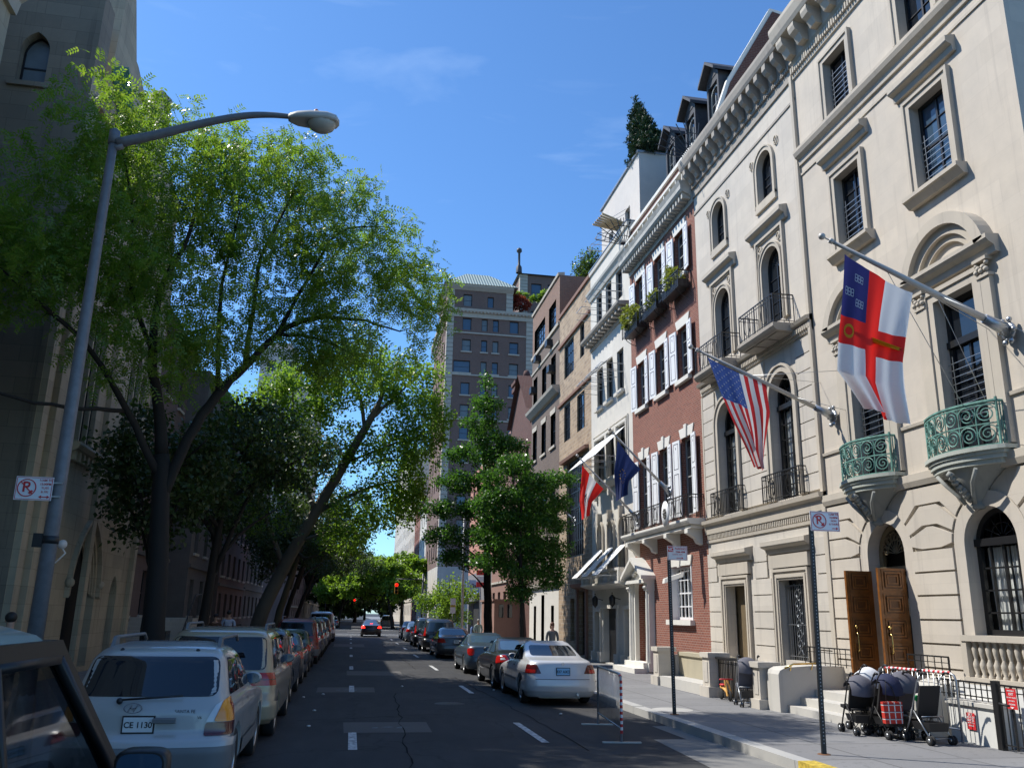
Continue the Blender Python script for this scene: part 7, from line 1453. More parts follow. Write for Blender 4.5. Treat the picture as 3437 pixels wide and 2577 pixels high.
# ------------------------------------------------------------------ street furniture
def sign_face(parent, x0, x1, y, z0, z1, kind):
    m = MB(); m.box(x0, x1, y, y+.006, z0, z1); s = m.build('sign_panel', M['white_'], parent); w, h = x1-x0, z1-z0; X = lambda u, v, w_: (x0+u*w, y-.0035-w_*.5, z0+v*h); Tt = lambda t, sz, u, v, mat=None, **k: text(t, sz*h, lambda a, b, c: (x0+u*w+a, y-.0035-c*.5, z0+v*h+b), 0, 0, 0, mat or M['redp'], s, **k)
    b = MB(); t = .008
    for (a, b_, c, d) in ((.02,.98,.03,.05),(.02,.98,.95,.97),(.02,.035,.05,.95),(.965,.98,.05,.95)): b.box(x0+a*w, x0+b_*w, y-.003, y-.0005, z0+c*h, z0+d*h)
    def arrow(cx, cz, L, left=False):
        b.box(cx-L, cx+L, y-.003, y-.0005, cz-.006, cz+.006); b.prism(lambda u, v, w_: (u, y-.003+w_*.0025, v), [(cx+L,cz+.022),(cx+L+.035,cz),(cx+L,cz-.022)], 0, 1)
        if left: b.prism(lambda u, v, w_: (u, y-.003+w_*.0025, v), [(cx-L,cz-.022),(cx-L-.035,cz),(cx-L,cz+.022)], 0, 1)
    if kind == 'np':
        b.box(x0+.035*w, x0+.30*w, y-.003, y-.0005, z0+.58*h, z0+.94*h); arrow(x0+.58*w, z0+.16*h, .06)
        Tt('NO', .34, .17, .75, M['white_'], bold=True); Tt('PARKING', .20, .65, .80, bold=True); Tt('7AM-4PM', .18, .65, .58, bold=True); Tt('SCHOOL DAYS', .11, .5, .40)
    else:
        cx, cz, r = x0+.31*w, z0+.52*h, h*.36; ring = [(cx+r*math.cos(q*PI/16), y-.003, cz+r*math.sin(q*PI/16)) for q in range(33)]; b.tube(ring, .008, 4, 0, False); b.bar((cx-r*.7, y-.003, cz+r*.7), (cx+r*.7, y-.003, cz-r*.7), .014); Tt('P', .62, .29, .54, bold=True); b.hexa([(cx+.02,y-.003,cz-r*.6),(cx+.06,y-.003,cz-r*.25),(cx+.085,y-.003,cz-r*.35),(cx+.05,y-.003,cz-r*.75),(cx+.02,y-.0005,cz-r*.6),(cx+.06,y-.0005,cz-r*.25),(cx+.085,y-.0005,cz-r*.35),(cx+.05,y-.0005,cz-r*.75)])
        L = ('11AM TO', '12:30PM', 'MON', '& THURS') if kind == 'r' else ('11AM TO', '12:30PM', 'TUES', '& FRI')
        for k, t_ in enumerate(L): Tt(t_, .13, .80, .86-.165*k, bold=k < 2)
        arrow(x0+.80*w, z0+.15*h, .035, kind == 'l')
    b.build('sign_marks', M['redp'], s)
    sb = MB(); sb.box(x0, x1, y+.007, y+.009, z0, z1); sb.build('sign_back', M['steel'], s); return s
def signpost(label, x, y, top, lean, kind, sx0, sx1, z0, z1):
    t = T('sign_post', label, 'street sign', (x,y,.15), 'street cleaning and parking signs'); m = MB(); m.hexa([(x-.035,y,.15),(x+.035,y,.15),(x+.035,y+.035,.15),(x-.035,y+.035,.15),(x-.035+lean,y,top),(x+.035+lean,y,top),(x+.035+lean,y+.035,top),(x-.035+lean,y+.035,top)]); m.build('post', M['iron'], t)
    h = MB(); z = .3
    while z < z0-.03: q = lean*(z-.15)/(top-.15); h.box(x-.008+q, x+.008+q, y-.0025, y-.0005, z, z+.016); z += .05
    h.build('post_holes', plain('light through post holes', (.35,.35,.35), .6), t); f = MB(); f.lathe([(0,.16),(.09,.16),(.10,.152)], (x,y+.015,0), 12); f.build('post_base', plain('rusty base', (.16,.07,.03), .8), t); sign_face(t, sx0, sx1, y-.012, z0, z1, kind); return t
def barricade(label, a, b, z0, ztop, tape, group='steel crowd barricades'):
    A, Bv = Vector((a[0],a[1],0)), Vector((b[0],b[1],0)); d = (Bv-A); L = d.length; d.normalize(); t = T('barricade', label, 'barricade', (a[0], a[1], z0), group); F = lambda s, z: (A.x+d.x*s, A.y+d.y*s, z0+z); H = ztop; m = MB()
    m.tube([F(0,.0), F(0,H-.12), F(.03,H-.04), F(.12,H), F(L-.12,H), F(L-.03,H-.04), F(L,H-.12), F(L,0)], .021, 8); m.tube([F(0,.22), F(L,.22)], .018, 6)
    m.build('frame', M['steel'], t); q = MB(); n = int(L/.115)
    for k in range(1, n): q.tube([F(L*k/n,.22), F(L*k/n,H)], .008, 5)
    q.build('bars', M['steel'], t); nrm = Vector((-d.y, d.x, 0)); ft = MB()
    for s in (0, L): p = F(s, 0); ft.hexa([tuple(Vector(p)+nrm*u*.33+d*v*.04+Vector((0,0,w))) for w in (.0,.02) for u, v in ((-1,-1),(1,-1),(1,1),(-1,1))])
    ft.build('foot', M['steel'], t)
    if tape:
        for ci, mt in ((0, 'redp'), (1, 'white_')):
            tp = MB(); 
            path = tape; 
            for (s0, zA, s1, zB) in path:
                l = math.hypot(s1-s0, zB-zA); n = int(l/.05)
                for k in range(n):
                    if k % 2 == ci: tp.tube([F(s0+(s1-s0)*k/n, zA+(zB-zA)*k/n), F(s0+(s1-s0)*(k+1.05)/n, zA+(zB-zA)*(k+1.05)/n)], .0245, 8, 0, False, False)
            tp.build('tape', M[mt], t, label='red striped tape' if ci == 0 else 'white striped tape')
    return t
def stroller(label, x, y, rz, hood, fab, h=1.05, bag=False, frame='steel'):
    t = T('stroller', label, 'stroller', (x,y,.15), 'folded and parked strollers', rz); S = lambda m, name, mat, par=t: m.build(name, mat, par, local=True); w = .21; m = MB()
    for sd in (-1, 1):
        m.tube([(sd*w,.30,.08),(sd*w,.12,.42),(sd*(w+.01),-.10,h-.12),(sd*(w+.01),-.2,h)], .012, 6); m.tube([(sd*w,-.28,.08),(sd*w,.05,.5)], .012, 6); m.tube([(sd*w,.30,.08),(sd*w,.05,.60)], .010, 6)
    m.tube([(-w,-.25,.14),(w,.12,.42)], .008, 5); m.tube([(w,-.25,.14),(-w,.12,.42)], .008, 5); m.tube([(-w,-.27,.10),(w,-.27,.10)], .009, 5); m.tube([(-w,-.12,.42),(w,-.12,.42)], .009, 5); S(m, 'frame', M[frame])
    g = MB()
    for sd in (-1, 1): g.tube([(sd*(w+.01),-.2,h-.01),(sd*(w+.01),-.26,h+.03),(sd*(w+.01),-.33,h+.02)], .02, 8)
    S(g, 'handle', M['blackp']); b = MB(); b.hexa([(-w+.01,-.02,.44),(w-.01,-.02,.44),(w-.01,-.15,h-.18),(-w+.01,-.15,h-.18),(-w+.01,.02,.44),(w-.01,.02,.44),(w-.01,-.11,h-.18),(-w+.01,-.11,h-.18)]); b.hexa([(-w+.01,.0,.38),(w-.01,.0,.38),(w-.01,.30,.42),(-w+.01,.30,.42),(-w+.01,.0,.44),(w-.01,.0,.44),(w-.01,.30,.47),(-w+.01,.30,.47)]); S(b, 'seat', fab)
    bk = MB(); bk.hexa([(-w+.03,-.24,.20),(w-.03,-.24,.20),(w-.03,.1,.22),(-w+.03,.1,.22),(-w+.01,-.26,.33),(w-.01,-.26,.33),(w-.01,.14,.33),(-w+.01,.14,.33)]); S(bk, 'basket', M['blackp'])
    if hood is not None:
        hd = MB(); n = 8; pts = []
        for k in range(n+1):
            a = PI*.95*k/n-.25; base_y, base_z = -.07, h-.30; ring = []
            for q in range(9): u = -1+2*q/8; ring.append(((w+.015)*u*1.0, base_y-.25*math.cos(a)*(1-.35*u*u), base_z+.27*math.sin(a)*(1-.35*u*u)+.02*(k%2)))
            pts.append(hd.add(ring))
        for a_, b_ in zip(pts, pts[1:]):
            for q in range(8): hd.face((a_+q, a_+q+1, b_+q+1, b_+q), 0, True)
        hd.build('hood', hood, t, local=True, fix=False)
    for (yy) in (.30, -.28):
        for sd in (-1, 1):
            wh = MB()
            for o in (-.028, .028): wh.lathe([(.0,-.012),(.04,-.012),(.072,-.010),(.075,0),(.072,.010),(.04,.012),(0,.012)], (sd*w+o,yy,.075), 14, 0, True, 'x')
            S(wh, 'wheel', M['rubber']); hb = MB(); hb.lathe([(0,-.045),(.03,-.045),(.03,.045),(0,.045)], (sd*w,yy,.075), 8, 0, True, 'x'); S(hb, 'hub', M['steel'])
    return t
def plaid():
    m = N('red plaid canvas'); c = m.n('ShaderNodeTexCoord'); sp = m.n('ShaderNodeSeparateXYZ'); m.l(c.outputs['Object'], sp.inputs[0]); f = lambda o, k, th: m.math('GREATER_THAN', m.math('FRACT', m.math('MULTIPLY', o, k)), th)
    a, b = f(sp.outputs[0], 9, .82), f(sp.outputs[2], 9, .82); x = m.mix(a, (.55,.035,.02), (.75,.72,.68)); x = m.mix(b, x, (.72,.68,.62)); x = m.mix(f(sp.outputs[2], 9, .93), x, (.03,.03,.08)); m.base(x); m.set(Roughness=.8); return m.m
def furniture():
    t = T('street_lamp', 'tall grey street lamp at the left kerb, its long arm reaching over the road', 'street lamp', (-3.97,12.3,.15)); x, y = -3.97, 12.3
    m = MB(); m.tube([(x,y,.9),(x,y,3.9),(x+.0,y,8.1),(x+.0,y,8.95)], [.105,.09,.066,.06], 16); m.build('pole', M['lampgrey'], t); b = MB(); b.tube([(x,y,.15),(x,y,.3),(x,y,.9),(x,y,1.0)], [.17,.16,.13,.10], 8, 0, False); b.build('pole_base', M['lampgrey'], t)
    c = MB(); c.tube([(x,y,8.78),(x,y,9.0)], .078, 14); c.tube([(x,y,9.0),(x,y,9.04)], [.078,.03], 14); c.tube([(x-.02,y,8.70),(x+.14,y,8.78)], .055, 8); c.build('pole_cap', M['lampgrey'], t)
    a = MB(); pts = smooth_pl([(x+.05,y,8.80,0),(x+.65,y,9.04,0),(x+1.24,y,9.30,0),(x+1.8,y,9.50,0),(x+2.2,y,9.575,0),(x+2.56,y,9.59,0)], 5); n = len(pts); a.tube([p[:3] for p in pts], [.078-.038*k/(n-1) for k in range(n)], 12); a.build('arm', M['lampgrey'], t)
    hx, hz = x+2.50, 9.56; h = MB(); st = [(0,.06,.07,.0),(.04,.09,.10,.0),(.14,.15,.13,0),(.35,.19,.15,.01),(.60,.20,.14,.02),(.74,.15,.11,.02),(.79,.05,.05,.01)]; bs = []
    for u, wy, wz, dz in st: bs.append(h.add([(hx+u, y+wy*math.cos(q*PI/8), hz+dz+wz*.9*max(-.35, math.sin(q*PI/8))) for q in range(16)]))
    for p, q in zip(bs, bs[1:]):
        for k in range(16): h.face((p+k, p+(k+1)%16, q+(k+1)%16, q+k), 0, True)
    h.face([bs[0]+k for k in range(16)]); h.face([bs[-1]+k for k in range(16)]); h.build('lamp_head', M['lamphead'], t); l = MB(); l.ball((hx+.52,y,hz-.02), 1, 12, 0, (.23,.18,.17)); l.build('lens', M['lens'], t); pc = MB(); pc.lathe([(.04,0),(.045,.05),(.02,.08),(0,.08)], (hx+.42,y,hz+.13), 10); pc.build('photocell', plain('orange photocell', (.5,.12,.03), .5), t)
    k = MB(); k.tube([(x,y,2.85),(x,y,2.95)], .104, 14); k.box(x-.2,x-.08,y-.06,y,2.80,2.98); k.build('clamp', M['blackp'], t)
    s = T('street_sign', 'no parking sign with two way arrow clamped to the tall street lamp', 'street sign', (-4.2,12.2,3.4), 'street cleaning and parking signs'); sign_face(s, -4.46, -4.0, 12.17, 3.40, 3.71, 'l'); br = MB(); br.box(-4.08,-3.9,12.18,12.21,3.45,3.47); br.box(-4.08,-3.9,12.18,12.21,3.63,3.65); br.build('clamp', M['steel'], s)
    signpost('black post with NO PARKING school days sign in front of the brick house', 6.66, 17.6, 3.3, -.02, 'np', 6.60, 7.05, 3.25, 3.55)
    signpost('black post with street cleaning sign beside the parked strollers', 7.02, 12.45, 3.5, .06, 'r', 7.06, 7.56, 3.42, 3.73)
    barricade('steel barricade standing in the road behind the silver saloon', (4.66,14.85), (4.95,17.3), 0, 1.10, [(0,.15,0,1.0),(.02,1.06,.16,1.10)])
    barricade('steel barricade with red and white taped top rail behind the strollers', (10.0,13.35), (9.72,15.1), .15, 1.10, [(0,.98,.0,1.0),(.1,1.10,1.65,1.10)])
    # stroller group
    fabs = lambda n, c: plain(n, c, .75, var=.12); gy, nv, blk, lg = fabs('grey hood cloth', (.11,.11,.135)), fabs('navy cloth', (.016,.022,.065)), fabs('black cloth', (.012,.012,.013)), fabs('pale cloth', (.6,.62,.65))
    stroller('stroller with grey hood at the left end of the stroller group', 8.97, 14.62, -.1, gy, blk, 1.0, frame='blackp'); stroller('stroller with pale hood behind the navy one', 9.36, 14.95, .1, lg, blk, 1.12, frame='blackp')
    stroller('navy hooded stroller with a red plaid bag hanging from it', 9.21, 14.15, .05, nv, blk, 1.06, frame='blackp'); stroller('grey hooded stroller between the navy one and the black one', 9.50, 14.15, -.1, gy, fabs('grey seat cloth', (.10,.10,.12)), 1.10); stroller('black hoodless stroller at the right end of the group', 9.50, 13.50, .1, None, blk, 1.08)
    b = T('shopping_bag', 'red plaid shopping bag hanging from the navy stroller', 'bag', (9.10,13.72,.5)); m = MB(); m.hexa([(8.90,13.74,.42),(9.22,13.74,.42),(9.22,13.83,.42),(8.90,13.83,.42),(8.88,13.75,.76),(9.24,13.75,.76),(9.24,13.82,.76),(8.88,13.82,.76)]); m.build('bag_body', plaid(), b)
    m = MB(); m.tube([(8.96,13.78,.75),(9.0,13.82,.98),(9.03,13.86,1.08),(9.12,13.82,.98),(9.16,13.78,.75)], .008, 5); m.build('strap', blk, b)
    stroller('single grey stroller standing by the iron area fence', 9.05, 19.25, -.2, gy, gy, 1.08)
    d = T('green_tag', 'small round green tag hanging between the strollers', 'tag', (9.72,13.6,.8)); m = MB(); m.lathe([(0,-.01),(.045,-.01),(.05,0),(.045,.01),(0,.01)], (9.36,13.52,.84), 14, 0, True, 'y'); m.build('disc', plain('green plastic', (.02,.55,.12), .4), d)
    # toddler bike
    b = T('toddler_bike', 'small yellow wooden toddler bike with red handlebar against the iron fence', 'bike', (9.2,20.2,.15)); wd = plain('yellow wood', (.70,.38,.10), .5, var=.1); x, y = 9.10, 20.55; m = MB(); m.tube([(x,y+.28,.45),(x,y+.1,.42),(x,y-.1,.34),(x,y-.22,.27)], [.03,.035,.035,.02], 8); m.build('frame', wd, b)
    for yy in (-.22, .28):
        w = MB(); w.lathe([(0,-.015),(.12,-.015),(.13,0),(.12,.015),(0,.015)], (x,y+yy,.28), 16, 0, True, 'x'); w.build('wheel', M['rubber'], b); 
    for sd in (-1, 1): w = MB(); w.hexa([(x+sd*.05,y-.25,.27),(x+sd*.07,y-.25,.27),(x+sd*.07,y-.18,.27),(x+sd*.05,y-.18,.27),(x+sd*.02,y-.08,.62),(x+sd*.04,y-.08,.62),(x+sd*.04,y,.62),(x+sd*.02,y,.62)]); w.build('fork', wd, b)
    w = MB(); w.tube([(x-.17,y-.05,.64),(x+.17,y-.05,.64)], .018, 8); w.build('handlebar', M['redp'], b); w = MB(); w.ball((x,y+.18,.50), 1, 8, 0, (.07,.12,.03)); w.build('saddle', M['redp'], b)
    # area walls and fences
    t = T('area_wall', 'stone area wall with panelled pedestals and sloping base before the brick house', 'wall', (9.3,23.4,.15)); 
    for yy in (21.6, 25.35):
        m = MB(); m.box(9.05,9.55,yy-.22,yy+.22,.15,1.10); m.box(9.0,9.6,yy-.27,yy+.27,1.10,1.22); m.box(8.98,9.62,yy-.3,yy+.3,.15,.40); m.box(9.035,9.05,yy-.12,yy+.12,.5,1.0); m.build('pedestal', M['lime2'], t)
    m = MB(); m.box(9.7,9.95,21.82,25.13,.15,1.0); m.box(9.65,10.0,21.82,25.13,1.0,1.10); m.build('wall_panel', stone('tan area wall', (.42,.38,.28), None, .1, .4), t); m = MB(); m.box(9.05,9.69,21.88,25.05,.15,.42); m.build('base_block', M['conc'], t); m = MB(); m.box(9.6,10.79,21.4,21.79,.15,1.0); m.box(9.6,10.79,25.2,25.5,.15,1.0); m.build('return_wall', M['lime2'], t)
    t = T('pedestal', 'single stone pedestal between the iron fence and the curved stoop wall', 'pedestal', (9.25,18.8,.15)); m = MB(); m.box(9.05,9.5,18.6,18.95,.15,1.02); m.box(9.0,9.55,18.55,19.0,1.02,1.14); m.box(8.98,9.57,18.53,19.02,.15,.35); m.box(9.038,9.05,18.68,18.87,.45,.95); m.build('block', M['lime2'], t)
    t = T('iron_fence', 'black iron area fence behind the single stroller', 'fence', (9.3,20.2,.15)); m = MB(); railing(m, lambda u, v, w: (9.3-w, u, v), [(19.0,0),(21.35,0)], .15, 1.08, .1, .025); m.build('railing', M['iron'], t); cp = MB(); cp.box(9.2,9.42,18.97,21.33,1.08,1.13); cp.build('coping', M['iron'], t)
    t = T('iron_fence', 'black iron fence with a gate at the lower right edge', 'fence', (10.2,12,.15)); m = MB(); railing(m, lambda u, v, w: (10.2-w, u, v), [(9.3,0),(12.62,0)], .18, 1.12, .13, .022); m.build('railing', M['iron'], t); m = MB(); railing(m, lambda u, v, w: (10.2-w, u, v), [(12.76,0),(14.1,0)], .84, 1.12, .13, .022); m.build('railing', M['iron'], t); m = MB(); m.box(10.15,10.25,12.64,12.74,.15,1.18); m.build('post', M['iron'], t); m = MB(); m.tube([(10.16,12.6,.85),(10.08,12.5,.85),(10.08,12.3,.84)], .018, 6); m.build('gate_latch', M['iron'], t)
    t = T('area_side_wall', 'low white rendered wall with a pale sloping cap beside the gate post', 'wall', (10.3,13.3,.15)); m = MB(); m.box(10.22,10.48,12.78,13.9,.15,.74); m.build('rendered_wall', plain('white render', (.66,.66,.63), .8, var=.08), t); m = MB(); m.hexa([(10.18,12.76,.74),(10.52,12.76,.74),(10.52,13.94,.74),(10.18,13.94,.74),(10.18,12.76,.80),(10.52,12.76,.84),(10.52,13.94,.84),(10.18,13.94,.80)]); m.build('wall_cap', M['conc'], t)
    for nm, lb, (yc, zc, w, h, X), lines in (('warning_sign','red emergency exit sign on the fence gate, upper and larger one',(12.32,.94,.21,.15,10.16),('EMERGENCY','EXIT','DO NOT BLOCK','EXIT WITH','STROLLERS')),('warning_sign','smaller red exit sign on the low white wall behind the barricade',(13.36,.50,.20,.13,10.205),('EXIT','DO NOT','BLOCK','EXIT WITH A','STROLLER'))):
        s = T(nm, lb, 'sign', (X,yc,zc), 'red exit signs'); m = MB(); m.box(X-.006, X, yc-w/2, yc+w/2, zc-h, zc+h); so = m.build('sign_panel', M['redp'], s)
        for k, l in enumerate(lines): text(l, .048 if len(l) < 7 else .026, lambda u, v, w_, k=k: (X-.008-w_*.5, yc-u*1.0, zc+h*.78-k*h*.33+v), 0, 0, 0, M['white_'], so, bold=True)
        if X < 10.2: a = MB(); a.prism(lambda u, v, w_: (X-.011+w_*.004, u, v), [(yc-.04,zc-h*.78),(yc+.04,zc-h*.78),(yc,zc-h*.97)], 0, 1); a.build('arrow', M['white_'], so)
    # traffic signals, far lamp, small sign, newspaper box
    def signal(label, x, y, z, px, lit=True):
        t = T('traffic_signal', label, 'traffic light', (px,y,.15), 'traffic signals at the crossing'); m = MB(); m.tube([(px,y,0),(px,y,z+1.6)], .09, 8); m.tube([(px,y,z+1.0),(x-.1,y,z+1.0)], .05, 6); m.build('mast', M['iron'], t)
        b = MB()
        for k in range(3): b.box(x-.18, x+.18, y-.2, y+.1, z-.42+.34*k, z-.42+.34*k+.32)
        b.build('housing', M['yellow'], t)
        for k in range(3): l = MB(); l.lathe([(0,0),(.16,0),(.16,-.03),(.14,-.04)], (x,y-.2,z-.26+.34*k), 14, 0, True, 'y'); l.build('lamp', M['sigred'] if k == 2 else M['blackp'], t)
    signal('yellow traffic signal showing red on a mast arm at the right corner', 4.37, 88, 4.35, 7.0); signal('red traffic signal far down the road under the trees', .55, 150, 3.6, -4.2)
    t = T('street_lamp', 'second street lamp far down the right pavement beside the ginkgo', 'street lamp', (7.7,61,.15)); m = MB(); m.tube([(7.7,61,.15),(7.6,61,9.3)], [.10,.06], 8); m.tube([(7.6,61,9.2),(6.2,61,9.6),(4.9,61,9.75)], [.06,.045,.04], 6); m.build('pole', M['lamphead'], t); m = MB(); m.ball((4.5,61,9.75), 1, 8, 0, (.45,.16,.12)); m.build('lamp_head', M['lamphead'], t)
    t = T('street_sign', 'small white parking sign with yellow stripe far down the right kerb', 'street sign', (6.9,60,.15), 'street cleaning and parking signs'); m = MB(); m.tube([(6.9,60,.15),(6.9,60,2.2)], .03, 6); m.build('post', M['iron'], t); m = MB(); m.box(6.72,7.08,59.95,59.97,2.1,3.1); o = m.build('sign_panel', M['white_'], t); m = MB(); m.box(6.72,7.08,59.94,59.945,2.52,2.66); m.build('sign_stripe', M['ypaint'], o)
    t = T('newspaper_box', 'blue newspaper box on the right pavement by the far street lamp', 'newspaper box', (7.3,52,.15)); m = MB(); m.box(7.1,7.5,51.8,52.2,.5,1.25); m.prism(lambda u, v, w: (u, 52+w, v), [(7.1,1.25),(7.5,1.25),(7.45,1.35),(7.15,1.35)], -.2, .2); m.build('cabinet', M['blue'], t); m = MB()
    for a in (7.14, 7.46):
        for b_ in (51.84, 52.16): m.tube([(a,b_,.15),(a,b_,.5)], .02, 5)
    m.build('stand', M['iron'], t); m = MB(); m.box(7.16,7.44,51.785,51.795,.9,1.18); m.build('window', M['glass'], t)
    # planks sticking out of the parapet
    t = T('timber_bundle', 'bundle of raw timber boards leaning over the cornice at the penthouse', 'timber', (10.6,33.2,18.6)); m = MB()
    for k in range(6): m.hexa([(11.2-.03*k,33.0+.12*k,18.75),(11.2-.03*k,33.08+.12*k,18.75),(11.2-.03*k,33.08+.12*k,18.82),(11.2-.03*k,33.0+.12*k,18.82),(10.0-.05*k,33.6+.13*k,19.55-.05*k),(10.0-.05*k,33.68+.13*k,19.55-.05*k),(10.0-.05*k,33.68+.13*k,19.62-.05*k),(10.0-.05*k,33.6+.13*k,19.62-.05*k)])
    m.build('boards', plain('raw timber', (.55,.38,.20), .8), t)
# ------------------------------------------------------------------ people
def skin(name, nodes, edges, mat, parent, sub=2, root=0):
    me = bpy.data.meshes.new(name); me.from_pydata([n[:3] for n in nodes], edges, []); o = bpy.data.objects.new(name, me); C.objects.link(o); bm_ = bmesh.new(); bm_.from_mesh(me); bm_.verts.layers.skin.verify(); bm_.to_mesh(me); bm_.free()
    for i, n in enumerate(nodes): me.skin_vertices[0].data[i].radius = (n[3], n[4] if len(n) > 4 else n[3])
    me.skin_vertices[0].data[root].use_root = True; a = o.modifiers.new('s', 'SKIN'); a.use_smooth_shade = True; b = o.modifiers.new('u', 'SUBSURF'); b.levels = sub; dg = bpy.context.evaluated_depsgraph_get(); m2 = bpy.data.meshes.new_from_object(o.evaluated_get(dg)); o.modifiers.clear(); o.data = m2; m2.materials.clear(); m2.materials.append(mat)
    if parent is not None: o.parent = parent
    return o
def person(label, x, y, rz, h=1.72, shirt=(.2,.2,.2), pants=(.05,.05,.07), hair=(.02,.015,.01), female=False, step=.14, cap=None):
    k = h/1.75; t = T('person', label, 'person', (x,y,.15), None, rz); sw = .18 if female else .205; S = lambda L: [tuple(q*k for q in n) for n in L]; a = step
    body = S([(0,0,.95,.13,.10),(0,.0,1.12,.115,.09),(0,.0,1.32,.14,.10),(0,.0,1.45,.09,.07),(0,.01,1.52,.05,.05),(0,.02,1.60,.062,.07),(0,.02,1.68,.07,.085),
        (sw,0,1.40,.05,.05),(sw+.04,-a*.3,1.14,.04,.04),(sw+.04,a*.6,.92,.028,.028),(sw+.035,a*.8,.84,.030,.018),(-sw,0,1.40,.05,.05),(-sw-.04,a*.3,1.14,.04,.04),(-sw-.04,-a*.3,.92,.028,.028),(-sw-.035,-a*.3,.84,.030,.018),
        (.09,0,.88,.085,.085),(.09,a*.7,.50,.055,.055),(.09,a,.09,.038,.038),(.09,a+.13,.04,.035,.028),(-.09,0,.88,.085,.085),(-.09,-a*.3,.50,.055,.055),(-.09,-a*1.2,.11,.038,.038),(-.09,-a*1.1+.12,.04,.035,.028)])
    E = [(0,1),(1,2),(2,3),(3,4),(4,5),(5,6),(3,7),(7,8),(8,9),(9,10),(3,11),(11,12),(12,13),(13,14),(0,15),(15,16),(16,17),(17,18),(0,19),(19,20),(20,21),(21,22)]
    bo = skin('body', body, E, M['skin'], t)
    for sd, base in ((1, 10), (-1, 14)):        # five fingers each
        bx, by, bz = body[base][:3]; fm = MB()
        for q, (l, o) in enumerate(((.062,-.024),(.075,-.008),(.072,.008),(.058,.022))): fm.tube([(bx,by+o*k,bz-.02),(bx-sd*.004,by+o*k,bz-.02-l*.5*k),(bx-sd*.016,by+o*k+.006,bz-.02-l*k)], [.009,.008,.006], 5)
        fm.tube([(bx,by+.025*k,bz+.01),(bx-sd*.012,by+.05*k,bz-.02),(bx-sd*.014,by+.055*k,bz-.05)], [.010,.009,.007], 5); fm.build('fingers', M['skin'], t, local=True)
    f = MB(); f.ball((0,.095*k,1.655*k), .013, 6, 0, (1,1.4,1.3)); 
    for sd in (-1, 1): f.ball((sd*.075*k,.02*k,1.655*k), .02, 6, 0, (.4,.8,1.3))
    f.build('nose_and_ears', M['skin'], t, local=True); e = MB(); 
    for sd in (-1, 1): e.ball((sd*.028*k,.092*k,1.685*k), .010, 6)
    e.tube([(-.022*k,.095*k,1.61*k),(.022*k,.095*k,1.61*k)], .005, 4); e.build('eyes_and_mouth', plain('eye and lip', (.10,.03,.03), .5), t, local=True)
    hm = plain('hair', hair, .6, var=.2); hh = MB(); hh.ball((0,-.005*k,1.715*k), 1, 12, 0, (.088*k,.10*k,.085*k)); 
    if female: hh.ball((0,-.045*k,1.62*k), 1, 10, 0, (.092*k,.065*k,.13*k))
    hh.build('hair', hm, t, local=True)
    if cap: c_ = MB(); c_.ball((0,.0,1.75*k), 1, 10, 0, (.095*k,.11*k,.06*k)); c_.ball((0,.12*k,1.735*k), 1, 8, 0, (.07*k,.06*k,.012)); c_.build('cap', plain('cap cloth', cap, .8), t, local=True)
    sh = S([(0,0,.92,.165,.125),(0,0,1.12,.135,.105),(0,0,1.32,.160,.115),(0,0,1.44,.095,.075),(sw,0,1.40,.065,.065),(sw+.04,-a*.3,1.16,.055,.055),(sw+.04,a*.35,1.0,.045,.045),(-sw,0,1.40,.065,.065),(-sw-.04,a*.3,1.16,.055,.055),(-sw-.04,-a*.15,1.0,.045,.045)])
    skin('shirt', sh, [(0,1),(1,2),(2,3),(3,4),(4,5),(5,6),(3,7),(7,8),(8,9)], plain('shirt cloth', shirt, .8), t)
    pt = S([(0,0,.95,.155,.115),(.09,0,.86,.105,.10),(.09,a*.7,.50,.075,.072),(.09,a,.13,.06,.06),(-.09,0,.86,.105,.10),(-.09,-a*.3,.50,.075,.072),(-.09,-a*1.2,.15,.06,.06)]); skin('trousers', pt, [(0,1),(1,2),(2,3),(0,4),(4,5),(5,6)], plain('trouser cloth', pants, .8), t)
    so = MB()
    for sx, sy in ((.09,a+.07),(-.09,-a*1.1+.06)): so.ball((sx*k,sy*k,.05*k), 1, 8, 0, (.045,.13,.05))
    so.build('shoes', M['blackp'], t, local=True); return t
def people():
    person('woman with short reddish hair in a grey jacket walking on the right pavement', 7.42, 32.0, PI, 1.64, (.13,.14,.14), (.05,.05,.06), (.10,.035,.015), True)
    person('person in a pale green shirt on the right pavement by the newspaper box', 7.25, 50.0, .3, 1.62, (.30,.38,.34), (.03,.03,.04), (.30,.28,.25))
    person('dark haired man in a blue shirt walking past the church at the far left', -5.3, 15.2, .2, 1.76, (.08,.12,.22), (.04,.04,.05))
    person('man with a dark cap on the shaded left pavement', -5.1, 35.5, PI, 1.70, (.10,.05,.03), (.03,.03,.04), cap=(.02,.02,.03))
    person('man in a pale blue shirt on the shaded left pavement', -4.75, 36.5, .1, 1.84, (.38,.45,.58), (.03,.03,.04))
flags(); furniture(); people()
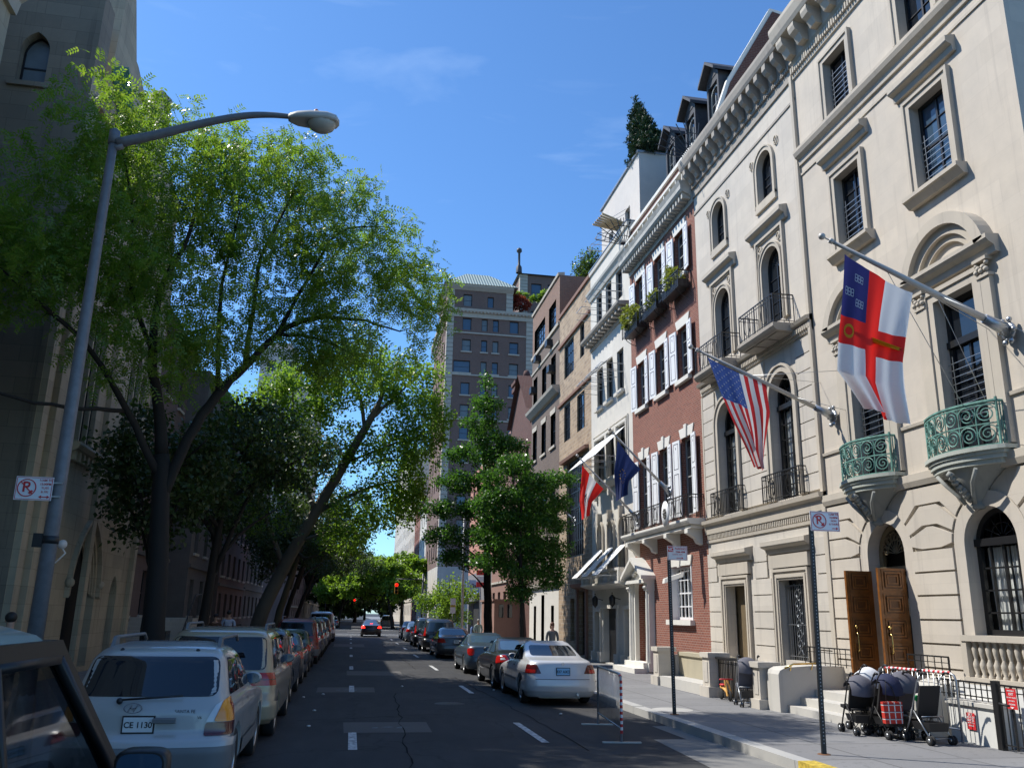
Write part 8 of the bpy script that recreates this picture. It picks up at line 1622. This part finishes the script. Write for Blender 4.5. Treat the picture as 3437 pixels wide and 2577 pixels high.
# ------------------------------------------------------------------ tidy: split far apart pieces of trim into parts of their own
def split_parts(names, gap=.25):
    for o in [x for x in list(C.objects) if x.type == 'MESH' and x.name.split('.')[0] in names]:
        me = o.data; n = len(me.vertices)
        if n == 0 or n > 20000: continue
        par = list(range(n))
        def find(a):
            while par[a] != a: par[a] = par[par[a]]; a = par[a]
            return a
        for e in me.edges:
            a, b = find(e.vertices[0]), find(e.vertices[1])
            if a != b: par[a] = b
        co = np.empty(n*3); me.vertices.foreach_get('co', co); co = co.reshape(-1, 3); ids = np.array([find(i) for i in range(n)]); keys = list(dict.fromkeys(ids.tolist()))
        if len(keys) < 2: continue
        bb = [(co[ids == k].min(0), co[ids == k].max(0)) for k in keys]; grp = list(range(len(keys)))
        def g(a):
            while grp[a] != a: a = grp[a]
            return a
        for i in range(len(keys)):
            for j in range(i+1, len(keys)):
                if g(i) != g(j) and np.all(bb[i][0]-gap < bb[j][1]) and np.all(bb[j][0]-gap < bb[i][1]): grp[g(j)] = g(i)
        cl = {}
        for i, k in enumerate(keys): cl.setdefault(g(i), []).append(k)
        if len(cl) < 2: continue
        cid = {k: c for c, ks in cl.items() for k in ks}; fc = {}
        for p in me.polygons: fc.setdefault(cid[int(ids[p.vertices[0]])], []).append(p)
        first = True; nm = o.name.split('.')[0]; kids = list(o.children)
        for c, ps in fc.items():
            used = {}; v = []; f = []; mi = []
            for p in ps:
                q = []
                for i in p.vertices:
                    if i not in used: used[i] = len(v); v.append(tuple(me.vertices[i].co))
                    q.append(used[i])
                f.append(q); mi.append(p.material_index)
            m2 = bpy.data.meshes.new(nm); m2.from_pydata(v, [], f); m2.polygons.foreach_set('material_index', mi)
            for m in me.materials: m2.materials.append(m)
            if first: o.data = m2; first = False
            else: w = bpy.data.objects.new(nm, m2); C.objects.link(w); w.parent = o.parent; w.matrix_parent_inverse = o.matrix_parent_inverse; w.location = o.location
split_parts({'lintel','belt_course','cornice','cheek_wall','base_course','rusticated_courses','buttress','railing','bracket','door_surround','hood_mould','window_surround','foot','corbel','mast','interior','quoin','crossbar','wheel_well','coping','shelf','gutter','kerb','fingers','sign_marks'})
